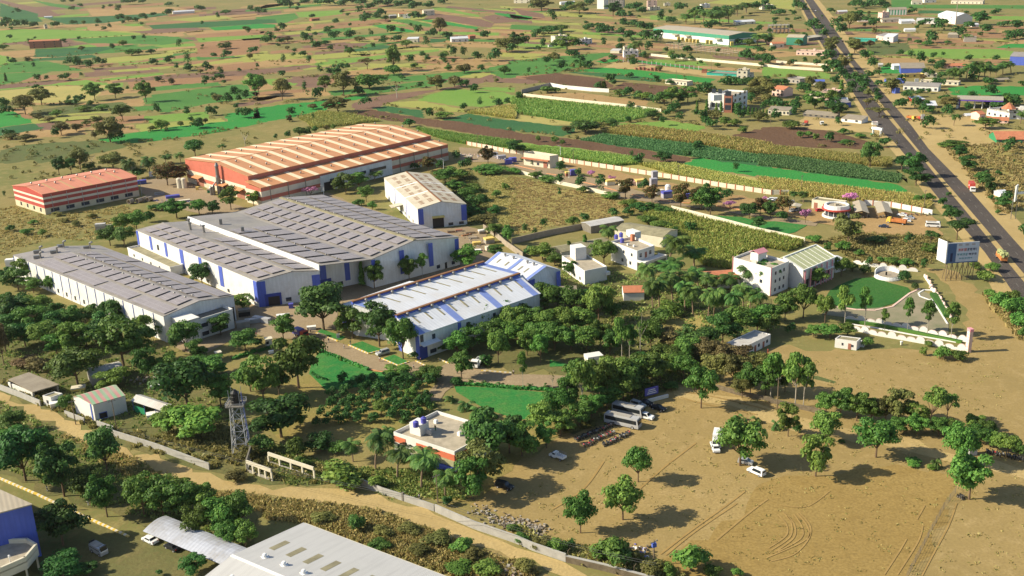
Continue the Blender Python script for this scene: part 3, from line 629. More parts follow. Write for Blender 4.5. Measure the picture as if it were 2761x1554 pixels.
# awnings on the gable end
fa,fb=qf['f']; nrm=-ax
for f,wd in((.22,8),(.62,8),(.86,9)):
    p=flat(fa).lerp(flat(fb),f); e=(flat(fb)-flat(fa)).normalized()*wd/2; m=MB()
    q=[p-e+nrm*3.4+UP*5.1,p+e+nrm*3.4+UP*5.1,p+e+UP*5.9,p-e+UP*5.9]; m.slab(q,.25); m.build('awning',MAT['orange_roof'],t)
    onwall(t,fa,fb,f-.06,f+.06,0,4.6,'brick','door',c,.08)
sc0=P('b1',2150,480); m=MB(); st=thing('scrubber_stack','tall grey exhaust stack with tanks before the striped gable end of the factory','chimney',sc0)
m.lathe([(1.25,0),(1.25,9),(1.0,10),(.9,14.5),(1.1,14.6),(1.1,15),(.5,16.6),(0,16.8)],sc0,12); m.build('stack',MAT['steel'],st)
for k,(dx,dy,h) in enumerate(((2.2,-1,6),(-2.6,-1.5,4.5),(-3.6,-3,4))):
    m=MB(); m.lathe([(.75,0),(.75,h),(.3,h+.8),(0,h+.9)],sc0+Vector((dx,dy,0)),10); m.build('tank',MAT['steel'],st)
m=MB(); m.tube(sc0+Vector((-2.6,-1.5,5)),sc0+Vector((0,0,8)),.35,n=8); m.tube(sc0+Vector((2.2,-1,6.5)),sc0+Vector((0,0,9)),.35,n=8); m.build('duct',MAT['steel'],st)
for k,(x,lab) in enumerate(((1760,'left of the pair of cream cylindrical tanks by the orange roofed factory'),(1805,'right of the pair of cream cylindrical tanks by the orange roofed factory'))):
    p=P('b1',x,425); m=MB(); m.lathe([(1.5,0),(1.5,5),(1.3,5.4),(.4,5.7),(0,5.75)],p,12); tag(m.build('storage_tank',MAT['cream_wall']),lab,'tank','cream tanks by the factory')
# ---------------------------------------------------------------- small red banded shed
L0=P('b1',115,400,10.6);R0=P('b1',408,488,10.6);R1=P('b1',1342,312,10.6);L1=R1+(L0-R0)
r0=(L0+R0)/2+UP*1.9;r1=(L1+R1)/2+UP*1.9
t=thing('warehouse','smaller salmon roofed shed with red and white banded walls on dry grass','warehouse',flat(L0))
q=gable(t,L0,L1,R1,R0,r0,r1,'salmon_roof','small_red_wall')
for s in(.15,.32,.5,.66,.82): patch(t,q['R'],s,s+.022,0,1,'tan_strip','roof_light_strip',.05,.07)
for k in range(6):
    for n_,tt in(('R',.75),('L',.7)): turbine(t,bil(q[n_],.1+k*.158,tt),1.4)
for k in range(6): opening(t,*q['r'],.1+k*.157,.9,4.2,1.8,'window_glass','window',q['c'],.1,None)
for k in range(4): opening(t,*q['f'],.2+k*.22,1.0,1.6,1.9,'window_glass','window',q['c'],.1)
for k in range(7): onwall(t,*q['r'],.003+k*.157+.08,.006+k*.157+.08,0,10,'grey_paint','downpipe',q['c'],.2)
ridgecap(t,r0,r1,.7,.1,'salmon_roof')
# ---------------------------------------------------------------- left solar shed
L1=P('b1',125,1080,9.4);L0=P('c1',1600,265,9.4);R0=P('c1',2290,60,9.4);R1=P('b1',972,985,9.4)
r0=(L0+R0)/2+UP*1.7;r1=(L1+R1)/2+UP*1.7
t=thing('warehouse','long low shed with solar panel roof and white walls ribbed by thin dark posts','warehouse',flat(L0))
q=gable(t,L0,L1,R1,R0,r0,r1,'grey_roof','white_clad')
ns=13
for k in range(ns):
    s0=.03+k*.064; s1=s0+.052
    for n_ in'LR':
        patch(t,q[n_],s0,s1,.52,.93,'solar_panel','solar_panel',.42,.06)
for n_ in'LR':
    for k in range(4): patch(t,q[n_],.01+k*.21,.2+k*.21,.06,.42,'solar_panel','solar_panel',.3,.06)
for k in range(12):
    for n_ in'LR': turbine(t,bil(q[n_],.06+k*.066,.9),1.0)
for k in range(17): onwall(t,*q['l'],k/17,.0016+k/17,0,9,'blue_paint','wall_post',q['c'],.18)
for k in range(13): opening(t,*q['l'],.2+k*.06,1,1.5,1.6,'window_glass','window',q['c'],.1)
onwall(t,*q['l'],.0,1,0,2.4,'white_wall','plinth_wall',q['c'],.09)
fa,fb=q['f']; onwall(t,fa,fb,.74,.98,0,5.2,'dark_opening','doorway',q['c'],.1)
# duct work at its far end
m=MB()
for s,n_,tt in((.95,'L',.5),(.9,'L',.75),(.97,'R',.9),(.93,'R',.4),(.88,'L',.3)):
    p=bil(q[n_],s,tt); m.tube(p,p+UP*2.4,.35,n=8); m.tube(p+UP*2.4,p+UP*2.9+Vector((1.2,-.4,0)),.4,n=8); m.box(p+Vector((-1.6,.5,.5)),2.6,1.4,1.1,.4)
m.build('roof_ducting',MAT['steel'],t)
# two storey office block against its front
ux=(fb-fa).normalized(); un=ux.cross(UP); un=-un if un.dot(flat(q['c'])-fa)>0 else un
def blk(f0,f1,d0,d1): return [flat(fa).lerp(flat(fb),f0)+un*d0,flat(fa).lerp(flat(fb),f1)+un*d0,flat(fa).lerp(flat(fb),f1)+un*d1,flat(fa).lerp(flat(fb),f0)+un*d1]
to=thing('office_block','two storey white office block set against the front of the long solar shed','office',flat(blk(.1,.1,3,3)[0]))
b=blk(.1,.82,.12,6.5); m=MB(); m.prism(b,0,6.4); m.build('wall',MAT['white_wall'],to)
bt=blk(.1,.32,.1,7.4); m=MB(); m.prism(bt,0,8.0); m.prism(inset(bt,-.3),8.0,8.25,0); m.build('stair_tower',MAT['white_wall'],to)
m=MB()
for a,b_ in((1,2),(2,3)):
    i=b; p,r=i[a],i[b_]; dd=(r-p).normalized(); nn=Vector((dd.y,-dd.x,0))*.12; m.prism([p-nn,r-nn,r+nn,p+nn],6.4,7.2)
m.build('parapet',MAT['white_wall'],to)
m=MB(); m.prism(inset(b,.4),6.4,6.45); m.build('roof',MAT['dark_concrete'],to)
cb=cen(b)
for fl in(.9,3.9):
    for f in(.42,.6,.8): opening(to,b[2],b[3],1-f,fl,2.6,1.5,'window_glass','window',cb,.15,'white_paint')
opening(to,bt[2],bt[3],.5,4.7,2,1.2,'window_glass','window',cen(bt),.15)
# ---------------------------------------------------------------- big blue pillared solar shed, four bays
t=thing('factory_building','biggest shed, wide solar panel roof in several bays, white walls with blue pillars','factory',P('b2',1130,1250))
EH=11.8
b1R0=P('b2',1985,903,EH);b1R1=P('b2',650,490,EH);b1r0=P('b2',1550,935,14.4);b1r1=P('b2',240,520,14.4)
v0=P('b2',1130,1122,EH-.2);v1=P('b1',2310,662,EH-.2)
h0=P('b2',620,1182,13.2);h1=P('b1',1840,708,13.2)
f0=h0-UP*1.8;f1=h1-UP*1.8
r30=P('b2',350,1240,12.2);r41=P('b1',1590,765,12.2)
l30=P('b2',10,1335,10.2);l41=P('b1',1330,832,10.2)
def mid(a,b,f): return a.lerp(b,f)
qs={'A':[b1R0,b1R1,b1r1,b1r0],'B':[v0,v1,b1r1,b1r0],'C':[v0,v1,h1,h0],'D':[f0,f1,r41,r30],'E':[l30,l41,r41,r30]}
m=MB()
for k in qs: m.slab(qs[k],.25)
m.build('roof',MAT['grey_roof'],t)
m=MB(); hd=(h0-h1).normalized(); sn=Vector((-hd.y,hd.x,0)); sn=-sn if sn.dot(l30-h0)<0 else sn
m.prism([h1-sn*.1,h0-sn*.1,h0+sn*.35,h1+sn*.35],11.0,13.45); m.build('fascia',MAT['white_paint'],t)
ridgecap(t,b1r0,b1r1,1.2,.35,'moss_roof'); ridgecap(t,r30,r41,.8,.15,'grey_roof')
for sl,rows,n_ in(('A',((.08,.46),(.54,.92)),14),('B',((.06,.28),(.34,.58),(.68,.92)),13),('C',((.08,.48),(.56,.94)),10),('D',((.1,.8),),11),('E',((.12,.46),(.54,.9)),12)):
    for a,b_ in rows:
        for k in range(n_):
            if sl in'C' and k>6: continue
            if sl=='D' and 6<k: continue
            if len(t.children)>135: pass
            s0=.025+k*.95/n_; s1=s0+.95/n_*(.8 if sl!='A' else .86); patch(t,qs[sl],s0,s1,a,b_,'solar_panel','solar_panel',.5,.06)
for k in range(13): turbine(t,bil(qs['A'],.04+k*.075,.97),1.2); 
for k in range(8):
    turbine(t,bil(qs['C'],.05+k*.07,.52),1.1)
for s,tt in((.75,.5),(.82,.7),(.9,.4)):
    p=bil(qs['D'],s,tt); m=MB(); m.tube(p-UP*.2,p+UP*2.6,.5,n=10); m.lathe([(.5,2.6),(.85,2.8),(.85,3.1),(0,3.4)],p,10); m.build('exhaust_stack',MAT['steel'],t)
for s in(.62,.8):
    p=bil(qs['C'],s,.8); m=MB(); m.box(p+UP*1.0,1.2,1.2,2.6,.4); m.build('exhaust_stack',MAT['steel'],t)
# walls
cc=cen([b1R0,b1R1,l41,l30]); m=MB()
i0,iv,ih,il=[flat(p) for p in(b1R0,v0,h0,l30)]; bk=(b1R1-b1R0); bk.z=0; bk.normalize()
I=lambda p,a=.4:flat(p)+bk*a
wallpoly(m,I(v0),I(b1R0),EH-.5,EH-.3,out=cc,mid=b1r0+bk*.4-UP*.3)
wallpoly(m,I(h0,9),I(v0,9),12.4,EH-.5,out=cc)                     # recessed bay
wallpoly(m,I(v0,9),I(v0),EH-.5,EH-.5,out=I(v0)+(flat(b1R0)-flat(v0)))
wallpoly(m,I(h0),I(h0,9),11,11,out=I(l30,4))
wallpoly(m,I(l30),I(h0),9.9,11.0,out=cc,mid=r30+bk*.4-UP*.3)
wallpoly(m,flat(l41),I(l30),9.9,9.9,out=cc); wallpoly(m,I(b1R0),flat(b1R1),EH-.3,EH-.3,out=cc); wallpoly(m,flat(b1R1),flat(l41),EH-.3,9.9,out=cc)
m.build('wall',MAT['white_clad'],t)
W1=(I(v0),I(b1R0));W3=(I(l30),I(h0));WL=(flat(l41),I(l30)); WR=(I(h0,9),I(v0,9))
for f0_,f1_ in((0,.04),(.31,.36),(.64,.69),(.955,1)): onwall(t,*W1,f0_,f1_,2.6,EH-.7+(.9 if .2<f0_<.8 else 0),'blue_clad','blue_pillar',cc,.12)
onwall(t,*W1,.4,1,0,2.6,'white_wall','plinth_wall',cc,.1)
for f in(.74,.92): opening(t,*W1,f,1.0,1.7,1.5,'window_glass','window',cc,.2,'white_paint')
onwall(t,*W1,.82,.845,0,2.6,'dark_opening','door',cc,.2)
for f0_,f1_ in((0,.13),(.87,1)): onwall(t,*W3,f0_,f1_,0,9.7,'blue_clad','blue_pillar',cc,.14)
onwall(t,*W3,.1,.36,0,4.7,'deep_blue','door_surround',cc,.3); onwall(t,*W3,.15,.33,0,3.6,'dark_opening','doorway',cc,.4)
onwall(t,*W3,.36,1,0,2.2,'white_wall','plinth_wall',cc,.1); opening(t,*W3,.47,1.0,2,1.4,'window_glass','window',cc,.2)
onwall(t,*WR,.22,.34,2.3,11,'blue_clad','blue_pillar',I(l30,60),.12); onwall(t,*WR,.7,.8,2.3,11,'blue_clad','blue_pillar',I(l30,60),.12)
onwall(t,*WR,.12,.42,0,4.6,'deep_blue','door_surround',cc,.3); onwall(t,*WR,.15,.4,0,3.4,'dark_opening','doorway',cc,.4)
opening(t,*WR,.6,1,1.8,1.4,'window_glass','window',cc,.2)
for f,wd in((.0,.018),(.125,.02),(.265,.02),(.40,.03),(.56,.024),(.72,.028),(.975,.024)): onwall(t,*WL,f,f+wd,1.8,9.8,'blue_clad','blue_pillar',cc,.14)
onwall(t,*WL,.0,1,0,1.8,'white_wall','plinth_wall',cc,.1)
for f in(.5,.62,.78,.86): opening(t,*WL,f,.6,1.6,1.2,'window_glass','window',cc,.2)
opening(t,*WL,.2,5.2,1.3,2.2,'dark_opening','vent_grille',cc,.2)
# low white annexe along its left wall
wl=(I(l30)-flat(l41)); wd=wl.normalized(); wn=wd.cross(UP); wn=-wn if wn.dot(cc-flat(l41))>0 else wn
a=flat(l41)+wd*2+wn*.2;b_=flat(l41)+wl*.42+wn*.2
t2=thing('annexe','low white flat roofed annexe along the left wall of the big blue pillared shed','annexe',flat(a))
pts=[a,b_,b_+wn*5.5,a+wn*5.5]; m=MB(); m.prism(pts,0,3.2); m.build('wall',MAT['white_wall'],t2)
m=MB(); m.prism(inset(pts,.5),3.2,3.26); m.build('roof',MAT['moss_roof'],t2)
m=MB()
for k in range(4):
    p,r=pts[k],pts[(k+1)%4]; dd=(r-p).normalized(); nn=Vector((dd.y,-dd.x,0))*.12; m.prism([p-nn,r-nn,r+nn,p+nn],3.21,3.9)
m.build('parapet',MAT['white_wall'],t2)
for k in range(4): opening(t2,pts[3],pts[2],.15+k*.2,1,1.2,1.1,'window_glass','window',cen(pts),.1)
# ---------------------------------------------------------------- cream roofed white shed
L1=P('b2',1250,325,9.8);L0=P('b2',1580,630,9.8);R0=P('b2',2060,580,9.8);R1=P('b2',1700,285,9.8)
r0=P('b2',1812,555,12);r1=P('b2',1470,264,12)
t=thing('warehouse','white shed with weathered cream roof and blue corner pillars between thicket and solar shed','warehouse',flat(L0))
q=gable(t,L0,L1,R1,R0,r0,r1,'shed_roof','white_clad')
for k in range(7):
    for n_ in'LR':
        for tt in(.25,.62): 
            for j in range(3): patch(t,q[n_],.07+k*.13+j*.03,.085+k*.13+j*.03,tt,tt+.17,'rust','roof_light',.04,.06)
for s in(.32,.62):
    for n_ in'LR': patch(t,q[n_],s,s+.018,0,1,'white_paint','roof_band',.06,.08)
ridgecap(t,r0,r1,.8,.12,'rust')
onwall(t,*q['f'],0,.11,2.2,9.4,'blue_clad','blue_pillar',q['c'],.15); onwall(t,*q['f'],.89,1,2.2,9.4,'blue_clad','blue_pillar',q['c'],.15)
onwall(t,*q['f'],.29,.52,0,5,'dark_opening','doorway',q['c'],.12)
m=MB(); p=flat(q['f'][0].lerp(q['f'][1],.28));r_=flat(q['f'][0].lerp(q['f'][1],.53)); nn=(r_-p).normalized().cross(UP); nn=-nn if nn.dot(flat(q['c'])-p)>0 else nn
m.slab([p+nn*1.8+UP*5.1,r_+nn*1.8+UP*5.1,r_+UP*5.6,p+UP*5.6],.15); m.build('awning',MAT['yellow_cover'],t)
onwall(t,*q['f'],.5,1,0,2.1,'white_wall','plinth_wall',q['c'],.1)
for f in(.66,.88): opening(t,*q['f'],f,.5,2.2,1.3,'window_glass','window',q['c'],.18)
for k in range(6): opening(t,*q['l'],.3+k*.11,1,1.3,1.3,'window_glass','window',q['c'],.12)
for f in(.34,.67): onwall(t,*q['l'],f,f+.012,0,9.2,'blue_clad','blue_pillar',q['c'],.12)
m=MB(); p=flat(q['l'][0].lerp(q['l'][1],.45)); nn=(flat(q['l'][1])-flat(q['l'][0])).normalized(); no=nn.cross(UP); no=-no if no.dot(flat(q['c'])-p)>0 else no
m.slab([p+no*5+UP*3.2,p+nn*6+no*5+UP*3.2,p+nn*6+UP*3.8,p+UP*3.8],.2); m.slab([p+nn*5+no*4+UP*4.4,p+nn*9+no*4+UP*4.4,p+nn*9+UP*5,p+nn*5+UP*5],.2); m.build('side_canopy',MAT['shed_roof'],t)
# ---------------------------------------------------------------- twin white saw-tooth sheds
t=thing('factory_building','low white factory with twin stepped roofs crossed by blue strips, beside the central wood','factory',P('c2',1610,690))
e0=P('c2',1590,450,8.4);e1=P('b3',285,1455,8.4);g0=P('c2',1370,275,11.4);g1=P('b3',75,1275,11.4)
v0=P('c2',1345,262,9.2);v1=P('b2',2470,1262,9.2)
k0=P('c2',940,140,11.4);k1=P('b2',2228,1160,11.4); w0=P('c2',825,150,7.8); w1=P('b2',1500,1335,7.8)
v1=v0+(k1-k0); v1.z=9.2
qE={'a':[e0,e1,g1,g0],'b':[v0,v1,k1,k0],'c':[w0,w1,k0.lerp(k1,.6)-UP*1.4,k0-UP*1.4]}
m=MB()
for k in qE: m.slab(qE[k],.22)
m.build('roof',MAT['white_roof'],t)
for a,b in((g0,g1),(k0,k1)):
    ridgecap(t,a,b,1.0,.75,'blue_clad','ridge_upstand'); ridgecap(t,a+UP*.75,b+UP*.75,1.15,.1,'rust','ridge_cap')
for s in(.0,.30,.62,.93): patch(t,qE['a'],s,s+.05,0,.97,'pale_blue_strip','blue_roof_strip',.05,.08)
for s in(.0,.96): patch(t,qE['b'],s,s+.04,0,.97,'pale_blue_strip','blue_roof_strip',.05,.08)
for k in range(10):
    for n_ in'ab':
        s=.07+k*.093; patch(t,qE[n_],s+.012,s+.024,.45,.8,'moss_roof','roof_light',.04,.06); turbine(t,bil(qE[n_],s,.9),1.5)
c=cen([e0,e1,w0,w1]); m=MB(); bk=(e1-e0); bk.z=0; bk.normalize(); I=lambda p,a=.35:flat(p)+bk*a
sd=(flat(w0)-flat(e0)).normalized()
E0=I(e0)+sd*.35;E1=flat(e1)-bk*.35+sd*.35
wallpoly(m,E0,E1,8.1,8.1,out=c); wallpoly(m,E0,I(g0),8.1,11,out=c); wallpoly(m,I(g0),I(v0),11,9,out=c); wallpoly(m,I(v0),I(k0),8.9,11,out=c); wallpoly(m,I(k0),I(w0),10,7.5,out=c); wallpoly(m,E1,flat(g1)-bk*.35,8.1,11,out=c); wallpoly(m,I(w0),flat(w1),7.5,7.5,out=c); wallpoly(m,flat(v1),flat(k1),9,11,out=c); wallpoly(m,flat(g1)-bk*.35,flat(v1),11,9,out=c)
m.build('wall',MAT['white_clad'],t)
for A,B,f0_,f1_ in((E0,I(g0),0,.16),(E0,I(g0),.84,1),(I(v0),I(k0),0,.12),(I(k0),I(w0),.7,1)): onwall(t,A,B,f0_,f1_,0,7.8,'blue_clad','blue_pillar',c,.15)
onwall(t,E0,E1,.0,.055,0,4.4,'deep_blue','door',c,.2)
m=MB(); nn=bk.cross(UP); nn=-nn if nn.dot(flat(c)-E0)>0 else nn
m.slab([E0+nn*2.2+UP*4.9,E0+bk*7+nn*2.2+UP*4.9,E0+bk*7+UP*5.4,E0+UP*5.4],.15); m.build('awning',MAT['white_roof'],t)
for f,wd in((.02,1.2),(.11,1.2),(.38,1.2),(.6,1.2)): opening(t,E0,E1,f,4.6 if f>.05 else 5.6,wd,2.4,'window_glass','window',c,.12)
opening(t,E0,E1,.1,.8,2.4,1.3,'window_glass','window',c,.12)
onwall(t,E0,E1,.30,.325,0,7.8,'blue_clad','blue_pillar',c,.1)
# third gable behind
t=thing('warehouse','short white gabled shed with blue trim behind the twin stepped roof factory','warehouse',P('b3',330,1420))
kf=P('b3',340,1190,11.2);kb=P('b2',2368,1048,11.2);lf=P('b3',160,1325,9);lb=P('b2',2232,1160,9);rf=P('b3',482,1225,9); rb=lb+(rf-lf)
q=gable(t,lf,lb,rb,rf,kf,kb,'white_roof','white_clad')
for s in(.0,.46,.93): patch(t,q['L'],s,s+.06,0,1,'pale_blue_strip','blue_roof_strip',.05,.08)
for s in(.2,.33,.62,.8): patch(t,q['L'],s,s+.025,.3,.6,'moss_roof','roof_light',.04,.06); turbine(t,bil(q['L'],s,.85),1.4)
onwall(t,*q['f'],0,.2,0,8.6,'blue_clad','blue_pillar',q['c'],.12); onwall(t,*q['f'],.88,1,0,8.6,'blue_clad','blue_pillar',q['c'],.12); onwall(t,*q['l'],.5,.58,0,8.6,'blue_clad','blue_pillar',q['c'],.12)
# ---------------------------------------------------------------- grey roof at the bottom edge
r1=P('d1',2262,1245,11.6); r0=P('d2',250,1450,11.6); R1=P('d2',465,925,9); R0=P('d2',1850,1448,9)
ax=(R0-R1); ax.z=0; ax.normalize(); R0=R1+ax*62; R0.z=9; r0=r1+ax*62; r0.z=11.6
wdv=flat(R1)-flat(r1); L1=flat(r1)-wdv; L1.z=9; L0=L1+ax*62
t=thing('warehouse','pale grey ribbed metal roof with dark skylights cut off by the bottom edge','warehouse',flat(R1))
q=gable(t,L0,L1,R1,R0,r0,r1,'pale_grey_roof','white_clad',th=.25)
for k in range(8): patch(t,q['R'],1-(.065+k*.075)-.012,1-(.065+k*.075)+.012,.43,.66,'moss_roof','roof_light',.03,.05)
for k in range(7): 
    for n_,tt in(('R',.82),('L',.75)):
        p=bil(q[n_],1-(.09+k*.085),tt); m=MB(); m.box(p,1.3,1.3,.2,.6); m.lathe([(.3,.1),(.42,.25),(.45,.55),(.3,.8),(0,.85)],p,10); m.build('roof_ventilator',MAT['white_paint'],t)
ridgecap(t,r0,r1,.6,.08,'white_paint')
m=MB(); e=wdv.normalized()*.55; m.slab([R0-UP*.3,R1-UP*.3,R1+e-UP*.35,R0+e-UP*.35],.4); m.build('gutter',MAT['cream_wall'],t)
# ---------------------------------------------------------------- bottom left blue block with cream balcony
a=P('d1',305,745,13);b=P('d1',0,825,13);cpt=P('d1',0,608,13)
u=(cpt-a); u.z=0; v=(b-a); v.z=0; v=v.normalized()*26; u=u.normalized()*44
t=thing('factory_building','deep blue walled block with beige roof and cream balcony at the bottom left corner','factory',flat(a))
pts=[flat(a),flat(a)+v,flat(a)+v+u,flat(a)+u]; m=MB(); cb=cen(pts)
for k in range(4): wallpoly(m,pts[k],pts[(k+1)%4],12.8,12.8,out=cb)
m.build('wall',MAT['blue_clad'],t)
m=MB(); m.slab([p+UP*(13.05) for p in inset(pts,-.3)],.25); m.build('roof',MAT['beige_roof'],t)
oct_=[P('d1',x,y,6.2) for x,y in((250,1262),(362,1130),(270,1075),(60,1080),(-200,1180),(-200,1430),(0,1370))]
m=MB(); m.prism([flat(p) for p in oct_],4.9,5.2); m.build('balcony_floor',MAT['flat_roof'],t)
m=MB(); oc=cen(oct_)
for k in(5,6,0,1,2):
    p,r_=flat(oct_[k]),flat(oct_[(k+1)%7]); nn=(flat(oc)-(p+r_)/2).normalized()*.5; m.prism([p,r_,r_+nn,p+nn],3.4,6.2)
m.build('parapet',MAT['cream_wall'],t)
m=MB()
for k in(0,1,6): p=flat(oct_[k])+(flat(oc)-flat(oct_[k])).normalized()*.6; m.tube(p,p+UP*4.9,.22,n=8)
m.build('column',MAT['cream_wall'],t)
m=MB(); p=P('d1',100,1310,5.2); m.tube(flat(p,5.2),flat(p,6.3),.12); m.lathe([(.12,1.1),(.25,1.2),(.2,1.6),(0,1.7)],flat(p,5.2),8); m.build('vent_pipe',MAT['white_paint'],t)
# curved carport
t=thing('carport','curved ribbed tin carport sheltering two cars by the bottom left trees','carport',P('d1',1450,1080))
a=P('d1',1395,1010,2.4);b=P('d1',2150,1330,2.4);up_=P('d1',1700,930,2.4); w_=(up_-a); ax=(b-a).normalized()*((b-a).length+10); n_=Vector((-ax.y,ax.x,0)).normalized()*6.5; n_=-n_ if n_.dot(w_)<0 else n_
m=MB(); K=6
for k in range(K):
    f,g_=k/K,(k+1)/K; z=lambda x:2.4+1.0*math.sin(x*math.pi*.8)
    p=[a+n_*f,a+ax+n_*f,a+ax+n_*g_,a+n_*g_]; p=[flat(p[0],z(f)),flat(p[1],z(f)),flat(p[2],z(g_)),flat(p[3],z(g_))]; m.poly(p if qn(p).z>0 and (p[1]-p[0]).cross(p[3]-p[0]).z>0 else p[::-1])
m.build('roof',MAT['carport_roof'],t)
for k in range(6):
    m=MB(); p=flat(a)+ax*(k+.3)/6+n_*.85; m.tube(p,p+UP*3.2,.09); m.build('post',MAT['steel'],t)
# ---------------------------------------------------------------- flat roofed houses
def house(name,label,cat,top,h,wall='white_wall',roof='flat_roof',par=.8,wins=(),doors=(),base=None,pw=.22,group=None):
    """top = four roof corner pixels as world points at height h, in order"""
    pts=[flat(p) for p in top]; t=thing(name,label,cat,pts[0],0,group); c=cen(pts)
    m=MB()
    for k in range(4): wallpoly(m,pts[k],pts[(k+1)%4],h-par,h-par,out=c)
    m.build('wall',MAT[wall],t)
    m=MB(); m.prism(inset(pts,.05),h-par-.25,h-par); m.build('roof',MAT[roof],t)
    if par>0:
        m=MB(); io=inset(pts,pw*1.4)
        for k in range(4): m.prism([pts[k],pts[(k+1)%4],io[(k+1)%4],io[k]],h-par+.002,h)
        m.build('parapet',MAT[wall],t)
    for w_,f,v,ww,hh in wins: opening(t,pts[w_],pts[(w_+1)%4],f,v,ww,hh,'window_glass','window',c,.08,None)
    for w_,f,ww,hh in doors: opening(t,pts[w_],pts[(w_+1)%4],f,0,ww,hh,'brick','door',c,.08)
    return t,pts,c
def cube(t,p,sx,sy,z0,h,rz,mat,name):
    m=MB(); m.box(flat(p),sx,sy,h,rz,z0=z0); return m.build(name,MAT[mat],t)
def ang(a,b): return math.atan2(b.y-a.y,b.x-a.x)
# office house near the centre bottom
tp=[P('d2',1940,232,5.6),P('c2',1345,1395,5.6),P('c2',1770,1187,5.6)]; tp.append(tp[0]+tp[2]-tp[1])
t,pts,c=house('house','flat roofed white house with orange band under its parapet, among palms','house',tp,5.6,wins=[(0,.3,1,1.5,1.3),(0,.6,1,1.5,1.3)],par=.9)
onwall(t,pts[0],pts[1],0,.62,3.0,4.6,'orange_band','orange_band',c,.12); onwall(t,pts[0],pts[1],.8,1,3.0,4.6,'orange_band','orange_band',c,.12)
onwall(t,pts[3],pts[0],.0,1,3.0,4.6,'orange_band','orange_band',c,.12)
onwall(t,pts[0],pts[1],0,.7,1.5,2.9,'olive_roof','verandah_band',c,.5); onwall(t,pts[0],pts[1],.02,.6,.1,1.3,'blue_paint','blue_sheet',c,1.2)
a=ang(pts[0],pts[1]); p=flat(P('c2',1600,1390,5))
cube(t,p,3.6,3.4,0,7.8,a,'white_wall','stair_tower')
m=MB(); e=flat(P('c2',1690,1400,5.5)); m.box(e,1.6,.5,1.4,a,z0=5.0); m.build('roof_frame',MAT['grey_paint'],t)
def tank(p,z,r=.65,h=1.5,label='',mat='tank_blue',group=None):
    m=MB(); m.lathe([(0,0),(r,0),(r*1.03,h*.3),(r,h*.33),(r*1.03,h*.6),(r,h*.63),(r,h*.85),(r*.35,h),(r*.3,h*1.08),(0,h*1.08)],flat(p,z),12); return tag(m.build('water_tank',MAT[mat]),label,'water tank',group)
tank(flat(P('c2',1565,1345,7.8)),7.8,.75,1.6,'blue water tank on the stair tower of the orange banded house, nearer of two'); tank(flat(P('c2',1640,1305,7.8)),7.8,.75,1.6,'blue water tank on the stair tower of the orange banded house, farther of two')
for x,y,lab in((1760,1310,'small white box on the orange banded house roof, nearer its stair tower'),(1990,1430,'small white box on the orange banded house roof, nearer its front wall')):
    m=MB(); p=P('c2',x,y,4.7); m.box(p,.9,.9,.9,a,z0=4.7); m.lathe([(.5,.9),(.3,1.05),(0,1.06)],flat(p,4.7),8); tag(m.build('roof_box',MAT['white_paint']),lab,'box')
# white houses on the right of the twin factory
tp=[P('b3',490,1085,5.8),P('b3',712,1235,5.8),P('b3',930,1190,5.8),P('b3',735,1075,5.8)]
t,pts,c=house('house','white one storey house with a tall water cistern block on its roof','house',tp,5.8,wins=[(0,.3,1,1.2,1.2),(0,.55,1,1.2,1.2),(0,.8,1,1.2,1.2),(0,.5,3.6,1,.8)],par=.7)
cube(t,P('b3',650,1110,5.1),5.2,4.6,5.1,5.0,ang(pts[0],pts[1]),'white_wall','cistern_block')
m=MB(); e=pts[1].lerp(pts[2],.95); m.box(e+Vector((.6,0,0)),1.6,1.6,1.2,ang(pts[1],pts[2]),z0=2.6); m.build('balcony',MAT['white_wall'],t)
tp=[P('b3',970,945,8),P('b3',1225,1040,8),P('b3',1395,985,8),P('b3',1180,895,8)]
t,pts,c=house('house','two storey white house with balustraded terrace and blue tanks, beside coconut palms','house',tp,8,wins=[(0,.25,5,1,1.2),(0,.5,5,1,1.2),(0,.8,5,1,1.2),(0,.45,1.4,1.2,1.3),(0,.75,1.4,1.2,1.3),(1,.2,5,1.3,1.5),(1,.75,5,1.3,1.5)],par=.9)
opening(t,pts[1],pts[2],.5,4.2,1.2,2.3,'brick','door',c,.1)
d=(pts[2]-pts[1]).normalized(); n_=d.cross(UP); n_=-n_ if n_.dot(c-pts[1])>0 else n_
m=MB(); e=[pts[1]-d*.3,pts[2]+d*2.2,pts[2]+d*2.2+n_*4.6,pts[1]-d*.3+n_*4.6]; m.prism(e,3.5,3.8); m.build('porch_roof',MAT['white_wall'],t)
m=MB(); i=inset(e,.25)
for k in(1,2,3): m.prism([e[k],e[(k+1)%4],i[(k+1)%4],i[k]],3.8,4.5)
m.build('porch_parapet',MAT['white_wall'],t)
for k in(2,3):
    m=MB(); m.box(i[k],.4,.4,3.5,0,z0=0); m.build('porch_column',MAT['white_wall'],t)
a=ang(pts[0],pts[1]); cube(t,P('b3',1190,905,7.1),5.6,3.2,7.1,2.8,a,'white_wall','stair_room'); cube(t,P('b3',1180,940,7.1),1.4,1.4,7.1,2.6,a,'terracotta','roof_shed')
for x,y in((1135,985),(1195,1000)): cube(t,P('b3',x,y,7.1),.7,.7,7.1,.8,a,'white_wall','roof_pillar')
for x,y,n in((1020,915,'leftmost'),(1068,895,'rear'),(1078,950,'nearest')): tank(flat(P('b3',x,y,7.5)),7.1,.8,1.9,'blue water tank on the balustraded white house, %s of its three'%n,group='blue tanks on the balustraded house')
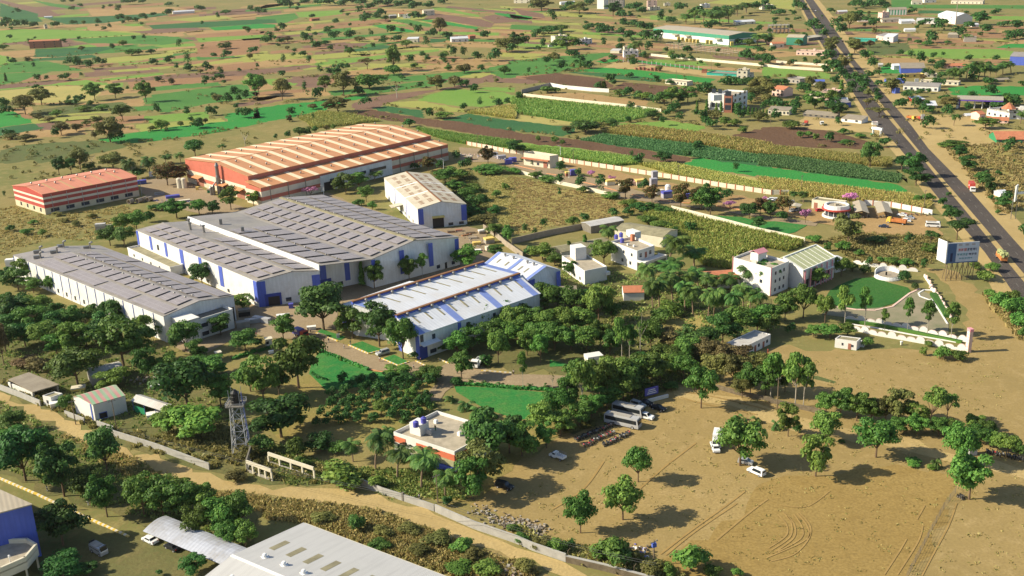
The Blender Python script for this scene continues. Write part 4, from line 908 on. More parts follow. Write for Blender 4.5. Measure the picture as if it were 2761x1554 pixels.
# long low roofs around them
def gabpix(name,label,cat,A,B,depth,h,rise,roof,wall,along=True,wins=0,group=None):
    """A,B eave ends of the near long side (world, at h); ridge parallel to it"""
    d=flat(B)-flat(A); d.normalize(); n=Vector((-d.y,d.x,0)); n=-n if n.y<0 else n
    C=B+n*depth; D=A+n*depth; r0=(A+D)/2+UP*rise; r1=(B+C)/2+UP*rise
    t=thing(name,label,cat,flat(A),0,group); q=gable(t,A,B,C,D,r0,r1,roof,wall,th=.15,ins=.25)
    for k in range(wins): opening(t,flat(A)+n*.25,flat(B)+n*.25,(k+.5)/wins,.9,1.1,1.2,'window_glass','window',q['c'],.08)
    return t
gabpix('long_shed','long mossy roofed shed behind the white cistern house','shed',P('b3',480,1055,3.4),P('b3',980,960,3.4),9,3.4,1.2,'moss_roof','cream_wall',wins=5)
gabpix('row_building','long grey roofed row building behind the balustraded white house, dark windows in cream wall','building',P('b3',1000,830,4.6),P('b3',1480,905,4.6),13,4.6,1.3,'moss_roof','cream_wall',wins=7)
gabpix('tin_shed','open tin roofed shed at the end of the grey field wall','shed',P('b3',770,800,3.4),P('b3',1100,740,3.4),8,3.4,.7,'tin_roof','dark_concrete')
gabpix('cottage','cream gabled cottage with grey roof behind the central wood','cottage',P('b3',420,1450,3.6),P('b3',640,1440,3.6),6,3.6,1.4,'cement_roof','cream_wall')
gabpix('cottage','low terracotta roofed cottage between palm grove and central wood','cottage',P('b3',1090,1450,3.2),P('b3',1300,1445,3.2),8,3.2,1.2,'terracotta','white_wall')
# ---------------------------------------------------------------- wedding hall complex
tp=[P('b3',2165,1102,10.5),P('b4',70,1210,10.5),P('b4',242,1138,10.5),P('b4',60,1085,10.5)]
tp[3]=tp[0]+tp[2]-tp[1]
t,pts,c=house('hall_building','three storey white building edged in pink with a pink capped stair tower, behind palms','building',tp,10.5,wins=[(1,f,v,.9,1.2) for f in(.25,.5,.72) for v in(1.2,4.4,7.4)]+[(0,f,v,1.1,1.2) for f in(.3,.75) for v in(4,7)],par=.8)
for k in(0,1):
    m=MB(); m.box(pts[k],.35,.35,10.9,0,z0=0); m.build('pink_pilaster',MAT['pink_paint'],t)
p=flat(P('b3',2410,1120,10)); a=ang(pts[0],pts[1]); cube(t,p,3.6,4.6,9.7,3.2,a,'white_wall','stair_tower')
m=MB(); e=Vector((math.cos(a),math.sin(a),0)); f=Vector((-e.y,e.x,0)); A_=p+UP*12.9
m.slab([A_-e*2.2-f*2.7,A_-e*2.2+f*2.7,A_+f*2.7+UP*1.1,A_-f*2.7+UP*1.1],.15); m.slab([A_+e*2.2-f*2.7,A_+e*2.2+f*2.7,A_+f*2.7+UP*1.1,A_-f*2.7+UP*1.1],.15); m.build('tower_roof',MAT['pink_paint'],t)
cube(t,flat(P('b3',2365,1150,10))+Vector((-.2,-1.4,0)),2.2,.2,10.1,1.2,a,'cream_wall','tower_window')
e0=P('b4',380,1232,8);e1=P('b4',697,1100,8);k1=P('b4',505,980,10.6);k0=P('b4',95,1098,10.6)
k0=k1+(e0-e1); k0.z=10.6
t=thing('assembly_hall','big hall with pale green striped roof beside the round stage lawn','hall',flat(e0))
b0=k0+(k0-e0)*.22; b1=k1+(k1-e1)*.22; b0.z=b1.z=10
q=gable(t,e0,e1,b1,b0,k0,k1,'hall_roof','white_wall')
for k in range(7): patch(t,q['L'],.04+k*.14,.05+k*.14,0,1,'white_paint','roof_strip',.05,.07)
m=MB()
for a_,b_ in((e0,e1),(e1,k1),(k0,k1),(e0,k0)): m.tube(a_,b_,.3,n=4)
m.build('roof_edging',MAT['white_paint'],t)
d=(flat(e1)-flat(e0)).normalized(); n_=d.cross(UP); n_=-n_ if n_.dot(flat(k0)-flat(e0))>0 else n_
for k in range(6):
    m=MB(); p=flat(e0)+d*((e1-e0).length*(k+.2)/6)+n_*.5; m.box(p,.45,.45,7.8,0,z0=0); m.build('pink_pillar',MAT['pink_paint'],t)
for k in range(5): opening(t,flat(e0),flat(e1),(k+.7)/6,.8,2.4,3.2,'dark_opening','window',q['c'],.2)
m=MB(); p0=flat(P('b4',430,1245,5.5));p1=flat(P('b4',640,1172,5.5)); ln=(p1-p0); nn=ln.normalized().cross(UP); nn=-nn if nn.dot(flat(k0)-p0)>0 else nn
m.slab([p0+UP*5.2+nn*2,p1+UP*5.2+nn*2,p1+UP*5.9-nn*1.5,p0+UP*5.9-nn*1.5],.35); m.build('front_canopy',MAT['white_wall'],t)
for k in range(4):
    m=MB(); m.tube(p0+ln*(k+.3)/4+nn*1.5,p0+ln*(k+.3)/4+nn*1.5+UP*5,.2,n=8); m.build('canopy_column',MAT['pink_paint'],t)
gabpix('side_building','salmon tiled low roof beside the pink edged white building','building',P('b3',1960,1330,3.6),P('b3',2240,1310,3.6),11,3.6,1.6,'terracotta','white_wall')
gabpix('side_building','white annexe with low roof right of the green roofed hall','building',P('b4',700,1160,4),P('b4',810,1130,4),9,4,.8,'white_roof','white_wall')
# ---------------------------------------------------------------- reception, guard room, canopies by the factory gate
p=P('b4',700,700); m=MB(); t=thing('reception_building','round white reception pavilion with red rim and glass ring at the factory gate','reception',p)
rr=P('b4',840,690)-P('b4',700,690); rr=rr.length*.85
m.lathe([(rr*1.15,0),(rr*1.15,.9),(rr,.9)],p,24); m.build('plinth',MAT['white_paint'],t)
m=MB(); m.lathe([(rr*.9,.9),(rr*.9,3.4)],p,24); m.build('glass_wall',MAT['window_glass'],t)
m=MB()
for k in range(12): a=k*math.pi/6; m.tube(p+Vector((rr*.93*math.cos(a),rr*.93*math.sin(a),.9)),p+Vector((rr*.93*math.cos(a),rr*.93*math.sin(a),3.4)),.14)
m.build('mullions',MAT['white_paint'],t)
m=MB(); m.lathe([(rr*.9,3.4),(rr*1.2,3.4),(rr*1.2,4.0),(rr,4.0)],p,24); m.build('rim',MAT['red_paint'],t)
m=MB(); m.lathe([(rr*1.05,4.0),(rr*1.0,5.6),(rr*.85,5.6),(rr*.85,5.0)],p,24); m.build('parapet',MAT['white_paint'],t)
m=MB(); m.lathe([(rr*.86,4.9),(0,4.95)],p,24); m.box(p,1.6,1.6,1,0,z0=4.9); m.build('roof',MAT['flat_roof'],t)
tp=[P('b4',465,535,4.4),P('b4',755,575,4.4)]; d=(tp[1]-tp[0]); n_=Vector((-d.y,d.x,0)).normalized()*6; n_=-n_ if n_.y<0 else n_; tp+= [tp[1]+n_,tp[0]+n_]
t,pts,c=house('office_block','low cream block with flat roof and maroon shutters behind the round reception','building',tp,4.4,'cream_wall','moss_roof',.5,wins=[(0,.75,1,1.5,1.2)])
for f in(.14,.45,.6): onwall(t,pts[0],pts[1],f-.06,f+.06,.2,3.0,'brick','shutter',c,.08)
tp=[P('b3',115,80,7.2),P('b3',370,112,7.2),P('b3',455,100,7.2),P('b3',205,62,7.2)]; 
t,pts,c=house('guard_house','two storey cream gate house with overhanging slab by the piered wall','building',tp,7.2,'cream_wall','grey_concrete',2.2,wins=[(0,.55,1,1.6,1.5),(0,.9,1,1,1.5)])
onwall(t,pts[0],pts[1],-.02,1.0,4.1,4.7,'terracotta','canopy_slab',c,1.8); onwall(t,pts[0],pts[1],.76,.9,0,3.2,'brick','door',c,.15)
def canopy(label,pp,h,rise,mat,group=None,posts=3):
    a,b,c_,d_=[flat(x,h) for x in pp]; r0=(a+d_)/2+UP*rise; r1=(b+c_)/2+UP*rise; t=thing('parking_canopy',label,'canopy',flat(a),0,group)
    m=MB(); m.slab([a,b,r1,r0],.12); m.slab([d_,c_,r1,r0],.12); m.build('roof',MAT[mat],t)
    for k in range(posts):
        for s in(0,1):
            m=MB(); p=flat(a if s==0 else d_).lerp(flat(b if s==0 else c_),(k+.2)/posts); p=p.lerp(flat((a+c_)/2),.12); m.tube(p,p+UP*(h+.15),.1); m.build('post',MAT['steel'],t)
    return t
canopy('beige ridged parking canopy nearer the round reception',[P('b4',885,660,3),P('b4',860,560,3),P('b4',985,560,3),P('b4',1025,670,3)],3,.9,'beige_roof','parking canopies by the gate')
canopy('beige ridged parking canopy over motorcycles, farther from the round reception',[P('b4',1105,670,3),P('b4',1070,565,3),P('b4',1210,575,3),P('b4',1255,672,3)],3,.9,'beige_roof','parking canopies by the gate')
canopy('small tan car canopy left of the round reception',[P('b4',235,605,2.8),P('b4',250,575,2.8),P('b4',370,585,2.8),P('b4',345,612,2.8)],2.8,.5,'shed_roof')
# ---------------------------------------------------------------- huts along the near wall
tp=[P('c1',320,1005,3),P('c1',80,880,3),P('c1',280,812,3),P('c1',580,930,3)]
t=thing('open_shed','flat brown slab roofed open shed behind the left lane wall','shed',flat(tp[0])); m=MB(); m.slab(tp,.3); m.build('roof',MAT['cement_roof'],t)
for p in inset(tp,.8):
    m=MB(); m.box(flat(p),.35,.35,2.75,0,z0=0); m.build('post',MAT['grey_concrete'],t)
m=MB(); wallpoly(m,*inset([tp[1],tp[2],tp[3],tp[0]],.6)[:2],2.7,2.7); wallpoly(m,*inset([tp[2],tp[3],tp[0],tp[1]],.6)[:2],2.7,2.7); m.build('wall',MAT['dark_concrete'],t)
tp=[P('c1',415,1040,3.2),P('c1',495,1058,3.2),P('c1',610,1018,3.2)]; tp.append(tp[0]+tp[2]-tp[1])
house('hut','small white flat roofed hut by the lane wall, dark doorway','hut',tp,3.2,'white_wall','moss_roof',.3,wins=[(1,.5,.3,.9,1.7),(0,.5,1,.7,1)])
k0=P('c1',755,1045,6.2); k1=P('c1',1135,935,6.2); e0=P('c1',905,1130,5.2); e1=P('c1',1228,1038,5.2)
b0=k0+(k0-e0)*.35;b1=k1+(k1-e1)*.35; b0.z=b1.z=5.4
t=thing('shed','white shed with pink and green striped tin roof beside the dirt lane','shed',flat(e0)); q=gable(t,e0,e1,b1,b0,k0,k1,'pink_green_roof','white_wall',th=.15,ins=.2)
opening(t,*q['l'],.75,.4,2,1.6,'dark_opening','window',q['c'],.1,'blue_paint'); onwall(t,*q['f'],.1,.16,0,5,'blue_paint','downpipe',q['c'],.1)
a=P('c1',1280,1090,3.4);b=P('c1',1600,1195,3.4);c_=P('c1',1600,1060,4);d_=P('c1',1330,1030,4.4)
t=thing('tin_shed','open sided tin shed with green curtain next to the striped roof shed','shed',flat(a)); m=MB(); e2=b+(d_-a); e2.z=4.4; m.slab([a,b,e2,d_],.12); x=d_+(d_-a)*.8; x.z=3.7; y=e2+(d_-a)*.8; y.z=3.7; m.slab([d_,e2,y,x],.12); m.build('roof',MAT['tin_roof'],t)
for f in(.05,.4,.75,.98):
    m=MB(); p=flat(a).lerp(flat(b),f); m.tube(p,p+UP*3.4,.08); m.build('post',MAT['blue_paint'],t)
onwall(t,flat(a),flat(b),.08,.4,.2,2.2,'green_paint','curtain',flat(d_),.05)
m=MB(); p=flat(y).lerp(flat(x),.5); wallpoly(m,flat(y),flat(x),3.5,3.5); m.build('back_wall',MAT['dark_concrete'],t)
tp=[P('c1',860,850,3.2),P('c1',1060,810,3.2),P('c1',1205,770,3.2),P('c1',1000,712,3.2)]
gabpix('store_shed','grey asbestos roofed store half hidden under the left trees','shed',P('c1',880,850,3.4),P('c1',1210,775,3.4),7,3.4,.8,'tin_roof','grey_concrete')
house('hut','tiny white hut peeking out of the left wood','hut',[P('c1',530,690,3),P('c1',600,740,3),P('c1',640,700,3),P('c1',575,660,3)],3,'white_wall','flat_roof',.3)
for x,y,l in((2140,690,'small cream kiosk beside the hedge below the left office block'),(105,0,'') ):
    if l:
        p=P('c1',x,y); t=thing('kiosk',l,'kiosk',p); m=MB(); m.box(p,1.7,1.7,2.6,.5,z0=0); m.build('wall',MAT['cream_wall'],t); m=MB(); m.box(p,2.1,2.1,.2,.5,z0=2.6); m.build('roof',MAT['cream_wall'],t); m=MB(); m.box(p+Vector((-.35,-.75,0)),.8,.5,1,.5,z0=1.1); m.build('window',MAT['dark_opening'],t)
p=P('c2',130,560); t=thing('kiosk','cream guard kiosk under the tree at the factory forecourt','kiosk',p); m=MB(); m.box(p,1.9,1.9,2.8,.4,z0=0); m.build('wall',MAT['cream_wall'],t); m=MB(); m.box(p,2.4,2.4,.2,.4,z0=2.8); m.build('roof',MAT['cream_wall'],t); m=MB(); m.box(p+Vector((-.2,-.85,0)),.9,.5,1,.4,z0=1.2); m.build('window',MAT['dark_opening'],t)
# long white hut and small hut on the bare field
tp=[P('c3',2240,580,3.4),P('c4',62,440,3.4),P('c3',2440,440,3.4)]; d=(tp[1]-tp[0]); n_=Vector((-d.y,d.x,0)).normalized()*6; n_=-n_ if n_.y<0 else n_
t,pts,c=house('long_hut','long white one storey quarters with a row of doors and windows on the field edge','house',[tp[0],tp[1],tp[1]+n_,tp[0]+n_],3.4,'white_wall','tin_roof',.3,wins=[(0,f,1.1,.9,1) for f in(.1,.38,.6,.88)])
for f in(.24,.48,.76): opening(t,pts[0],pts[1],f,0,1,2.1,'brick','door',c,.08)
tp=[P('c4',692,482,3),P('c4',905,512,3),P('c4',945,478,3),P('c4',735,452,3)]
t,pts,c=house('hut','small white hut with mossy roof standing on the bare field','hut',tp,3,'white_wall','moss_roof',.25,wins=[(0,.35,1.1,.5,.8),(0,.8,1,.7,.7)])
opening(t,pts[0],pts[1],.68,0,.9,2,'brick','door',c,.08); cube(t,P('c4',945,555),2,1.6,0,1.6,ang(pts[0],pts[1]),'white_wall','lean_to')
p=P('d4',2020,260); t=thing('booth','small tilted roof tin booth beside parked motorcycles at right','booth',p); m=MB(); m.box(p,2.2,1.6,2.6,.2,z0=0); m.build('wall',MAT['grey_paint'],t); m=MB(); m.slab([p+Vector((-1.6,-1.2,2.6)),p+Vector((1.5,-1,2.6)),p+Vector((1.5,1,3.3)),p+Vector((-1.6,1,3.3))],.1); m.build('roof',MAT['tin_roof'],t)
# roofless ruin
t=thing('ruined_house','roofless crumbling house frame of pale pillars and lintels beside the dirt lane','ruin',P('d2',150,520))
def frame(A,B,n,h,mat='cream_wall',wd=.35):
    for k in range(n+1):
        p=flat(A).lerp(flat(B),k/n); m=MB(); m.box(p,.45,wd,h*(1 if k%3 else .92),ang(A,B),z0=0); m.build('pillar',MAT[mat],t)
    m=MB(); d=(flat(B)-flat(A)).normalized(); nn=Vector((-d.y,d.x,0))*wd*.5; a_,b_=flat(A),flat(B); m.prism([a_-nn,b_-nn,b_+nn,a_+nn],h+.003,h+.9); m.build('lintel',MAT[mat],t)
    m=MB(); m.prism([a_-nn*.8,b_-nn*.8,b_+nn*.8,a_+nn*.8],0,.7); m.build('low_wall',MAT['grey_concrete'],t)
frame(P('d1',2420,430),P('d2',160,520),4,2.4); frame(P('d2',130,350),P('d2',575,500),4,2.4); frame(P('d1',2420,430),P('d2',-40,290),2,2.4,'dark_concrete'); 
ORDL=['leftmost','second','third','fourth','fifth','sixth','seventh','eighth','ninth','tenth','eleventh','twelfth','thirteenth','fourteenth','fifteenth','sixteenth','seventeenth','eighteenth','nineteenth','twentieth','twenty first','twenty second','twenty third','twenty fourth','twenty fifth','twenty sixth']
# ================================================================ FAR BUILDINGS
def hpx(p,h): return h/KY/vscale(p)[0]
def mini(r,xl,yl,xr,yr,h,depth,roof,wall,name,label,cat,kind='g',wins=3,group=None,rise=.18):
    """far building: foot of its near wall from (xl,yl) to (xr,yr), wall height in picture px, depth m"""
    A=P(r,xl,yl);B=P(r,xr,yr); H=hpx((A+B)/2,h); d=(B-A).normalized(); n=Vector((-d.y,d.x,0)); n=-n if n.y<0 else n
    C=B+n*depth;D=A+n*depth; t=thing(name,label,cat,A,0,group); c=cen([A,B,C,D])
    if kind=='g':
        q=gable(t,flat(A,H),flat(B,H),flat(C,H),flat(D,H),flat((A+D)/2,H+depth*rise),flat((B+C)/2,H+depth*rise),roof,wall,th=.25,ins=.3)
    elif kind=='m':                      # single slope down to the near side
        mb=MB(); mb.slab([flat(A,H),flat(B,H),flat(C,H+depth*rise),flat(D,H+depth*rise)],.2); mb.build('roof',MAT[roof],t)
        mb=MB(); i=inset([A,B,C,D],.3); zz=[H,H,H+depth*rise,H+depth*rise]
        for k in range(4): wallpoly(mb,i[k],i[(k+1)%4],zz[k]-.25,zz[(k+1)%4]-.25,out=c)
        mb.build('wall',MAT[wall],t)
    else:
        mb=MB(); pts=[A,B,C,D]
        for k in range(4): wallpoly(mb,pts[k],pts[(k+1)%4],H,H,out=c)
        mb.build('wall',MAT[wall],t); mb=MB(); i=inset(pts,.5); mb.prism(i,H-.8,H-.7)
        mb.build('roof',MAT[roof],t)
        mb=MB(); 
        for k in range(4): mb.prism([pts[k],pts[(k+1)%4],i[(k+1)%4],i[k]],H-.7,H+.02)
        mb.build('parapet',MAT[wall],t)
        if H>4.5:
            mb=MB(); e=A.lerp(C,.6); mb.box(e,2.4,2.4,2.2,ang(A,B),z0=H-.69); mb.build('stair_room',MAT[wall],t); mb=MB(); mb.lathe([(.6,0),(.62,1.1),(.2,1.4),(0,1.4)],flat(A.lerp(C,.35),H-.69),8); mb.build('roof_tank',MAT['black'],t)
    fl=max(1,int(round(H/3.6)))
    for f in range(fl):
        for k in range(wins): opening(t,A,B,(k+.5)/wins,f*H/fl+.9,min(1.6,(B-A).length/wins*.4),min(1.5,H/fl*.45),'window_glass','window',c,.1)
    return t,A,B,C,D,H
MIN='''a1|290|478|590|466|70|9|terracotta|brick|farm_shed|brick farm shed with pinkish roof standing alone in left green fields|shed|g|3
a1|1690|140|1905|128|20|12|white_roof|white_wall|farm_shed|long white roofed shed far off in the upper left fields|shed|g|0
a1|437|282|467|280|38|6|flat_roof|cream_wall|hut|tiny cream hut far off at the upper left field edge|hut|f|1
a1|430|180|510|177|14|5|white_roof|white_wall|hut|low white hut at the foot of the upper left dark field|hut|g|0
a2|545|207|625|200|20|8|terracotta|brick|farm_hut|low reddish hut under a round tree left of the far grove|hut|g|0
a2|1310|185|1380|180|28|8|tin_roof|dark_concrete|farm_hut|grey tin hut at the edge of the far grove|hut|g|0
a2|1400|168|1450|165|30|8|terracotta|cream_wall|farm_hut|small tan hut with red roof at the edge of the far grove|hut|g|1
a2|1440|182|1505|180|34|8|white_roof|white_wall|farm_hut|white hut right of the grey tin hut at the far grove|hut|f|1
a2|1640|156|1750|150|48|11|beige_roof|cream_wall|farmhouse|tan gabled farmhouse at the right end of the far grove|house|g|2
a2|1475|418|1585|416|36|9|white_roof|cream_wall|farm_shed|white roofed open shed behind dark trees in upper middle fields|shed|m|2
a2|1910|415|2080|406|32|10|white_roof|white_wall|farm_shed|longer white roofed farm shed in upper middle fields|shed|m|3
a2|1985|378|2075|374|20|8|flat_roof|cream_wall|farmhouse|small cream house just behind the longer white farm shed|house|f|2
a2|2090|384|2150|380|30|8|terracotta|brick|farm_hut|little red roofed hut right of the cream farm house|hut|g|0
a3|20|34|180|32|34|10|flat_roof|cream_wall|house|cream house on the top edge above the dark fields|house|f|3
a3|480|48|620|40|22|8|white_roof|white_wall|shed|low pale roof among the trees at the top middle edge|shed|g|0
a3|900|90|945|84|92|14|flat_roof|white_wall|apartment_block|white slab end of the block at the top middle edge|building|f|0
a3|948|80|1090|78|78|14|grey_concrete|grey_concrete|apartment_block|grey four storey block with window rows at the top edge|building|f|6
a3|1325|98|1420|95|88|12|flat_roof|pinkish_wall|apartment_block|orange and white three storey house near the top edge|house|f|2
a3|1350|106|1450|100|35|8|flat_roof|cream_wall|house|cream annexe in front of the orange and white three storey house|house|f|2
a3|1490|62|1550|60|30|8|flat_roof|cream_wall|house|small pale yellow house right of the orange and white house|house|f|1
a3|1855|80|1938|76|36|9|blue_paint|white_wall|house|small house with bright blue top near the top edge|house|f|2
a3|2445|96|2560|90|44|10|flat_roof|cream_wall|house|cream house left of the highway near the top edge|house|f|2
a3|425|435|545|425|80|11|flat_roof|cream_wall|house|cream two storey house between trees, left of the green warehouse|house|f|2
a3|360|462|400|460|18|5|flat_roof|white_wall|hut|small white hut left of the cream two storey house|hut|f|0
a3|680|435|785|425|48|9|flat_roof|white_wall|house|white house with ochre trim between trees left of the green warehouse|house|f|3
a3|625|540|670|535|28|6|terracotta|cream_wall|hut|small hut with reddish roof among trees by the emerald strip|hut|g|0
a3|960|520|1050|522|24|8|tin_roof|cream_wall|shed|pale tin shed left of the white field house|shed|m|0
a3|1100|490|1182|486|26|8|cement_roof|cream_wall|shed|brown roofed shed behind the white field house|shed|g|0
a3|1095|565|1238|560|66|11|flat_roof|white_wall|house|white one storey house beside the emerald fields|house|f|3
a3|1500|820|1710|842|42|8|flat_roof|cream_wall|row_house|low cream row house between emerald strip and dark ploughed field|house|f|6
a3|1855|716|1905|716|34|5|terracotta|brick|pump_house|small brick pump house at the end of the post row|hut|f|0
a3|1905|735|2195|752|26|16|cement_roof|teal_cloth|fabric_enclosure|teal cloth fenced enclosure with a grey roof|enclosure|f|0
a3|2197|770|2300|772|84|12|flat_roof|cream_wall|house|cream two storey house right of the teal enclosure|house|f|2
a3|2305|770|2365|752|44|9|flat_roof|cream_wall|house|cream annexe right of the two storey house by the teal enclosure|house|f|1
a3|2190|245|2385|235|26|10|white_roof|cream_wall|shed|low white roofed shed behind the green warehouse|shed|m|3
a4|210|440|375|445|76|14|beige_roof|green_clad|warehouse|bright green walled shed with beige roof left of the highway|warehouse|g|0
a4|430|405|570|385|30|8|shed_roof|dark_concrete|shop_shed|slanting tan roofed shop right of the green walled shed|shop|m|2
a4|310|540|580|548|46|10|flat_roof|pinkish_wall|row_house|white and orange row house with red roof line left of the highway|house|f|6
a4|75|470|195|465|40|9|terracotta|cream_wall|house|small cream house with reddish roof below the construction frame|house|g|2
a4|222|808|345|822|48|12|grey_concrete|grey_concrete|house|plain grey box house left of the highway|house|f|3
a4|478|830|590|830|34|6|blue_paint|white_wall|hut|small hut with blue base right of the grey box house|hut|g|1
a4|68|935|190|950|70|11|terracotta|pinkish_wall|house|pale pink house with red roofed stair tower left of the highway|house|g|3
a4|558|985|712|992|96|11|flat_roof|pinkish_wall|house|peach two storey house with open balcony left of the highway|house|f|3
a4|440|960|550|965|50|9|flat_roof|cream_wall|house|pale annexe left of the peach two storey house|house|f|2
a4|690|1000|820|998|18|8|white_roof|white_wall|shop_shed|low white roof right of the peach house|shop|g|0
a4|738|1058|850|1045|46|8|grey_roof|blue_paint|hut|blue walled hut with grey roof by the highway trees|hut|m|1
a4|30|1118|245|1130|46|8|cement_roof|cream_wall|row_house|tan row of small shuttered rooms left of the truck yard|building|m|6
a4|370|1138|695|1165|26|8|cement_roof|dark_concrete|shop_shed|long low shadowed market shed beside the truck yard|shed|m|6
a4|745|1190|950|1212|34|9|cement_roof|white_wall|shop_shed|white walled roadside canteen with brown roof by the highway|shop|m|2
a4|1055|1225|1110|1225|28|4|red_paint|white_wall|stall|small red sided stall near the white arch by the highway|stall|f|0
a4|915|214|1012|212|24|9|white_roof|white_wall|shed|white roof right of the highway amid trees near the top|shed|g|0
a4|720|140|815|136|24|9|white_roof|pinkish_wall|shed|small white roof beside the highway near the top|shed|g|0
a4|1150|215|1218|210|92|9|flat_roof|pinkish_wall|house|orange and white tower like house beside the striped green shed|house|f|1
a4|1212|150|1392|146|52|16|cement_roof|striped_shed|warehouse|shed with green and white striped wall right of the highway|warehouse|g|0
a4|1150|222|1345|216|26|10|cement_roof|cream_wall|shed|tan roofed shed at the foot of the orange and white tower house|shed|m|3
a4|1335|236|1478|232|24|12|white_roof|white_wall|shed|slanting white roof left of the long white sheds|shed|m|0
a4|1480|235|1690|236|32|16|tin_roof|white_wall|shed|pale tin shed joined to the big white hall|shed|g|4
a4|1690|212|1868|240|74|22|white_roof|white_wall|hall_building|big white gabled hall by the tall mast|hall|g|2
a4|1440|46|1545|44|28|10|beige_roof|cream_wall|shed|pale shed at the top edge right of the highway, leftmost of three|shed|g|2
a4|1562|30|1680|26|28|10|beige_roof|white_wall|shed|pale shed at the top edge right of the highway, middle of three|shed|g|2
a4|1820|38|2135|42|26|10|beige_roof|cream_wall|shed|long pale yellow shed at the top edge right of the mast|shed|g|8
a4|840|404|1082|412|28|8|white_roof|teal_cloth|compound_building|low building with teal painted wall right of the highway|building|f|0
a4|1088|385|1180|402|40|12|grey_roof|pinkish_wall|workshop|workshop with grey roof joined to the teal walled building|workshop|m|2
a4|1155|412|1258|416|52|14|white_roof|white_wall|workshop|white workshop with sloping roof right of the teal walled building|workshop|m|1
a4|1370|312|1480|310|20|8|white_roof|white_wall|shed|low white roof below the long white sheds|shed|g|0
a4|1788|372|1895|374|34|8|beige_roof|dark_concrete|hut|dark hut with beige roof in the field below the white hall|hut|m|0
a4|1950|412|2070|412|50|10|grey_concrete|grey_concrete|hut|grey concrete block hut right of the dark beige roofed hut|hut|f|0
a4|2030|265|2100|262|22|8|white_roof|white_wall|shed|small white roof under the trees right of the white hall|shed|g|0
a4|1112|655|1160|655|22|6|tin_roof|grey_concrete|hut|grey tin hut by the tree right of the highway|hut|g|0
a4|1263|686|1328|684|40|9|white_roof|white_wall|shed|white boxy shed left of the blue and yellow building|shed|g|0
a4|1328|722|1572|722|54|16|cement_roof|blue_clad|factory_shed|big shed with bright blue wall above a yellow shopfront|warehouse|m|0
a4|1370|765|1562|758|36|7|flat_roof|yellow_cover|shop_row|yellow shopfront at the foot of the bright blue shed|shop|f|3
a4|1575|760|1690|760|36|9|flat_roof|cream_wall|shop_row|cream shop right of the yellow shopfront|shop|f|2
a4|1515|820|1895|838|34|8|flat_roof|cream_wall|shop_row|long pale yellow row with window openings below the blue shed|building|f|7
a4|1350|882|1700|898|46|10|grey_roof|white_wall|shop_row|white shop row with blue edges facing the highway|shop|m|6
a4|1278|918|1322|915|54|5|blue_paint|blue_paint|kiosk|blue kiosk at the corner of the white shop row|kiosk|f|0
a4|1170|812|1200|818|40|4|white_paint|blue_paint|kiosk|small blue and white kiosk near the highway verge|kiosk|f|0
a4|1280|815|1358|818|40|6|blue_paint|blue_paint|shop_shed|blue tarpaulin shop behind the roadside tree|shop|f|0
a4|1778|672|1975|668|24|10|terracotta|pinkish_wall|row_house|orange tiled long roof behind the right palm cluster|house|g|4
a4|2205|682|2290|680|24|9|terracotta|pinkish_wall|house|orange roofed house right of the palm cluster|house|g|2
a4|2390|636|2620|645|86|14|grey_roof|blue_clad|factory_shed|blue and white walled shed at the right picture edge|warehouse|m|0
a4|2250|808|2400|800|20|7|cement_roof|dark_concrete|hut|low brown hut at the edge of the right emerald field|hut|g|0
a4|1465|1000|1575|990|22|8|white_roof|red_paint|stall|red edged roadside stall right of the highway|stall|m|0
a4|1550|1060|1690|1060|28|10|white_roof|dark_concrete|stall|white awninged roadside stall under trees right of the highway|stall|m|0
a4|1975|1140|2110|1135|8|6|white_roof|white_wall|shed|flat white roof in front of the temple like house|shed|g|0
a4|2170|1130|2390|1170|70|14|flat_roof|white_wall|house|white house with pointed red tiled turret at the right edge|house|f|4
a4|2100|1180|2160|1175|60|9|terracotta|pinkish_wall|house|salmon roofed wing left of the turreted white house|house|g|1
a4|2160|1200|2385|1210|26|7|terracotta|pinkish_wall|house|red tiled verandah in front of the turreted white house|house|m|4
a4|2390|1165|2600|1170|90|12|flat_roof|white_wall|house|plain white block right of the turreted house, cut by the frame|house|f|2
a4|2265|1400|2640|1400|36|18|terracotta|green_paint|restaurant|red hip roofed hall with green and white walls at the right edge|building|g|5
b4|2305|520|2380|515|40|6|white_roof|white_wall|hut|small white hut behind trees at the right edge|hut|g|0'''
for ln in MIN.split('\n'):
    f=ln.split('|'); v=list(map(float,f[1:7])); mini(f[0],*v[:5],v[5],f[7],f[8],f[9],f[10],f[11],f[12],int(f[13]))
# turret of the white house
m=MB(); p=P('a4',2390,1060,7); t=[o for o in bpy.data.objects if o.get('label','').startswith('white house with pointed')][0]
z=vscale(p)[0]; m.lathe([(5,7),(0,11)],flat(p),8,sm=False); m.build('turret_roof',MAT['terracotta'],t)
# green and white warehouse
L=P('a3',1383,276,11);Rr_=P('a3',2125,348,11)
d=(Rr_-L).normalized(); n=Vector((-d.y,d.x,0)); n=-n if n.y<0 else n
t=thing('warehouse','long warehouse with green upper wall, white lower wall and beige roof in the upper middle','warehouse',flat(L))
A,B=L,Rr_; C=B+n*40; D=A+n*40
q=gable(t,A,B,C,D,flat((A+D)/2,13),flat((B+C)/2,13),'beige_roof','green_white_wall',th=.3)
for f in(.33,.49,.88):
    onwall(t,*q['l'] if False else (flat(A)+n*.35,flat(B)+n*.35),f-.025,f+.025,0,5,'dark_opening','doorway',q['c'],.2)
    m=MB(); p=flat(A).lerp(flat(B),f); e=d*((B-A).length*.035); m.slab([p-e-n*4+UP*6,p+e-n*4+UP*6,p+e+UP*7,p-e+UP*7],.25); m.build('awning',MAT['beige_roof'],t)
pos=[(1630,400),(1668,405),(1710,415),(1745,420),(1780,422),(1815,425),(1910,430),(1945,435),(2150,448)]
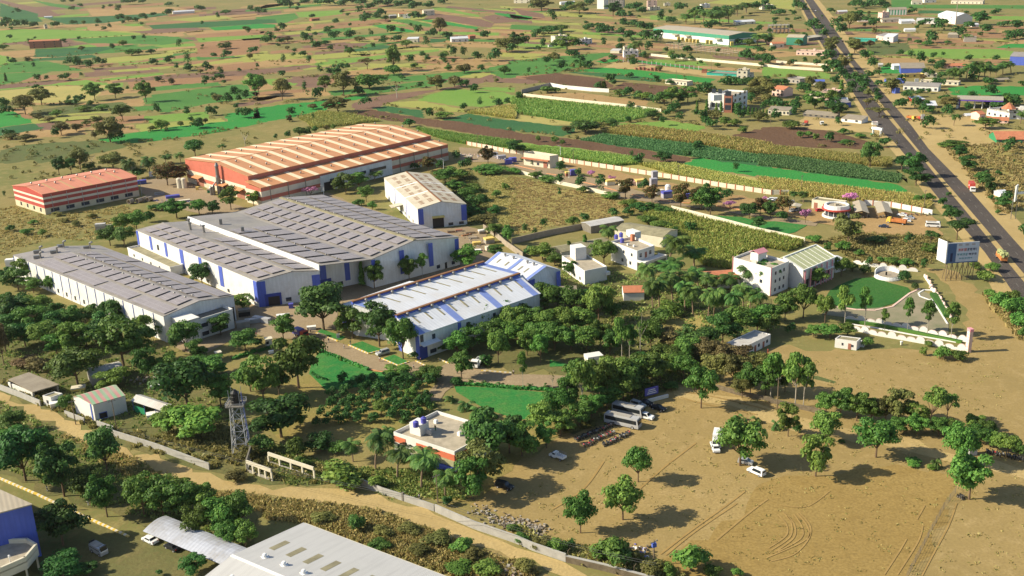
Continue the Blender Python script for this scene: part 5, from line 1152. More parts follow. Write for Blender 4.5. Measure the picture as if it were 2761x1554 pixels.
for k,(x,y) in enumerate(pos):
    p=P('a3',x,y); mb=MB(); w_=3.2
    for a in range(2):
        for b_ in range(3): mb.box(p+Vector((a*1.7-.8,0,b_*1.5+.75)),1.6,2.4,1.4,.1*b_)
    tag(mb.build('packed_stack',MAT['yellow_cover']),'yellow stack, %s from the left before the green and white warehouse'%ORDL[k] if k<8 else 'yellow stack alone at the right corner of the green and white warehouse','stack','yellow stacks before the warehouse')
# bare concrete frame in front of it
A=P('a3',1505,490);B=P('a3',2130,560); d=(B-A).normalized(); n=Vector((-d.y,d.x,0)); n=-n if n.y<0 else n
t=thing('unfinished_building','bare concrete column and beam frame standing in scrub before the green warehouse','frame',A)
H=8; nx=14; L=(B-A).length
for j in(0,1,2):
    for k in range(nx+1):
        if (k*3+j*5)%7==0 and j: continue
        mb=MB(); p=A+d*L*k/nx+n*j*11; mb.box(p,.45,.45,H*(1 if (k+j)%3 else .7),0,z0=0); mb.build('column',MAT['pale_stone'],t)
    mb=MB(); p=A+n*j*11
    for z in(3.6,7.0): mb.tube(p+d*L*.0+UP*z,p+d*L*(1 if z<5 else .75)+UP*z,.3,n=4)
    mb.build('beam',MAT['pale_stone'],t)
# white school block with brick tower
A=P('a3',1925,1085);B=P('a3',2110,1100); 
def tower(r,xl,yl,xr,yr,h,depth,wall,name_,t):
    A=P(r,xl,yl);B=P(r,xr,yr);H=hpx(A,h); d=(B-A).normalized(); n=Vector((-d.y,d.x,0)); n=-n if n.y<0 else n
    mb=MB(); mb.prism([A,B,B+n*depth,A+n*depth],0,H); mb.build(name_,MAT[wall],t); return A,B,n,H
t=thing('school_building','white angular institution with brown brick stair tower and ring of slim trees','building',A)
a_,b_,n,H=tower('a3',1915,1085,2070,1095,170,6,'white_wall','front_wing',t)
for f in(.35,.75): 
    for z in(3,8,13): opening(t,a_,b_,f,z,3,3,'window_glass','window',a_+n*9,.1)
a2,b2,n2,H2=tower('a3',2070,1102,2150,1104,165,5,'brick','brick_tower',t)
for z in(2,7,12): opening(t,a2,b2,.5,z,4.2,3.4,'window_glass','window',a2+n2*9,.12)
p0,p1=P('a3',2150,1098),P('a3',2300,1045); d=(p1-p0); nn=Vector((-d.y,d.x,0)).normalized(); nn=-nn if nn.x>0 else nn
mb=MB(); q4=[p0,p1,p1+nn*16,p0+nn*16]; mb.prism(q4,0,H-2); mb.build('side_wing',MAT['white_wall'],t); c=cen(q4)
for f in(.2,.5,.8):
    for z in(2.5,6.5,10.5): opening(t,p0,p1,f,z,3,2,'window_glass','window',c,.1)
mb=MB(); mb.prism(inset(q4,1),H-2,H-1.9); mb.build('roof',MAT['flat_roof'],t); mb=MB()
for k in range(4):
    i=inset(q4,.6); mb.prism([q4[k],q4[(k+1)%4],i[(k+1)%4],i[k]],H-1.99,H-.8)
mb.build('parapet',MAT['white_wall'],t)
mb=MB(); mb.box(P('a3',2000,960,14)*1,6,5,4,.2,z0=H); mb.build('roof_room',MAT['white_wall'],t)
# building under construction, arch, petrol canopy
A=P('a4',45,330); t=thing('unfinished_house','half built concrete house frame left of the highway near the top','frame',A); B=P('a4',240,325); d=(B-A).normalized(); n=Vector((-d.y,d.x,0)); L=(B-A).length; H=hpx(A,95)
for k in range(6):
    for j in range(3):
        mb=MB(); mb.box(A+d*L*k/5+n*j*5,.5,.5,H*(.8+.2*((k+j)%2)),0,z0=0); mb.build('column',MAT['grey_concrete'],t)
for z in(.42,.8):
    mb=MB(); mb.prism([A-n*.5,A+d*L-n*.5,A+d*L+n*11,A+n*11],H*z,H*z+.35); mb.build('slab',MAT['grey_concrete'],t)
p0,p1=P('a4',1062,1318),P('a4',1135,1330); H=hpx(p0,78); t=thing('entrance_arch','white entrance arch with green foot beside the highway','arch',p0); 
for p in(p0,p1):
    mb=MB(); mb.box(p,1,1,H,0,z0=0); mb.build('pillar',MAT['white_paint'],t)
mb=MB(); d=(p1-p0).normalized(); n=Vector((-d.y,d.x,0))*.7; mb.prism([p0-d-n,p1+d-n,p1+d+n,p0-d+n],H*.7,H); mb.build('beam',MAT['white_paint'],t); mb=MB(); mb.box(p0,2.6,1.4,.8,0,z0=.01); mb.build('foot',MAT['green_paint'],t)
p0,p1=P('a4',1885,1062),P('a4',2340,1050); H=6.5; d=(p1-p0).normalized(); n=Vector((-d.y,d.x,0)); n=-n if n.y<0 else n
p0b=P('a4',1880,972,H);p1b=P('a4',2335,985,H); t=thing('fuel_canopy','long fuel station canopy with purple edge at the right','canopy',flat(p0b))
mb=MB(); e=(p1b-p0b).normalized(); n=Vector((-e.y,e.x,0)); n=-n if n.y<0 else n; pts=[flat(p0b),flat(p1b),flat(p1b)+n*18,flat(p0b)+n*18]; mb.prism(pts,H-1,H-.05,0); mb.build('edge_band',MAT['purple_paint'],t)
mb=MB(); mb.prism(inset(pts,-.2),H-.049,H+.15); mb.build('roof',MAT['beige_roof'],t)
for k in range(6):
    for j in(3,14):
        mb=MB(); p=pts[0].lerp(pts[1],(k+.4)/6)+n*j; mb.box(p,.6,.6,H-1,0,z0=0); mb.build('column',MAT['purple_paint' if k==0 else 'white_paint'],t)
p=P('a4',1885,1060); mb=MB(); mb.box(p,1.6,.5,6,0,z0=0); mb.box(p+Vector((0,-.26,0)),1.3,.1,4,0,z0=1.5); tag(mb.build('price_sign',MAT['white_paint']),'slim white and blue totem sign at the fuel canopy corner','sign')
p=P('a4',1545,1185); t=thing('signboard','white square sign on yellow posts by the right roadside','sign',p); h=hpx(p,70); mb=MB(); mb.box(p,2.6,.2,h*.65,.2,z0=h*.3); mb.build('panel',MAT['white_paint'],t)
for s in(-1,1):
    mb=MB(); mb.box(p+Vector((s*1.0,.25,0)),.2,.2,h*1.5,.2,z0=0); mb.build('post',MAT['gold_sign'],t)
p=P('a4',1485,830); t=thing('signboard','round topped white sign standing in the pale yellow row','sign',p); h=hpx(p,60); mb=MB(); mb.box(p,3.2,.3,h*.7,0,z0=h*.3); mb.build('panel',MAT['white_paint'],t); mb=MB(); mb.box(p+Vector((0,.2,0)),.3,.3,h*.35,0,z0=0); mb.build('post',MAT['steel'],t)
# mast
p=P('a4',1868,245); t=thing('mast','tall slim pale mast behind the big white hall','mast',p); mb=MB(); mb.tube(p,p+UP*22,.55,.42,8); mb.tube(p+UP*22,p+UP*48,.42,.28,8); mb.build('pole',MAT['pale_stone'],t); mb=MB(); mb.tube(p,p+UP*.8,1.1,1.0,8); mb.build('base',MAT['grey_concrete'],t)
# roofless block row in the emerald strip
t=thing('ruined_house','roofless dark block row in the sandy strip between emerald fields','ruin',P('a3',1215,675))
for x in range(1215,1480,38):
    mb=MB(); p=P('a3',x,680+(x-1215)*.06); mb.box(p,2.2,5,2.6*(1 if x%3 else .6),.1,z0=0); mb.build('wall_stub',MAT['brick' if x%2 else 'pale_stone'],t)
# post row
pp=[('a3',1045+k*46,603+k*4.7) for k in range(18)]
for k,a in enumerate(pp):
    p=P(*a); mb=MB(); mb.box(p,.5,.5,3,0,z0=0); mb.tube(p+UP*3,p+UP*3.3,.28,.1,4); tag(mb.build('boundary_post',MAT['white_paint']),'white concrete post, %s from the left in the row edging the emerald strip'%ORDL[k],'post','white posts along the emerald strip')
# ================================================================ WALLS AND FENCES
def wall(label,pts,h,mat,th=.3,name='boundary_wall',cap=None,cat='wall',group=None):
    t=thing(name,label,cat,pts[0],0,group); m=MB()
    for a,b in zip(pts,pts[1:]):
        d=(b-a).normalized(); n=Vector((-d.y,d.x,0))*th/2; m.prism([a-n,b-n,b+n,a+n],0,h)
    m.build('wall_panel',MAT[mat],t)
    if cap:
        m=MB()
        for a,b in zip(pts,pts[1:]):
            d=(b-a).normalized(); n=Vector((-d.y,d.x,0))*(th/2+.06); m.prism([a-n,b-n,b+n,a+n],h+.002,h+.12)
        m.build('coping',MAT[cap],t)
    return t
def piers(t,pts,step,w,h,mat,name='pier'):
    for a,b in zip(pts,pts[1:]):
        L=(b-a).length; k=max(1,int(round(L/step)))
        for i in range(k):
            p=a.lerp(b,i/k); m=MB(); m.box(p,w,w,h,ang(a,b),z0=0); m.build(name,MAT[mat],t)
ln=pl('b2','2065,5 2260,40 2480,85')+pl('b3','330,120 500,170 1000,245 1560,335 2100,425 2538,490')+pl('b4','240,490')
t=wall('long cream boundary wall with maroon piers along the cane field','x' and ln,2.3,'cream_wall',.25); piers(t,ln,5.2,.55,2.6,'terracotta')
ln=pl('b4','970,590 1240,612 1640,690'); t=wall('white boundary wall with maroon piers behind the parked motorcycles at the gate',ln,2.4,'white_wall',.25); piers(t,ln,4.6,.5,2.7,'terracotta')
wall('pale wall between dry grass field and factory driveway',pl('b3','0,262 480,395 700,440 1060,528'),1.9,'cream_wall')
wall('white wall between tall cane and the driveway garden',pl('b3','1560,645 2000,755 2440,872')+pl('b4','110,900 395,965'),2.4,'cream_wall')
wall('grey wall along the near edge of the dry grass field',pl('b3','0,975 360,890 735,820'),2.6,'pale_stone')
wall('weathered pale wall curving down past the timber yard to the third gable',pl('b2','2225,830 2340,900 2440,990 2560,1075')+pl('b3','110,1110'),2.4,'pale_stone')
ln=pl('a3','95,915 375,845'); wall('grey wall on the left end of the walled bare plot',ln,3.2,'grey_concrete')
wall('white wall along the far side of the walled bare plot',pl('a3','375,845 500,868 780,895 950,905'),3.0,'white_wall')
wall('low pale wall along the near side of the walled bare plot',pl('a3','115,940 700,1005 1210,1060 1460,1095'),2.2,'cream_wall')
wall('pale yellow wall crossing in front of the concrete frame to the highway',pl('a3','1360,548 1700,583 2000,610 2538,658')+pl('a4','150,670 665,700'),2.4,'cream_wall')
wall('short pale wall left of the highway below the row house',pl('a4','115,615 260,625 610,650'),2.2,'cream_wall')
wall('mossy stone lane wall at the far left edge',pl('c1','0,985 200,1060 400,1145'),1.9,'cement_grey')
wall('white panel wall behind the mossy stone lane wall',pl('c1','90,955 220,1010 340,1060'),1.6,'white_wall')
wall('short broken lane wall below the striped roof shed',pl('c1','640,1235 830,1310'),1.6,'cement_grey')
wall('long whitewashed lane wall below the water tower',pl('c1','955,1345 1110,1400')+pl('d1','1100,80 1530,215 1800,315 2050,412'),1.9,'cement_grey')
t=wall('cement block lane wall below the palms',pl('d2','1030,560 1240,650 1440,712 1745,815'),1.8,'cement_grey'); piers(t,pl('d2','1440,712 1745,815'),12,.5,2.2,'dark_concrete')
wall('long plastered white lane wall beside the bare field',pl('d2','1755,820 2130,985 2538,1125')+pl('d3','210,1200 530,1310'),2.0,'cement_grey')
t=wall('rubble stone lane wall with leaning iron posts at the bottom',pl('d3','535,1312 900,1395 1290,1500 1700,1600'),1.5,'rubble',.5,cap='cement_grey')
for f,(x,y) in enumerate(((550,1280),(655,1300),(735,1320),(825,1345),(1010,1385),(1110,1410),(1195,1432),(1270,1455))):
    p=P('d3',x,y+25); m=MB(); m.tube(p,p+UP*2.6,.06); m.tube(p+UP*2.6,p+Vector((.5,.2,3.0)),.05); m.build('fence_post',MAT['post_wood'],t)
wall('crumbling stone wall under the trees along the sandy track',pl('c3','2000,975 2230,1040 2538,1100')+pl('c4','60,1110 470,1200 620,1240'),1.3,'rubble',.5)
# wire mesh fence on the bare field
ln=pl('d4','1868,640 1750,800 1640,1000 1520,1230 1380,1500'); t=thing('wire_fence','wire mesh fence with dark posts running down the bare field','fence',ln[0])
for a,b in zip(ln,ln[1:]):
    k=max(1,int((b-a).length/3)); d=(b-a)
    for i in range(k):
        p=a+d*i/k; m=MB(); m.tube(p,p+UP*1.9,.05,n=5); m.build('post',MAT['steel'],t)
m=MB()
for a,b in zip(ln,ln[1:]):
    for z in(.1,.5,.9,1.3,1.75): m.tube(a+UP*z,b+UP*z,.016,n=4,cap=False)
    k=int((b-a).length/.5)
    for i in range(k):
        p=a.lerp(b,i/k);q_=a.lerp(b,(i+1)/k); m.tube(p+UP*.1,q_+UP*1.75,.012,n=3,cap=False)
m.build('mesh',MAT['steel'],t)
# scalloped garden walls, stage, pillar
def scallop(label,pts,h,step,mat='white_wall'):
    t=thing('garden_wall',label,'wall',pts[0]); m=MB(); e=MB()
    for a,b in zip(pts,pts[1:]):
        L=(b-a).length; k=max(1,int(round(L/step))); d=(b-a).normalized(); n=Vector((-d.y,d.x,0))*.15
        m.prism([a-n,b-n,b+n,a+n],0,h*.55)
        for i in range(k):
            c_=a.lerp(b,(i+.5)/k); r=step*.46; hh=h*(.9 if i%2 else .45)
            arc=[(c_+d*r*math.cos(x*math.pi/8),h*.553+hh*math.sin(x*math.pi/8)) for x in range(9)]
            for s in(-1,1): 
                pts_=[flat(p+n*s,z) for p,z in arc]; m.poly(pts_ if s<0 else pts_[::-1])
            for (p,z),(p2,z2) in zip(arc,arc[1:]): e.poly([flat(p-n*1.3,z),flat(p2-n*1.3,z2),flat(p2+n*1.3,z2+.02),flat(p+n*1.3,z+.02)]); 
    m.build('wall_panel',MAT[mat],t); e.build('scalloped_edge',MAT['pinkish_wall'],t); return t
scallop('white scalloped garden wall nearest the bare field',pl('c4','865,400 1100,455 1390,505 1750,570 1985,615'),1.6,3.0)
scallop('white scalloped garden wall just inside the nearest one',pl('c4','790,295 1000,325 1250,365 1600,430 1985,520'),1.4,3.0)
scallop('white scalloped garden wall on the far side of the round stage',pl('b4','870,1160 1040,1195 1200,1215 1500,1245'),1.5,3.2)
scallop('white scalloped garden wall down the right side of the round lawn',pl('b4','1560,1290 1640,1410')+pl('c4','1625,0 1700,80 1760,190 1830,310'),1.3,2.6)
m=MB(); ln=pl('c4','800,320 1100,360 1500,440 1930,530')
for a,b in zip(ln,ln[1:]):
    d=(b-a).normalized(); n=Vector((-d.y,d.x,0))*.55; m.prism([a-n,b-n,b+n,a+n],0.02,.9)
tag(m.build('hedge',MAT['hedge_leaf']),'long clipped hedge between the two near scalloped walls','hedge')
m=MB(); ln=pl('c4','1650,60 1730,170 1790,280')
for a,b in zip(ln,ln[1:]):
    d=(b-a).normalized(); n=Vector((-d.y,d.x,0))*1.2; m.prism([a-n,b-n,b+n,a+n],0.02,1.1)
tag(m.build('hedge',MAT['hedge_leaf']),'wide short hedge inside the right scalloped wall','hedge')
def kerb(name,ln,mat,w=.35,h=.16):
    m=MB()
    for a,b in zip(ln,ln[1:]):
        d=(b-a).normalized(); n=Vector((-d.y,d.x,0))*w/2; L=(b-a).length; z=Vector((0,0,h))
        for s in(-1,1):
            q=[a+n*s+UP*.0,b+n*s,b+n*s+z,a+n*s+z]; m.poly(q if s<0 else [q[1],q[0],q[3],q[2]])
        m.poly([a-n+z,b-n+z,b+n+z,a+n+z])
        m.poly([b-n,b+n,b+n+z,b-n+z]); m.poly([a+n,a-n,a-n+z,a+n+z])
    o=m.build(name,MAT[mat]); o['kind']='structure'; return o
kerb('kerb',pl('c4','640,168 900,205 1080,212 1250,175 1420,45 1520,0'),'pinkish_wall',.7,.3)
kerb('kerb',pl('c4','840,345 1100,385 1500,460 1920,530'),'white_paint',.4,.3); kerb('kerb',pl('c4','1630,100 1700,200 1790,345'),'white_paint',.5,.3); kerb('kerb',pl('c4','1650,15 1560,10 1505,45 1520,75 1600,105 1640,115'),'white_paint',.5,.3)
for s in('c2|590,430 800,512','c2|905,550 1100,633 1240,597','c2|1230,682 1390,750 1500,712','c2|1560,705 1740,790','c2|1780,680 1890,730','c3|-300,800 0,822'):
    r,q_=s.split('|'); kerb('kerb',pl(r,q_),'kerb_stone',.4,.28)
kerb('kerb',pl('c2','640,605 870,700 1050,775 1250,812'),'orange_kerb',.4,.2)
kerb('kerb',pl('d1','-100,450 0,500 350,650 640,785'),'kerb_stone',.5,.4); kerb('kerb',pl('d1','670,800 900,905 1260,1070'),'kerb_stone',.5,.4)
for s in('b3|30,205 230,250','b3|340,285 470,305','b3|900,420 1030,455','b3|1180,490 1290,525','b3|700,370 830,400','b3|1440,545 1540,560','b3|1660,570 1740,575','b3|2000,600 2240,640'):
    r,q_=s.split('|'); kerb('kerb',pl(r,q_),'orange_kerb',.9,.3)
def hedge(label,ln,w,h):
    m=MB()
    for a,b in zip(ln,ln[1:]):
        L=(b-a).length; k=max(1,int(L/.45)); d=(b-a).normalized(); n=Vector((-d.y,d.x,0))
        for i in range(k*5):
            p=a+d*random.random()*L+n*(random.random()-.5)*w+UP*(h*random.random()**.6); s=.28
            u=Vector((random.gauss(0,1),random.gauss(0,1),random.gauss(0,.6))).normalized(); v=u.orthogonal().normalized(); m.poly([p-u*s-v*s,p+u*s-v*s,p+u*s+v*s,p-u*s+v*s])
        m.prism([a-n*w*.35,b-n*w*.35,b+n*w*.35,a+n*w*.35],0.03,h*.75)
    tag(m.build('hedge',MAT['hedge_leaf']),label,'hedge')
hedge('clipped hedge between the factory lawn and the forecourt road',pl('c2','630,615 820,685 900,720 1100,795'),1.1,.9)
hedge('hedge along the far edge of the emerald lawn by the road',pl('c2','1950,930 2250,950 2538,975')+pl('c3','250,985 520,1005'),1.2,.8)
hedge('hedge beside the kiosk below the office block',pl('c1','2270,690 2400,650 2500,610'),1.3,1.0)
hedge('bright hedge left of the lawn path by the big forecourt tree',pl('c2','20,620 100,590 180,560'),1.0,.9)
hedge('hedge on the near left edge of the factory lawn',pl('c2','545,830 600,870 700,895'),.8,.7)
# stage
p=P('b4',1205,1300); rr=(P('b4',1330,1300)-p).length; t=thing('garden_stage','round white garden stage with stepped edge and tall white crest behind','stage',p)
m=MB(); m.lathe([(rr*1.05,0),(rr*1.05,.5),(rr*.95,.5),(rr*.95,1.0),(rr*.85,1.0),(rr*.85,1.3)],p,28,sm=False); m.build('steps',MAT['white_paint'],t)
m=MB(); m.lathe([(rr*.86,1.3),(0,1.32)],p,28); m.build('floor',MAT['pale_stone'],t)
m=MB()
for k in range(14):
    a0=.15+k*.2;a1=a0+.2; f=lambda a:1.4+.9*math.sin(min(max((a-.15)/2.8,0),1)*math.pi)
    q_=[p+Vector((rr*.95*math.cos(a),rr*.95*math.sin(a),0)) for a in(a0,a1)]; q2=[p+Vector((rr*1.03*math.cos(a),rr*1.03*math.sin(a),0)) for a in(a0,a1)]
    m.prism([q_[0],q_[1],q2[1],q2[0]],.5,f((a0+a1)/2)+.7)
m.build('crest',MAT['white_paint'],t)
m=MB(); m.box(p+Vector((-1,-1,0)),.5,.4,1.2,.2,z0=1.32); m.build('lectern',MAT['black'],t)
p=P('c4',1990,615); t=thing('gate_pillar','tall flat pink gate pillar at the corner of the scalloped walls','pillar',p); H=hpx(p,235)
m=MB(); m.box(p,1.1,1.5,H*.86,.15,z0=0); m.build('shaft',MAT['pinkish_wall'],t); m=MB(); m.box(p,1.25,1.65,H*.12,.15,z0=H*.862); m.build('cap',MAT['pink_paint'],t)
m=MB()
for k in range(7): m.box(p+Vector((-.56,.0,0)),.06,.9,.5,.15,z0=1.2+k*1.0)
m.build('lettering',MAT['white_paint'],t)
for x,y,w_,lab in((985,1265,100,'large clipped globe shrub left of the round stage'),(1103,1248,42,'small clipped globe shrub behind the round stage'),(1365,1340,115,'largest clipped globe shrub right of the round stage'),(1470,1412,66,'clipped globe shrub at the lawn edge below the largest one')):
    pass
# billboard
b0=P('b4',1750,1340);b1=P('b4',2065,1320)
zt=hpx(b0,370);zb=hpx(b0,175)
d=(b1-b0).normalized(); n=d.cross(UP); n=-n if n.y>0 else n
c0=b0-d*0; Lb=(b1-b0).length
t=thing('billboard','large roadside billboard with blue picture and lettering on a tree of steel posts','billboard',b0)
m=MB(); m.prism([c0,c0+d*Lb,c0+d*Lb-n*.4,c0-n*.4],zb,zt); m.build('panel',MAT['grey_paint'],t)
m=MB(); m.prism([c0-n*.41,c0+d*.4-n*.41,c0-n*5.5+d*-.4,c0-n*5.5-d*.6],zb,zt+.4); m.build('side_panel',MAT['white_paint'],t)
def onb(u0,u1,v0,v1,mat,name,k=.03,par=t):
    m=MB(); H=zt-zb; a=c0+d*Lb*u0;b=c0+d*Lb*u1; m.prism([a+n*.0,b+n*.0,b+n*k,a+n*k],zb+H*v0,zb+H*v1); return m.build(name,MAT[mat],par)
plain('board_pale',(.50,.56,.68),.4); plain('board_blue',(.07,.14,.30),.4,.35,.4); plain('board_navy',(.02,.03,.10),.4); plain('board_teal',(.06,.25,.33),.4)
onb(.01,.99,.01,.99,'board_pale','face'); onb(.03,.30,.05,.97,'board_blue','picture',.06); onb(.01,.99,.0,.05,'board_blue','bottom_band',.05); onb(.13,.20,.08,.5,'board_navy','tower_figure',.08)
def script_line(u0,u1,v,h,mat,name):
    """a line of headline lettering: hanging bar with strokes below it"""
    m=MB(); H=zt-zb; e=random.Random(int(u0*100+v*1000)); x=u0
    def bx(a,b,lo,hi):
        p=c0+d*Lb*a;q=c0+d*Lb*b; m.prism([p,q,q+n*.07,p+n*.07],zb+H*lo,zb+H*hi)
    while x<u1:
        w_=e.uniform(.05,.09); w_=min(w_,u1-x)
        bx(x,x+w_,v+h*.8,v+h); s=x+.006
        while s<x+w_-.006:
            bx(s,s+.007,v+e.choice((0,.1,.3))*h,v+h*.8)
            if e.random()<.5: bx(s,min(s+.014,x+w_),v+h*.35,v+h*.48)
            s+=.016
        x+=w_+.018
    m.build(name,MAT[mat],t)
script_line(.36,.62,.56,.14,'red_paint','headline'); script_line(.64,.93,.56,.14,'board_navy','headline'); script_line(.34,.66,.34,.12,'board_teal','headline'); script_line(.69,.93,.34,.12,'board_navy','headline'); script_line(.4,.82,.17,.08,'board_teal','small_lettering')
for k in range(3): onb(.36+k*.2,.47+k*.2,.84,.94,'grey_pack','logo_patch',.05)
m=MB()
for k in range(6):
    p=c0+d*Lb*(k+.5)/6-n*.6; m.tube(p,p+UP*zt*.98,.14,n=6); m.tube(p-n*2.6,p+UP*zb*1.2,.1,n=6)
    if k<5:
        q_=p+d*Lb/6; m.tube(p+UP*.5,q_+UP*zb*.9,.07,n=5); m.tube(q_+UP*.5,p+UP*zb*.9,.07,n=5)
m.build('steel_frame',MAT['post_wood'],t)
p=P('b4',2430,730); t=thing('billboard','narrow white billboard seen edge on among trees at the right edge','billboard',p); H=hpx(p,330); m=MB(); m.box(p+Vector((0,0,0)),3.4,.5,H*.46,.9,z0=H*.54); m.box(p+Vector((4.0,1,0)),6,.4,1.0,.1,z0=H*.72); m.build('panel',MAT['white_paint'],t)
for s in(-1,1):
    m=MB(); m.tube(p+Vector((s,0,0)),p+Vector((s,0,H*.6)),.15); m.build('post',MAT['steel'],t)
# gate sign at the car park
p=P('c3',1365,1075); t=thing('signboard','blue sign board on a low white wall at the car park gate','sign',p); H=hpx(p,115); m=MB(); a=.45; m.box(p,4.4,.25,H*.62,a,z0=H*.38); m.build('panel',MAT['tank_blue'],t)
m=MB(); m.box(p+Vector((1.2,-1.0,0)),8,.5,1.0,a,z0=0); m.build('low_wall',MAT['white_wall'],t)
m=MB()
for k in range(3): m.box(p+Vector((math.sin(a)*.14,-math.cos(a)*.14,0)),3.2-k*.5,.06,.22,a,z0=H*.5+k*H*.15)
m.build('lettering',MAT['white_paint'],t)
# ================================================================ WATER TOWER AND POLES
p=P('c1',2375,1665); p=P('c1',2370,1600); t=thing('water_tower','lattice steel water tower carrying a dark plastic tank','water tower',p)
Ht=hpx(p,450); Hd=hpx(p,470); w0,w1=2.0,1.35
lv=[0,.25,.5,.75,1]
for sx in(-1,1):
    for sy in(-1,1):
        m=MB(); m.tube(p+Vector((sx*w0,sy*w0,0)),p+Vector((sx*w1,sy*w1,Hd)),.13,n=5); m.build('leg',MAT['grey_paint'],t)
m=MB()
def cr(k,z): 
    w_=w0+(w1-w0)*z; s=((-1,-1),(1,-1),(1,1),(-1,1))[k%4]; return p+Vector((s[0]*w_,s[1]*w_,Hd*z))
for i in range(4):
    for k in range(4): m.tube(cr(k,lv[i]),cr(k+1,lv[i+1]),.07,n=4); m.tube(cr(k+1,lv[i]),cr(k,lv[i+1]),.07,n=4); m.tube(cr(k,lv[i+1]),cr(k+1,lv[i+1]),.09,n=4)
m.build('bracing',MAT['grey_paint'],t)
m=MB(); m.box(p,4.6,4.6,.18,0,z0=Hd); m.build('platform',MAT['dark_concrete'],t)
m=MB()
for k in range(4):
    s=((-1,-1),(1,-1),(1,1),(-1,1)); a=s[k];b=s[(k+1)%4]
    for z in(.5,1.0): m.tube(p+Vector((a[0]*2.2,a[1]*2.2,Hd+z)),p+Vector((b[0]*2.2,b[1]*2.2,Hd+z)),.05,n=4)
    m.tube(p+Vector((a[0]*2.2,a[1]*2.2,Hd)),p+Vector((a[0]*2.2,a[1]*2.2,Hd+1)),.06,n=4)
    m.tube(p+Vector((a[0]*1.3,a[1]*1.3,Hd)),p+Vector((a[0]*1.3,a[1]*1.3,Hd+4.4)),.07,n=4)
m.build('railing',MAT['grey_paint'],t)
m=MB(); m.lathe([(1.15,.2),(1.2,1.2),(1.15,1.25),(1.2,2.4),(1.15,2.45),(1.15,3.3),(.4,3.9),(.35,4.1),(0,4.1)],flat(p,Hd),14); m.build('tank',MAT['black'],t)
m=MB(); m.tube(p+Vector((w0+.3,-.5,0)),p+Vector((w1+.3,-.5,Hd+3.5)),.06); m.tube(p+Vector((w0+.3,.1,0)),p+Vector((w1+.3,.1,Hd+3.5)),.06); m.build('ladder',MAT['blue_paint'],t)
def pole(r,x,y,h,label,kind='power',mat='post_wood',group=None):
    p=P(r,x,y); H=hpx(p,h); t=thing('power_pole' if kind=='power' else 'street_lamp',label,'pole' if kind=='power' else 'lamp post',p,0,group); m=MB(); m.tube(p,p+UP*H,.16,.1,6); m.build('post',MAT[mat],t)
    if kind=='power':
        m=MB(); m.box(p+UP*(H-.5),2.0,.14,.14,.6)
        for s in(-.8,0,.8): m.lathe([(.05,0),(.1,.1),(.05,.25),(0,.3)],p+Vector((s*.8,s*.55,H-.42)),6)
        m.build('crossarm',MAT['steel'],t)
    else:
        m=MB(); m.tube(p+UP*H,p+Vector((-.9,0,H+.3)),.07); m.build('arm',MAT[mat],t); m=MB(); m.box(p+Vector((-1.1,0,H+.3)),.8,.3,.18); m.build('lamp_head',MAT['lamp'],t)
    return t,p,H
t,pT,HT=pole('d3',1388,1340,245,'power pole with a blue transformer on the bare field bottom edge'); m=MB(); m.box(pT+UP*(HT-1.2),.9,.7,.9,.3); m.build('transformer',MAT['blue_paint'],t)
for a in(('d2',1780,735,280,'wooden power pole in front of the palms by the lane wall'),('c1',742,1325,240,'thin leaning pole left of the striped roof shed'),('c1',1140,1370,290,'dark power pole right front of the striped roof shed'),('b3',602,190,145,'tall dark pole at the piered wall near the gate house'),('b3',1628,320,120,'dark pole beside the piered wall at the emerald field'),('b4',362,445,145,'dark power pole in the cane right of the emerald field'),('b4',1560,635,190,'pole at the end of the white piered wall'),('a3',800,720,75,'pale pole at the corner of the dark ploughed field'),('a3',905,865,80,'pale pole behind the white plot wall'),('a3',415,800,55,'pole at the left ploughed field edge'),('a3',700,985,50,'pole inside the walled bare plot'),('a3',1608,785,95,'thin pole crossing the emerald strip'),('a3',1948,700,110,'pole left of the teal enclosure'),('a2',685,1110,80,'pale pole in the brown field above the orange factory'),('a2',925,1145,50,'short white pole on the ploughed field above the orange factory'),('a2',2172,1430,130,'dark pole in cane right of the orange factory'),('a4',1465,1060,160,'pale pole among trees right of the highway'),('a4',60,1220,160,'green pole left of the truck yard'),('a4',570,1040,110,'pole beside the peach house'),('a4',725,1130,90,'thin pole behind the canteen'),('c4',124,1165,300,'tall thin pole in front of the trees along the sandy track')): pole(*a)
for a in(('b2',1838,285,140,'pale street lamp right of the cream roofed shed'),('b2',665,500,95,'pale street lamp beside the pink tree at the factory'),('b3',476,130,115,'white street lamp behind the gate house'),('b3',560,330,100,'street lamp beside the driveway plants'),('c3',1460,460,110,'pole lamp at the edge of the small clearing')): pole(*a,kind='lamp',mat='white_paint')
# overhead wires at the lower left
m=MB()
def sag(a,b,s=1.2):
    q=[a.lerp(b,i/8)-UP*s*4*(i/8)*(1-i/8) for i in range(9)]
    for i in range(8): m.tube(q[i],q[i+1],.035,n=3,cap=False)
a=P('c1',1140,1370,9);b=P('d2',1780,735,8); sag(a,b); sag(a+Vector((.7,.5,0)),b+Vector((.7,.5,0))); c_=P('d3',1388,1340,6); sag(b,c_); sag(b+Vector((.7,.5,0)),c_+Vector((.7,.5,0)))
tag(m.build('power_line',MAT['wire']),'thin overhead power wires strung above the dirt lane','power line')
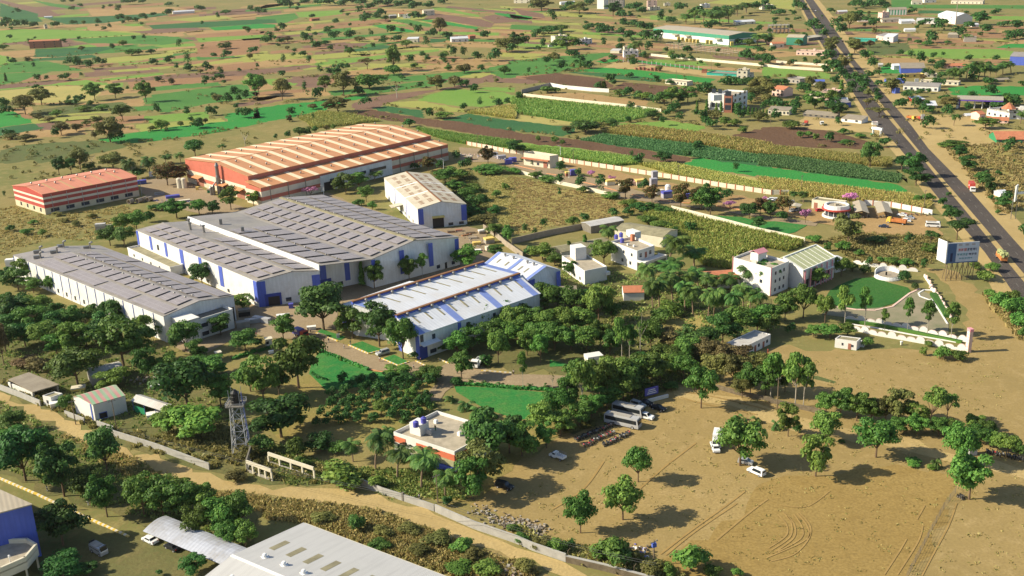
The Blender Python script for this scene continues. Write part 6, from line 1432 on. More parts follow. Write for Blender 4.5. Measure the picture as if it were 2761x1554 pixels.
# ================================================================ VEHICLES (built facing +x)
def hull(prof,hw,belt,tin):
    """side outline (x,z) swept across; everything above the belt leans in by tin"""
    m=MB(); n=len(prof); y=lambda z:hw-(max(0,z-belt)*tin)
    for i in range(n):
        a,b=prof[i],prof[(i+1)%n]; m.poly([(a[0],-y(a[1]),a[1]),(b[0],-y(b[1]),b[1]),(b[0],y(b[1]),b[1]),(a[0],y(a[1]),a[1])])
    m.poly([(x,-y(z),z) for x,z in prof][::-1]); m.poly([(x,y(z),z) for x,z in prof]); 
    return m
def wheel(root,x,y,r=.32,w=.2):
    m=MB(); s=1 if y>0 else -1; m.tube((x,y-w/2,r),(x,y+w/2,r),r,n=14); o=local(m,'wheel',MAT['rubber'],root)
    m=MB(); m.tube((x,y+s*w*.4,r),(x,y+s*(w/2+.01),r),r*.55,n=10); local(m,'rim',MAT['grey_paint'],o)
def quad(m,p): m.poly(p)
def car(label,col,kind='sedan',name='parked_car'):
    L={'sedan':4.2,'suv':4.5,'hatch':3.7}[kind]; t=thing(name,label,'car'); h=L/2
    if kind=='sedan': pr=[(-h,.35),(-h,.85),(-h+.15,.95),(-h+.7,1.0),(-h+1.2,1.42),(.35,1.45),(1.0,.98),(h-.2,.82),(h,.6),(h,.3)]
    elif kind=='suv': pr=[(-h,.4),(-h,1.05),(-h+.12,1.7),(-h+.3,1.78),(.5,1.76),(1.05,1.12),(h-.15,1.0),(h,.75),(h,.38)]
    else: pr=[(-h,.35),(-h,.9),(-h+.2,1.42),(-h+.5,1.5),(.45,1.48),(1.0,.98),(h-.15,.85),(h,.6),(h,.3)]
    hw=.86; belt=1.0; tin=.32
    local(hull(pr,hw,belt,tin),'body',MAT[col],t)
    top=max(z for x,z in pr)-.1; y=lambda z:hw-max(0,z-belt)*tin+.012; xb=-h+(1.0 if kind=='sedan' else .3); xf=.5
    for s in(-1,1):
        m=MB(); q=[(xb,s*y(1.0),1.0+.02),(xf+.38,s*y(1.0),1.02),(xf-.08,s*y(top),top),(xb+.15,s*y(top),top)]; m.poly(q if s<0 else q[::-1]); local(m,'side_window',MAT['vehicle_glass'],t)
    m=MB(); a=[i for i in range(len(pr)-1) if pr[i][1]>1.3 and pr[i+1][1]<1.2][0]; A,B=pr[a],pr[a+1]; n=Vector((A[1]-B[1],0,B[0]-A[0])).normalized()*.02
    f=lambda k:(A[0]+(B[0]-A[0])*k+n.x,A[1]+(B[1]-A[1])*k+n.z)
    p,q=f(.92),f(.1); yy=hw-.14; m.poly([(p[0],-yy,p[1]),(p[0],yy,p[1]),(q[0],yy-.1,q[1]),(q[0],-yy+.1,q[1])]); local(m,'windscreen',MAT['vehicle_glass'],t)
    b=[i for i in range(len(pr)-1) if pr[i][1]<1.2 and pr[i+1][1]>1.3][0]; A,B=pr[b],pr[b+1]; n=Vector((A[1]-B[1],0,B[0]-A[0])).normalized()*.02; p,q=f(.15),f(.88); m=MB(); m.poly([(p[0],yy,p[1]),(p[0],-yy,p[1]),(q[0],-yy+.1,q[1]),(q[0],yy-.1,q[1])]); local(m,'rear_window',MAT['vehicle_glass'],t)
    for x in(-h+.8,h-.85):
        for s in(-1,1): wheel(t,x,s*(hw-.08))
    for s in(-1,1):
        m=MB(); m.box((h-.02,s*.6,.68),.08,.35,.16); local(m,'headlight',MAT['lamp'],t)
        m=MB(); m.box((-h+.02,s*.66,.82),.08,.25,.2); local(m,'tail_light',MAT['tail_red'],t)
    return t
def bus(label,L=9.5,col='grey_paint',W=2.4,H=3.0,name='bus',cat='bus'):
    t=thing(name,label,cat); h=L/2; pr=[(-h,.4),(-h,H-.2),(-h+.25,H),(h-.4,H),(h-.05,1.3),(h,1.1),(h,.4)]
    local(hull(pr,W/2,1.5,.05),'body',MAT[col],t)
    for s in(-1,1):
        m=MB(); q=[(-h+.3,s*(W/2+.012),1.45),(h-.5,s*(W/2+.012),1.45),(h-.6,s*(W/2-.03),H-.45),(-h+.3,s*(W/2-.03),H-.45)]; m.poly(q if s<0 else q[::-1]); local(m,'side_windows',MAT['vehicle_glass'],t)
    m=MB(); m.box((h-.2,0,2.0),.36,W-.3,1.1); local(m,'windscreen',MAT['vehicle_glass'],t)
    m=MB(); m.box((-h,0,2.05),.06,W-.5,.8); local(m,'rear_window',MAT['vehicle_glass'],t)
    for x in(-h+2.0*L/9.5,h-1.6*L/9.5):
        for s in(-1,1): wheel(t,x,s*(W/2-.1),.45,.28)
    m=MB(); m.box((-.6,0,H+.06),L*.6,W*.7,.12); local(m,'roof_rack',MAT['grey_concrete'],t)
    return t
def truck(label,L=8,load='red_paint',cab='white_paint',kind='box',H=2.6,name='truck'):
    t=thing(name,label,'truck'); h=L/2
    m=hull([(h-1.9,.6),(h-1.9,2.5),(h-1.7,2.65),(h-.4,2.6),(h-.05,1.5),(h,.6)],1.15,1.6,.06); local(m,'cab',MAT[cab],t)
    m=MB(); m.box((h-.2,0,1.95),.3,1.9,.75); local(m,'windscreen',MAT['vehicle_glass'],t)
    m=MB(); m.box((-.3,0,.75),L-.8,1.1,.3); local(m,'chassis',MAT['black'],t)
    if kind=='box':
        m=MB(); m.box((-1.1,0,0),L-2.3,2.4,H,z0=.95); local(m,'cargo_box',MAT[load],t)
        m=MB()
        for s in(-1,1): m.box((-1.1,s*1.21,0),1.6,.04,.8,z0=2.0)
        local(m,'side_emblem',MAT['white_paint'],t)
    elif kind=='load':
        m=MB(); m.box((-1.1,0,0),L-2.3,2.3,1.4,z0=.95); local(m,'cargo_bed',MAT['plank_orange'],t)
        m=MB(); e=random.Random(3)
        for k in range(60):
            x=-1.1+e.uniform(-.5,.5)*(L-2.4); m.box((x,e.uniform(-1.1,1.1),2.3+e.random()*1.6),e.uniform(.6,1.1),e.uniform(.5,.9),e.uniform(.5,.8),e.random()*3)
        local(m,'heaped_load',MAT['green_load'],t)
    elif kind=='bed':
        m=MB()
        for s in(-1,1):
            for k in range(7): m.box((-1.1,s*1.2,0),L-2.3,.06,.14,z0=1.0+k*.2)
            for k in range(8): m.box((-1.1-(L-2.3)/2+k*(L-2.3)/7,s*1.2,0),.1,.1,1.5,z0=.95)
        m.box((-1.1-(L-2.3)/2,0,0),.08,2.3,1.3,z0=1.0); local(m,'side_rails',MAT['plank_orange'],t)
        m=MB(); m.box((-1.1,0,0),L-2.3,2.3,.15,z0=.95); local(m,'bed_floor',MAT['rust'],t)
    else:
        m=MB(); m.box((-1.1,0,0),L-2.3,2.3,.12,z0=.95)
        for s in(-1,1): m.box((-1.1,s*1.15,0),L-2.3,.08,.6,z0=1.07)
        m.box((-1.1-(L-2.3)/2,0,0),.08,2.2,.6,z0=1.07); local(m,'cargo_bed',MAT[load],t)
    for x in(-h+1.2,h-1.0):
        for s in(-1,1): wheel(t,x,s*1.02,.48,.3)
    return t
def pickup(label,col='white_car',cage=True):
    t=thing('pickup_truck',label,'pickup'); h=2.3
    local(hull([(.2,.4),(.2,1.7),(.35,1.8),(1.1,1.76),(1.55,1.1),(h-.1,.98),(h,.7),(h,.4)],.85,1.0,.25),'cab',MAT[col],t)
    m=MB(); m.box((1.38,0,1.42),.3,1.3,.45,tilt=None); local(m,'windscreen',MAT['vehicle_glass'],t)
    for s in(-1,1):
        m=MB(); m.box((.75,s*.73,1.4),.8,.16,.4); local(m,'side_window',MAT['vehicle_glass'],t)
    m=MB(); m.box((-1.05,0,0),2.4,1.6,.12,z0=.7)
    for s in(-1,1): m.box((-1.05,s*.8,0),2.4,.06,.5,z0=.8)
    m.box((-2.25,0,0),.06,1.6,.5,z0=.8); local(m,'cargo_bed',MAT[col],t)
    if cage:
        m=MB()
        for s in(-1,1):
            for k in range(5): m.tube((-2.2+k*.57,s*.78,1.2),(-2.2+k*.57,s*.78,2.0),.03,n=4)
            m.tube((-2.2,s*.78,1.65),(.1,s*.78,1.65),.03,n=4); m.tube((-2.2,s*.78,2.0),(.1,s*.78,2.0),.03,n=4)
        for k in range(5): m.tube((-2.2+k*.57,-.78,2.0),(-2.2+k*.57,.78,2.0),.03,n=4)
        local(m,'cage',MAT['steel'],t)
    for x in(-1.4,1.5):
        for s in(-1,1): wheel(t,x,s*.75,.33)
    return t
def moto(label,col='black'):
    t=thing('motorcycle',label,'motorcycle',group='motorcycles in the parking rows')
    for x in(-.62,.66):
        m=MB(); m.tube((x,-.06,.3),(x,.06,.3),.3,n=12); o=local(m,'wheel',MAT['rubber'],t); m=MB(); m.tube((x,-.07,.3),(x,.07,.3),.17,n=8); local(m,'rim',MAT['steel'],o)
    m=MB(); m.lathe([(0,-.3),(.14,-.2),(.17,.05),(.1,.28),(0,.32)],(0,0,0),8); m.xform(Matrix.Translation((.18,0,.78))@Matrix.Rotation(R(90),4,'Y')); m.tube((.5,0,.75),(-.1,0,.45),.05); m.tube((-.1,0,.45),(-.62,0,.3),.05); m.tube((-.1,0,.5),(-.5,0,.72),.05); m.box((-.72,0,.72),.3,.16,.1); local(m,'frame',MAT[col],t)
    m=MB(); m.box((.05,0,.42),.35,.26,.34); local(m,'engine',MAT['steel'],t)
    m=MB(); m.box((-.32,0,.8),.68,.24,.12); local(m,'seat',MAT['black'],t)
    m=MB(); m.tube((.66,0,.3),(.45,0,1.0),.045); m.tube((.42,-.34,1.03),(.42,.34,1.03),.03); m.box((.55,0,.9),.12,.18,.18); local(m,'handlebar',MAT['steel'],t)
    return t
def put(t,r,x,y,hx,hy):
    p=P(r,x,y); q=P(r,hx,hy); t.location=p; t.rotation_euler=(0,0,ang(p,q)); return t
put(bus('nearer grey and white coach parked under the trees at the car park'),'c3',1085,1330,1400,1400).scale=(1.05,1,1)
put(bus('farther pale coach parked behind the nearer one',9),'c3',1140,1225,1400,1285)
put(bus('white minibus parked alone on the sand by the highway gate',6,'white_car',2.0,2.5,'minibus','van'),'b4',1645,808,1745,812)
put(car('white hatchback parked beside the two coaches','white_car','suv'),'c3',1310,1265,1400,1285)
put(car('silver white car behind the far coach, under the trees','silver_car','suv'),'c3',1235,1150,1330,1180)
put(car('dark blue car between the far coach and the silver car','navy_car'),'c3',1225,1200,1310,1225)
put(car('black sedan parked right of the blue sign board','black_car'),'c3',1435,1180,1520,1205)
put(car('dark car hidden deepest under the trees behind the silver car','black_car'),'c3',1310,1130,1390,1150)
put(car('white jeep like car parked right of the big lone field tree','white_car','suv'),'d3',2390,450,2300,410)
put(car('silver blue car half under the big lone field tree','silver_car','hatch'),'d3',2285,350,2370,365)
put(pickup('caged pickup parked in shade left of the motorcycle rows'),'d3',450,300,350,260)
put(pickup('white pickup with covered back, half hidden left of the big lone field tree','white_car',False),'d3',1985,215,2010,270)
t=truck('white lorry with dark box roof left of the big lone field tree',6.5,'white_paint','white_paint','box',2.2); put(t,'d3',2010,160,1990,250)
put(car('black car in the deep shade right of the dense tree by the palms','black_car','suv'),'d2',2430,590,2500,610)
put(car('silver and black car parked between the forecourt lawns','silver_car','suv'),'c2',1240,640,1170,660)
put(truck('white open tipper lorry standing under trees at the forecourt edge',6.2,'white_paint','white_paint','open'),'c2',2170,745,2125,790)
put(truck('black and red lorry with blue load at the factory forecourt',6,'tank_blue','red_paint','box',1.8),'c2',440,465,540,500)
put(bus('dim white van standing in the shade of the bottom left block',4.6,'silver_car',1.8,2.1,'van','van'),'d1',970,1225,1040,1265)
put(car('white car nosing out from under the left end of the carport','white_car'),'d1',1470,1115,1440,1100)
put(car('dark car half under the curved carport, right of the white one','black_car'),'d1',1690,1185,1640,1160)
put(truck('decorated orange lorry with empty wooden bed at the gate',8.5,'plank_orange','yellow_paint','bed'),'b4',1290,775,1180,760)
put(car('dark grey sedan parked below the orange lorry','navy_car'),'b4',1165,812,1080,806)
put(car('white sedan behind the orange lorry, farther of two','white_car'),'b4',1345,700,1260,692)
put(car('silver sedan right of the far white sedan behind the orange lorry','silver_car'),'b4',1420,728,1340,718)
put(car('white car partly behind the tail of the orange lorry','white_car','hatch'),'b4',1390,755,1450,760)
for x,y,l,c in((60,548,'white car parked leftmost below the piered wall by the pink tree','white_car'),(100,552,'second white car parked close beside the leftmost one below the piered wall','white_car'),(255,575,'pale car at the tan car canopy','silver_car')): put(car(l,c,'hatch'),'b4',x,y,x-60,y+4)
for x,y,l,c in((275,655,'silver car under the tan canopy, left one','silver_car'),(320,648,'silver car under the tan canopy, right one','silver_car')): put(car(l,c,'sedan'),'b4',x,y,x-50,y+20)
put(car('red car tucked beside the round reception','red_car','hatch'),'b4',540,655,600,650)
t=truck('orange red container lorry driving on the far carriageway verge',9,'red_paint','white_paint','box',3.0); put(t,'b4',2025,450,2065,520)
t=truck('heaped green load lorry driving along the near carriageway',8.5,'green_load','plank_orange','load'); put(t,'b4',2315,1130,2225,1020); t.rotation_euler[2]+=0
t=truck('far off white lorry on the highway near the tree gap',9,'white_paint','red_paint','box'); put(t,'a4',830,572,800,520)
put(car('small pale car far up the highway','white_car'),'a4',500,110,460,40)
put(car('dark car far up the highway verge','black_car'),'a4',765,410,730,360)
put(truck('orange digger lorry in the right roadside yard, left of two',6,'plank_orange','yellow_paint','bed'),'a4',1435,1170,1500,1180); put(truck('orange digger lorry in the right roadside yard, right of two',5,'plank_orange','red_paint','bed'),'a4',1505,1175,1560,1185)
put(truck('red lorry cab with flat trailer in the truck yard',8,'pale_stone','red_paint','open'),'a4',395,1225,460,1190); put(truck('white lorry in the truck yard right of the red one',6,'grey_paint','white_paint','open'),'a4',560,1220,580,1260)
# motorcycle rows
prot=[moto('motorcycle proto',c) for c in('black','red_car','navy_car','silver_car')]; used=[0]*4
def bikes(r,x0,y0,x1,y1,n,hx,hy,label):
    for k in range(n):
        f=(k+.5)/n; x=x0+(x1-x0)*f;y=y0+(y1-y0)*f; p=P(r,x+random.uniform(-8,8),y+random.uniform(-6,6)); a=ang(p,P(r,x+hx,y+hy))+random.uniform(-.3,.3); i=random.choice((0,0,1,2,3,3))
        t=prot[i] if not used[i] else dup(prot[i],p,a); used[i]=1; t.location=p; t.rotation_euler=(0,0,a); t['label']='%s motorcycle, %s from the %s'%(('black','dark red','dark blue','silver')[i],'first' if k==0 else ORDL[k],label); t['group']='motorcycles, '+label
bikes('c3',610,1490,1020,1320,20,60,30,'left, rear parking row by coaches')
bikes('c3',690,1545,1000,1400,14,60,30,'left, middle parking row by coaches')
bikes('d3',880,185,1150,60,15,50,40,'left, short front parking row')
bikes('d4',2150,240,2538,320,14,30,40,'left, shaded row by tin booth')
bikes('b4',1290,690,1620,690,12,20,20,'left, row along white piered wall')
bikes('b4',1100,715,1210,715,6,20,20,'left under the far beige canopy')
bikes('b4',930,720,1040,712,5,20,20,'left under the near beige canopy')
bikes('d4',1890,690,1950,685,2,40,20,'left at the top end of the wire fence')
# ================================================================ PEOPLE
def skin(name,verts,edges,rad,mat,sub=1):
    me=bpy.data.meshes.new(name); me.from_pydata(verts,edges,[]); o=bpy.data.objects.new(name,me); COL.objects.link(o)
    md=o.modifiers.new('s','SKIN'); md.use_smooth_shade=True
    for i,r in enumerate(rad): me.skin_vertices[0].data[i].radius=(r,r) if not isinstance(r,tuple) else r
    me.skin_vertices[0].data[0].use_root=True
    if sub: 
        sm=o.modifiers.new('d','SUBSURF'); sm.levels=sub; sm.render_levels=sub
    bpy.context.view_layer.update(); dg=bpy.context.evaluated_depsgraph_get(); nm=bpy.data.meshes.new_from_object(o.evaluated_get(dg)); nm.name=name; nm.materials.clear(); nm.materials.append(mat)
    bpy.data.objects.remove(o); return nm
def person_proto(stride):
    V=[];E=[];Rr=[]
    def add(p,r,par=None):
        V.append(p);Rr.append(r)
        if par is not None: E.append((par,len(V)-1))
        return len(V)-1
    pel=add((0,0,.95),.13); sp=add((0,0,1.15),.125,pel); ch=add((0,0,1.35),.135,sp); ne=add((0.01,0,1.5),.055,ch); hd=add((.02,0,1.58),.085,ne); ht=add((.02,0,1.68),.085,hd); add((.12,0,1.6),.018,hd)
    legs=[];arms=[]
    for s in(-1,1):
        hip=add((0,s*.09,.9),.09,pel); kn=add((s*stride*.6+.03,s*.1,.5),.06,hip); an=add((s*stride,s*.1,.09),.042,kn); add((s*stride+.16,s*.11,.04),.035,an)
        sh=add((0,s*.19,1.41),.062,ch); el=add((-s*stride*.45,s*.25,1.12),.042,sh); wr=add((-s*stride*.8+.05,s*.25,.87),.028,el); pm=add((-s*stride*.85+.06,s*.25,.8),.032,wr)
        for f,(dx,l) in enumerate(((.03,.08),(.012,.095),(-.008,.09),(-.028,.07))): q=add((-s*stride*.85+.06+dx,s*.25,.76),.009,pm); add((-s*stride*.85+.065+dx,s*.245,.76-l*.8),.007,q)
        add((-s*stride*.85+.11,s*.24,.78),.01,pm)
    body=skin('body',V,E,Rr,MAT['skin'])
    v=[(0,0,.92),(0,0,1.15),(0,0,1.36),(0,-.2,1.41),(-stride*-.3,-.24,1.18),(0,.2,1.41),(stride*-.3,.24,1.18)]; e=[(0,1),(1,2),(2,3),(3,4),(2,5),(5,6)]; shirt=skin('shirt',v,e,[.15,.145,.155,.08,.07,.08,.07],MAT['white_paint'])
    v=[(0,0,.97)];e=[];rr=[.14]
    for s in(-1,1):
        b=len(v); v+=[(0,s*.09,.88),(s*stride*.6+.03,s*.1,.5),(s*stride,s*.1,.12)]; rr+=[.105,.078,.062]; e+=[(0,b),(b,b+1),(b+1,b+2)]
    tr=skin('trousers',v,e,rr,MAT['navy_car'])
    hair=skin('hair',[(.0,0,1.66),(-.03,0,1.7),(-.07,0,1.6)],[(0,1),(0,2)],[.09,.07,.06],MAT['hair'])
    t=thing('person','person','person')
    for n_,me in(('body',body),('shirt',shirt),('trousers',tr),('hair',hair)):
        o=bpy.data.objects.new(n_,me); COL.objects.link(o); o.parent=t
    return t
pp=[person_proto(0.0),person_proto(.22)]; pu=[0,0]
def person(r,x,y,i,a,label,shirt='white_paint',tr='navy_car'):
    p=P(r,x,y)
    if not pu[i]: t=pp[i]; t.location=p; t.rotation_euler=(0,0,a); t['label']=label; pu[i]=1; 
    else: t=dup(pp[i],p,a,label=label)
    for c in t.children:
        b=c.name.split('.')[0]
        if b in('shirt','trousers'):
            c.material_slots[0].link='OBJECT'; c.material_slots[0].material=MAT[shirt if b=='shirt' else tr]
PE='''c2|862|583|1|0.2|walking person in pale shirt and light trousers on the forecourt road|white_paint|grey_paint
c2|665|525|0|1|standing person in dark shirt, left of a pair near the small lawn|black|black
c2|714|525|0|2|standing person in dark shirt, right of a pair near the small lawn|black|grey_paint
c2|925|545|0|2|standing person in green shirt at the corner of the middle lawn|green_paint|grey_paint
c2|1212|710|1|1|person in pale shirt walking by the nearest forecourt lawn|white_paint|brick
c2|1543|780|1|0|person in white shirt striding across the forecourt road|white_paint|navy_car
c2|1612|715|0|3|person in pink shirt near the kerb right of the nearest lawn|pink_paint|navy_car
c2|1968|828|0|1|person in white shirt standing left of the road tree|white_paint|navy_car
c2|2520|838|0|1|person in grey clothes on the road by the wood edge|grey_paint|black
c2|512|420|0|0|person in dark shirt beside the white cart, left of two|black|black
c2|535|425|0|1|person in dark trousers beside the white cart, right of two|grey_paint|black
c1|2507|462|0|0|person in red shirt below the left office block|red_paint|navy_car
c2|5|465|1|1|person in pink shirt near the kiosk tree|pink_paint|grey_paint
c2|1755|1385|0|1|person in dark clothes standing on the orange banded house roof|black|green_paint
b2|2218|1050|0|0|person in white shirt in the timber yard, left of two|white_paint|navy_car
b2|2232|1052|0|1|person in pink shirt in the timber yard, right of two|pinkish_wall|navy_car
c4|33|628|0|0|person in red near the end of the long white quarters|red_paint|red_paint
d2|1600|705|0|2|person in white by the block wall below the palms|white_paint|grey_paint
d1|868|765|0|2|person in white among the bottom left trees|white_paint|white_paint
d1|465|625|0|1|person in pale shirt under the dense bottom left trees|white_paint|grey_paint
d1|745|805|0|1|person in pale shirt beside the yellow and white kerb|cream_wall|grey_paint'''
for ln in PE.split('\n'):
    f=ln.split('|'); person(f[0],float(f[1]),float(f[2]),int(f[3]),float(f[4]),f[5],f[6],f[7])
for o in bpy.data.objects:
    if o.get('label','').startswith('person in dark clothes standing on the orange'): o.location=P('c2',1755,1385,4.7)
# ================================================================ YARD CLUTTER
def crate(r,x,y,sx,sy,sz,rz,mat,label,name='crate',cat='crate',group=None,cover=None):
    p=P(r,x,y); t=thing(name,label,cat,p,0,group); m=MB(); m.box(p,sx,sy,sz,rz,z0=.12); m.build('box',MAT[mat],t)
    m=MB()
    for k in(-1,0,1): m.box(p+Vector((-math.sin(rz),math.cos(rz),0))*k*sy*.4,sx,.15,.12,rz,z0=0)
    m.build('skid',MAT['post_wood'],t)
    if cover:
        m=MB(); m.box(p,sx+.1,sy+.1,sz*.35,rz,z0=.12+sz*.67); m.build('cover',MAT[cover],t)
CR='''b3|960|395|4.5|3|2.6|.3|cream_wall|cream tarpaulin covered machine beside the pink shrubs, leftmost|yellow_cover
b3|1095|400|5|3|2.4|.3|cream_wall|cream covered machine behind the dark orange flecked tree|yellow_cover
b3|1255|395|5.5|3.5|2.8|.3|cream_wall|biggest yellow topped covered machine left of the grey containers|yellow_cover
b3|1395|345|2.8|2.8|4.5|.2|grey_pack|tall grey wrapped container block, farther of two|grey_pack
b3|1385|408|3.4|2.8|4|.2|grey_pack|tall grey wrapped container block, nearer of two|grey_pack
b3|1445|490|4|2.6|2.4|.3|cream_wall|cream crate left of the grey and white packed machine|cream_wall
b3|1515|520|5|3|3.2|.3|grey_pack|grey wrapped machine below a white tank in the driveway yard|tank_blue
b3|1700|530|4|3|2.6|.2|tank_blue|blue covered machine behind the orange flecked trees|tank_blue
b3|600|300|3|2.5|3|.2|tank_blue|dark blue packed block left of the round driveway shrub|tank_blue
b3|545|310|2.4|2.2|2.4|.2|brick|brown crate left of the dark blue packed block|yellow_cover
b3|10|170|4|3|2.4|.2|tank_blue|blue tarpaulin pile at the driveway end left of the gate house|tank_blue
b3|1820|540|3|2.5|2.2|.2|yellow_cover|yellow crate between the driveway trees|yellow_cover
b3|1180|400|3|2.5|2.2|.2|pinkish_wall|pinkish crate between the covered machines|pinkish_wall
b2|2470|190|4|3|2.6|.2|tank_blue|blue tarpaulin stack in the yard right of the orange factory|tank_blue
b2|2400|140|5|3|2|.3|grey_pack|grey packed pile in the yard right of the orange factory|grey_pack
b2|2330|110|4|3|1.8|.3|white_paint|white packed pile in the yard right of the orange factory|grey_pack
b2|2090|150|3|2.4|2.2|.3|brick|brown packed pile beside the orange factory end|cream_wall
b2|2280|960|4|3|2.2|.4|grey_concrete|dark timber stack by the weathered wall, farther|yellow_cover
b2|2280|1030|3|2|1.5|.4|cream_wall|pale open crate by the weathered wall, nearer|cream_wall
b2|2160|980|3.4|2.2|1.2|.2|yellow_cover|yellow frame stack in the timber yard|yellow_cover
b2|2100|870|4|1.6|.6|.1|post_wood|plank stack in the timber yard, farthest|post_wood
b2|2120|920|4|1.6|.6|.1|cream_wall|pale plank stack in the timber yard, second nearest the cream shed|pale_stone
b2|2060|890|4.5|1|.4|.5|plank_orange|rusty orange bars lying in the timber yard|rust
b2|2160|1040|3.5|1.6|.5|.1|white_paint|white sheet stack in the timber yard|white_paint
b2|1985|850|3|1.6|.8|.1|pinkish_wall|reddish bundle beside the cream shed front|brick
b2|1910|860|3.4|1.6|.7|.1|brick|brown bundle under the cream shed window|post_wood
b2|2210|870|3|2|1.6|.3|pale_stone|pale stack at the foot of the weathered wall|white_paint
b1|990|840|4.5|2.4|3.2|.15|grey_concrete|grey hut like crate in the weeds left of the dark trees|tin_roof
b1|1060|830|3.2|2|2|.15|cream_wall|pale crate right of the grey hut like crate in the weeds|grey_concrete
b1|1385|385|5|3|2|.5|blue_paint|blue covered bale at the right end of the small red shed|tank_blue
b1|1480|315|2|2|2.6|.2|white_paint|white tank crate left of the gulmohar trees|white_paint
b1|1690|520|7|3|1.2|.4|tank_blue|blue tarpaulin heap in the scrap yard before the factory|tank_blue
b1|1560|490|5|2.4|1.0|.4|grey_pack|grey scrap heap left of the blue tarpaulin heap|steel
b1|1800|560|6|2|.9|.4|grey_pack|long grey scrap heap right of the blue tarpaulin heap|cream_wall
b1|1930|445|1.5|1.2|1.6|.3|yellow_cover|small yellow machine beside the cream tanks|yellow_cover
b1|2060|470|3.5|2.4|2|.3|green_paint|green awning crate beside the grey exhaust stack|beige_roof
b1|105|1190|3.2|2.6|3|.2|white_wall|white tank box at the far left corner of the long solar shed|white_paint
c1|2390|260|4|2.6|2.4|.3|black|dark container beside the left office block, farther|dark_concrete
c1|2380|370|4.4|2.4|2|.3|grey_concrete|grey container beside the left office block, nearer|grey_concrete
c1|2470|330|5|2|1.4|.3|grey_paint|pale steel stack beside the dark containers|grey_paint
c2|60|320|7|1.8|1.6|2.65|grey_paint|long grey bin at the left edge of the forecourt|grey_paint
c2|265|270|4.5|1.8|.8|.2|white_paint|low white trailer before the blue door portal|white_paint
c2|545|395|3|1.6|1.1|.2|white_paint|white flat cart at the corner of the first forecourt lawn|white_paint
c2|345|185|1.6|1.6|1.6|.2|tank_blue|blue drum stack by the portal window|tank_blue
c2|805|480|1|.4|1.5|.2|grey_paint|grey notice board on the small forecourt lawn|white_paint
c2|150|630|1.5|.6|.9|.4|white_paint|white bench on the grass below the kiosk|white_paint
c3|800|720|5|3.4|2.6|.3|cream_wall|pale broken hut block in the central wood, left|white_wall
c3|985|765|3.4|2.4|1.6|.3|cream_wall|pale heap in the central wood, right of the broken hut block|pale_stone
c1|545|1165|2.6|2|1.8|.5|cream_wall|white water trough box in front of the small lane hut|white_paint
c1|1510|1250|4|2.4|1.2|.4|cream_wall|pale sheet leaning near the tin shed|white_paint
c1|1560|960|5|2.6|1.2|.3|pale_stone|pale building debris pile below the left trees|white_paint
c1|1620|880|2.6|2.2|2.2|.3|cream_wall|pale concrete ring beside a leaning tree|pale_stone
c1|770|985|4|2.4|1|.3|yellow_cover|yellowish debris pile behind the striped roof shed|cream_wall
c4|1338|548|.5|.5|1.2|.2|cream_wall|small pale marker post on the bare field|white_paint'''
for ln in CR.split('\n'):
    f=ln.split('|'); v=list(map(float,f[1:7])); nm=f[8]; 
    k='pile' if any(s in nm for s in('pile','heap','stack','bundle','bars','debris')) else 'crate'
    crate(f[0],v[0],v[1],v[2],v[3],v[4],v[5],f[7],f[8],{'pile':'goods_pile','crate':'crate'}[k],k,None,f[9])
p=P('b3',1525,450); m=MB(); m.lathe([(1.5,0),(1.5,2.4),(.9,3.1),(0,3.3)],p,12); tag(m.build('storage_tank',MAT['white_paint']),'white round tank standing behind the grey wrapped machine','tank')
for k,(x,y,l) in enumerate(((1260,585,'leftmost of four concrete pipes lying in the grass'),(1345,575,'second from left of four concrete pipes lying in the grass'),(1395,560,'third from left of four concrete pipes lying in the grass'),(1445,560,'rightmost of four concrete pipes lying in the grass'))):
    p=P('b1',x,y); m=MB(); a=p+Vector((0,0,1.25)); d=Vector((1.3,2.6,0)); 
    for r0 in(1.25,):
        m.tube(a,a+d,r0,n=14,cap=False); m.tube(a+d,a,r0-.18,n=14,cap=False); 
        n=14; dd=d.normalized(); u=dd.orthogonal().normalized(); w_=dd.cross(u)
        for e in(a,a+d):
            for i in range(n):
                c0=[u*math.cos(2*math.pi*(i+j)/n)+w_*math.sin(2*math.pi*(i+j)/n) for j in(0,1)]; m.poly([e+c0[0]*1.25,e+c0[1]*1.25,e+c0[1]*1.07,e+c0[0]*1.07])
    tag(m.build('concrete_pipe',MAT['pale_stone']),l,'pipe','concrete pipes in the grass')
def rubble(label,r,pts,n,s=.5,mats=('rubble','pale_stone','grey_concrete')):
    ln=pl(r,pts); m=MB(); e=random.Random(len(label))
    for i in range(n):
        f=e.random()*(len(ln)-1.001); k=int(f); p=ln[k].lerp(ln[k+1],f-k)+Vector((e.gauss(0,1.3),e.gauss(0,1.3),0)); q=s*e.uniform(.4,1.5)
        b=len(m.v); m.box(p+Vector((0,0,e.random()*s)),q,q*e.uniform(.5,1),q*e.uniform(.4,.9),e.random()*3,mi=e.randrange(len(mats)))
        c_=cen(m.v[b:]); M_=Matrix.Translation(c_)@Matrix.Rotation(e.uniform(-.6,.6),4,'X')@Matrix.Translation(-c_); m.v[b:]=[M_@v for v in m.v[b:]]
    o=m.build('rubble_heap',[MAT[x] for x in mats]); o['kind']='stuff'; return o
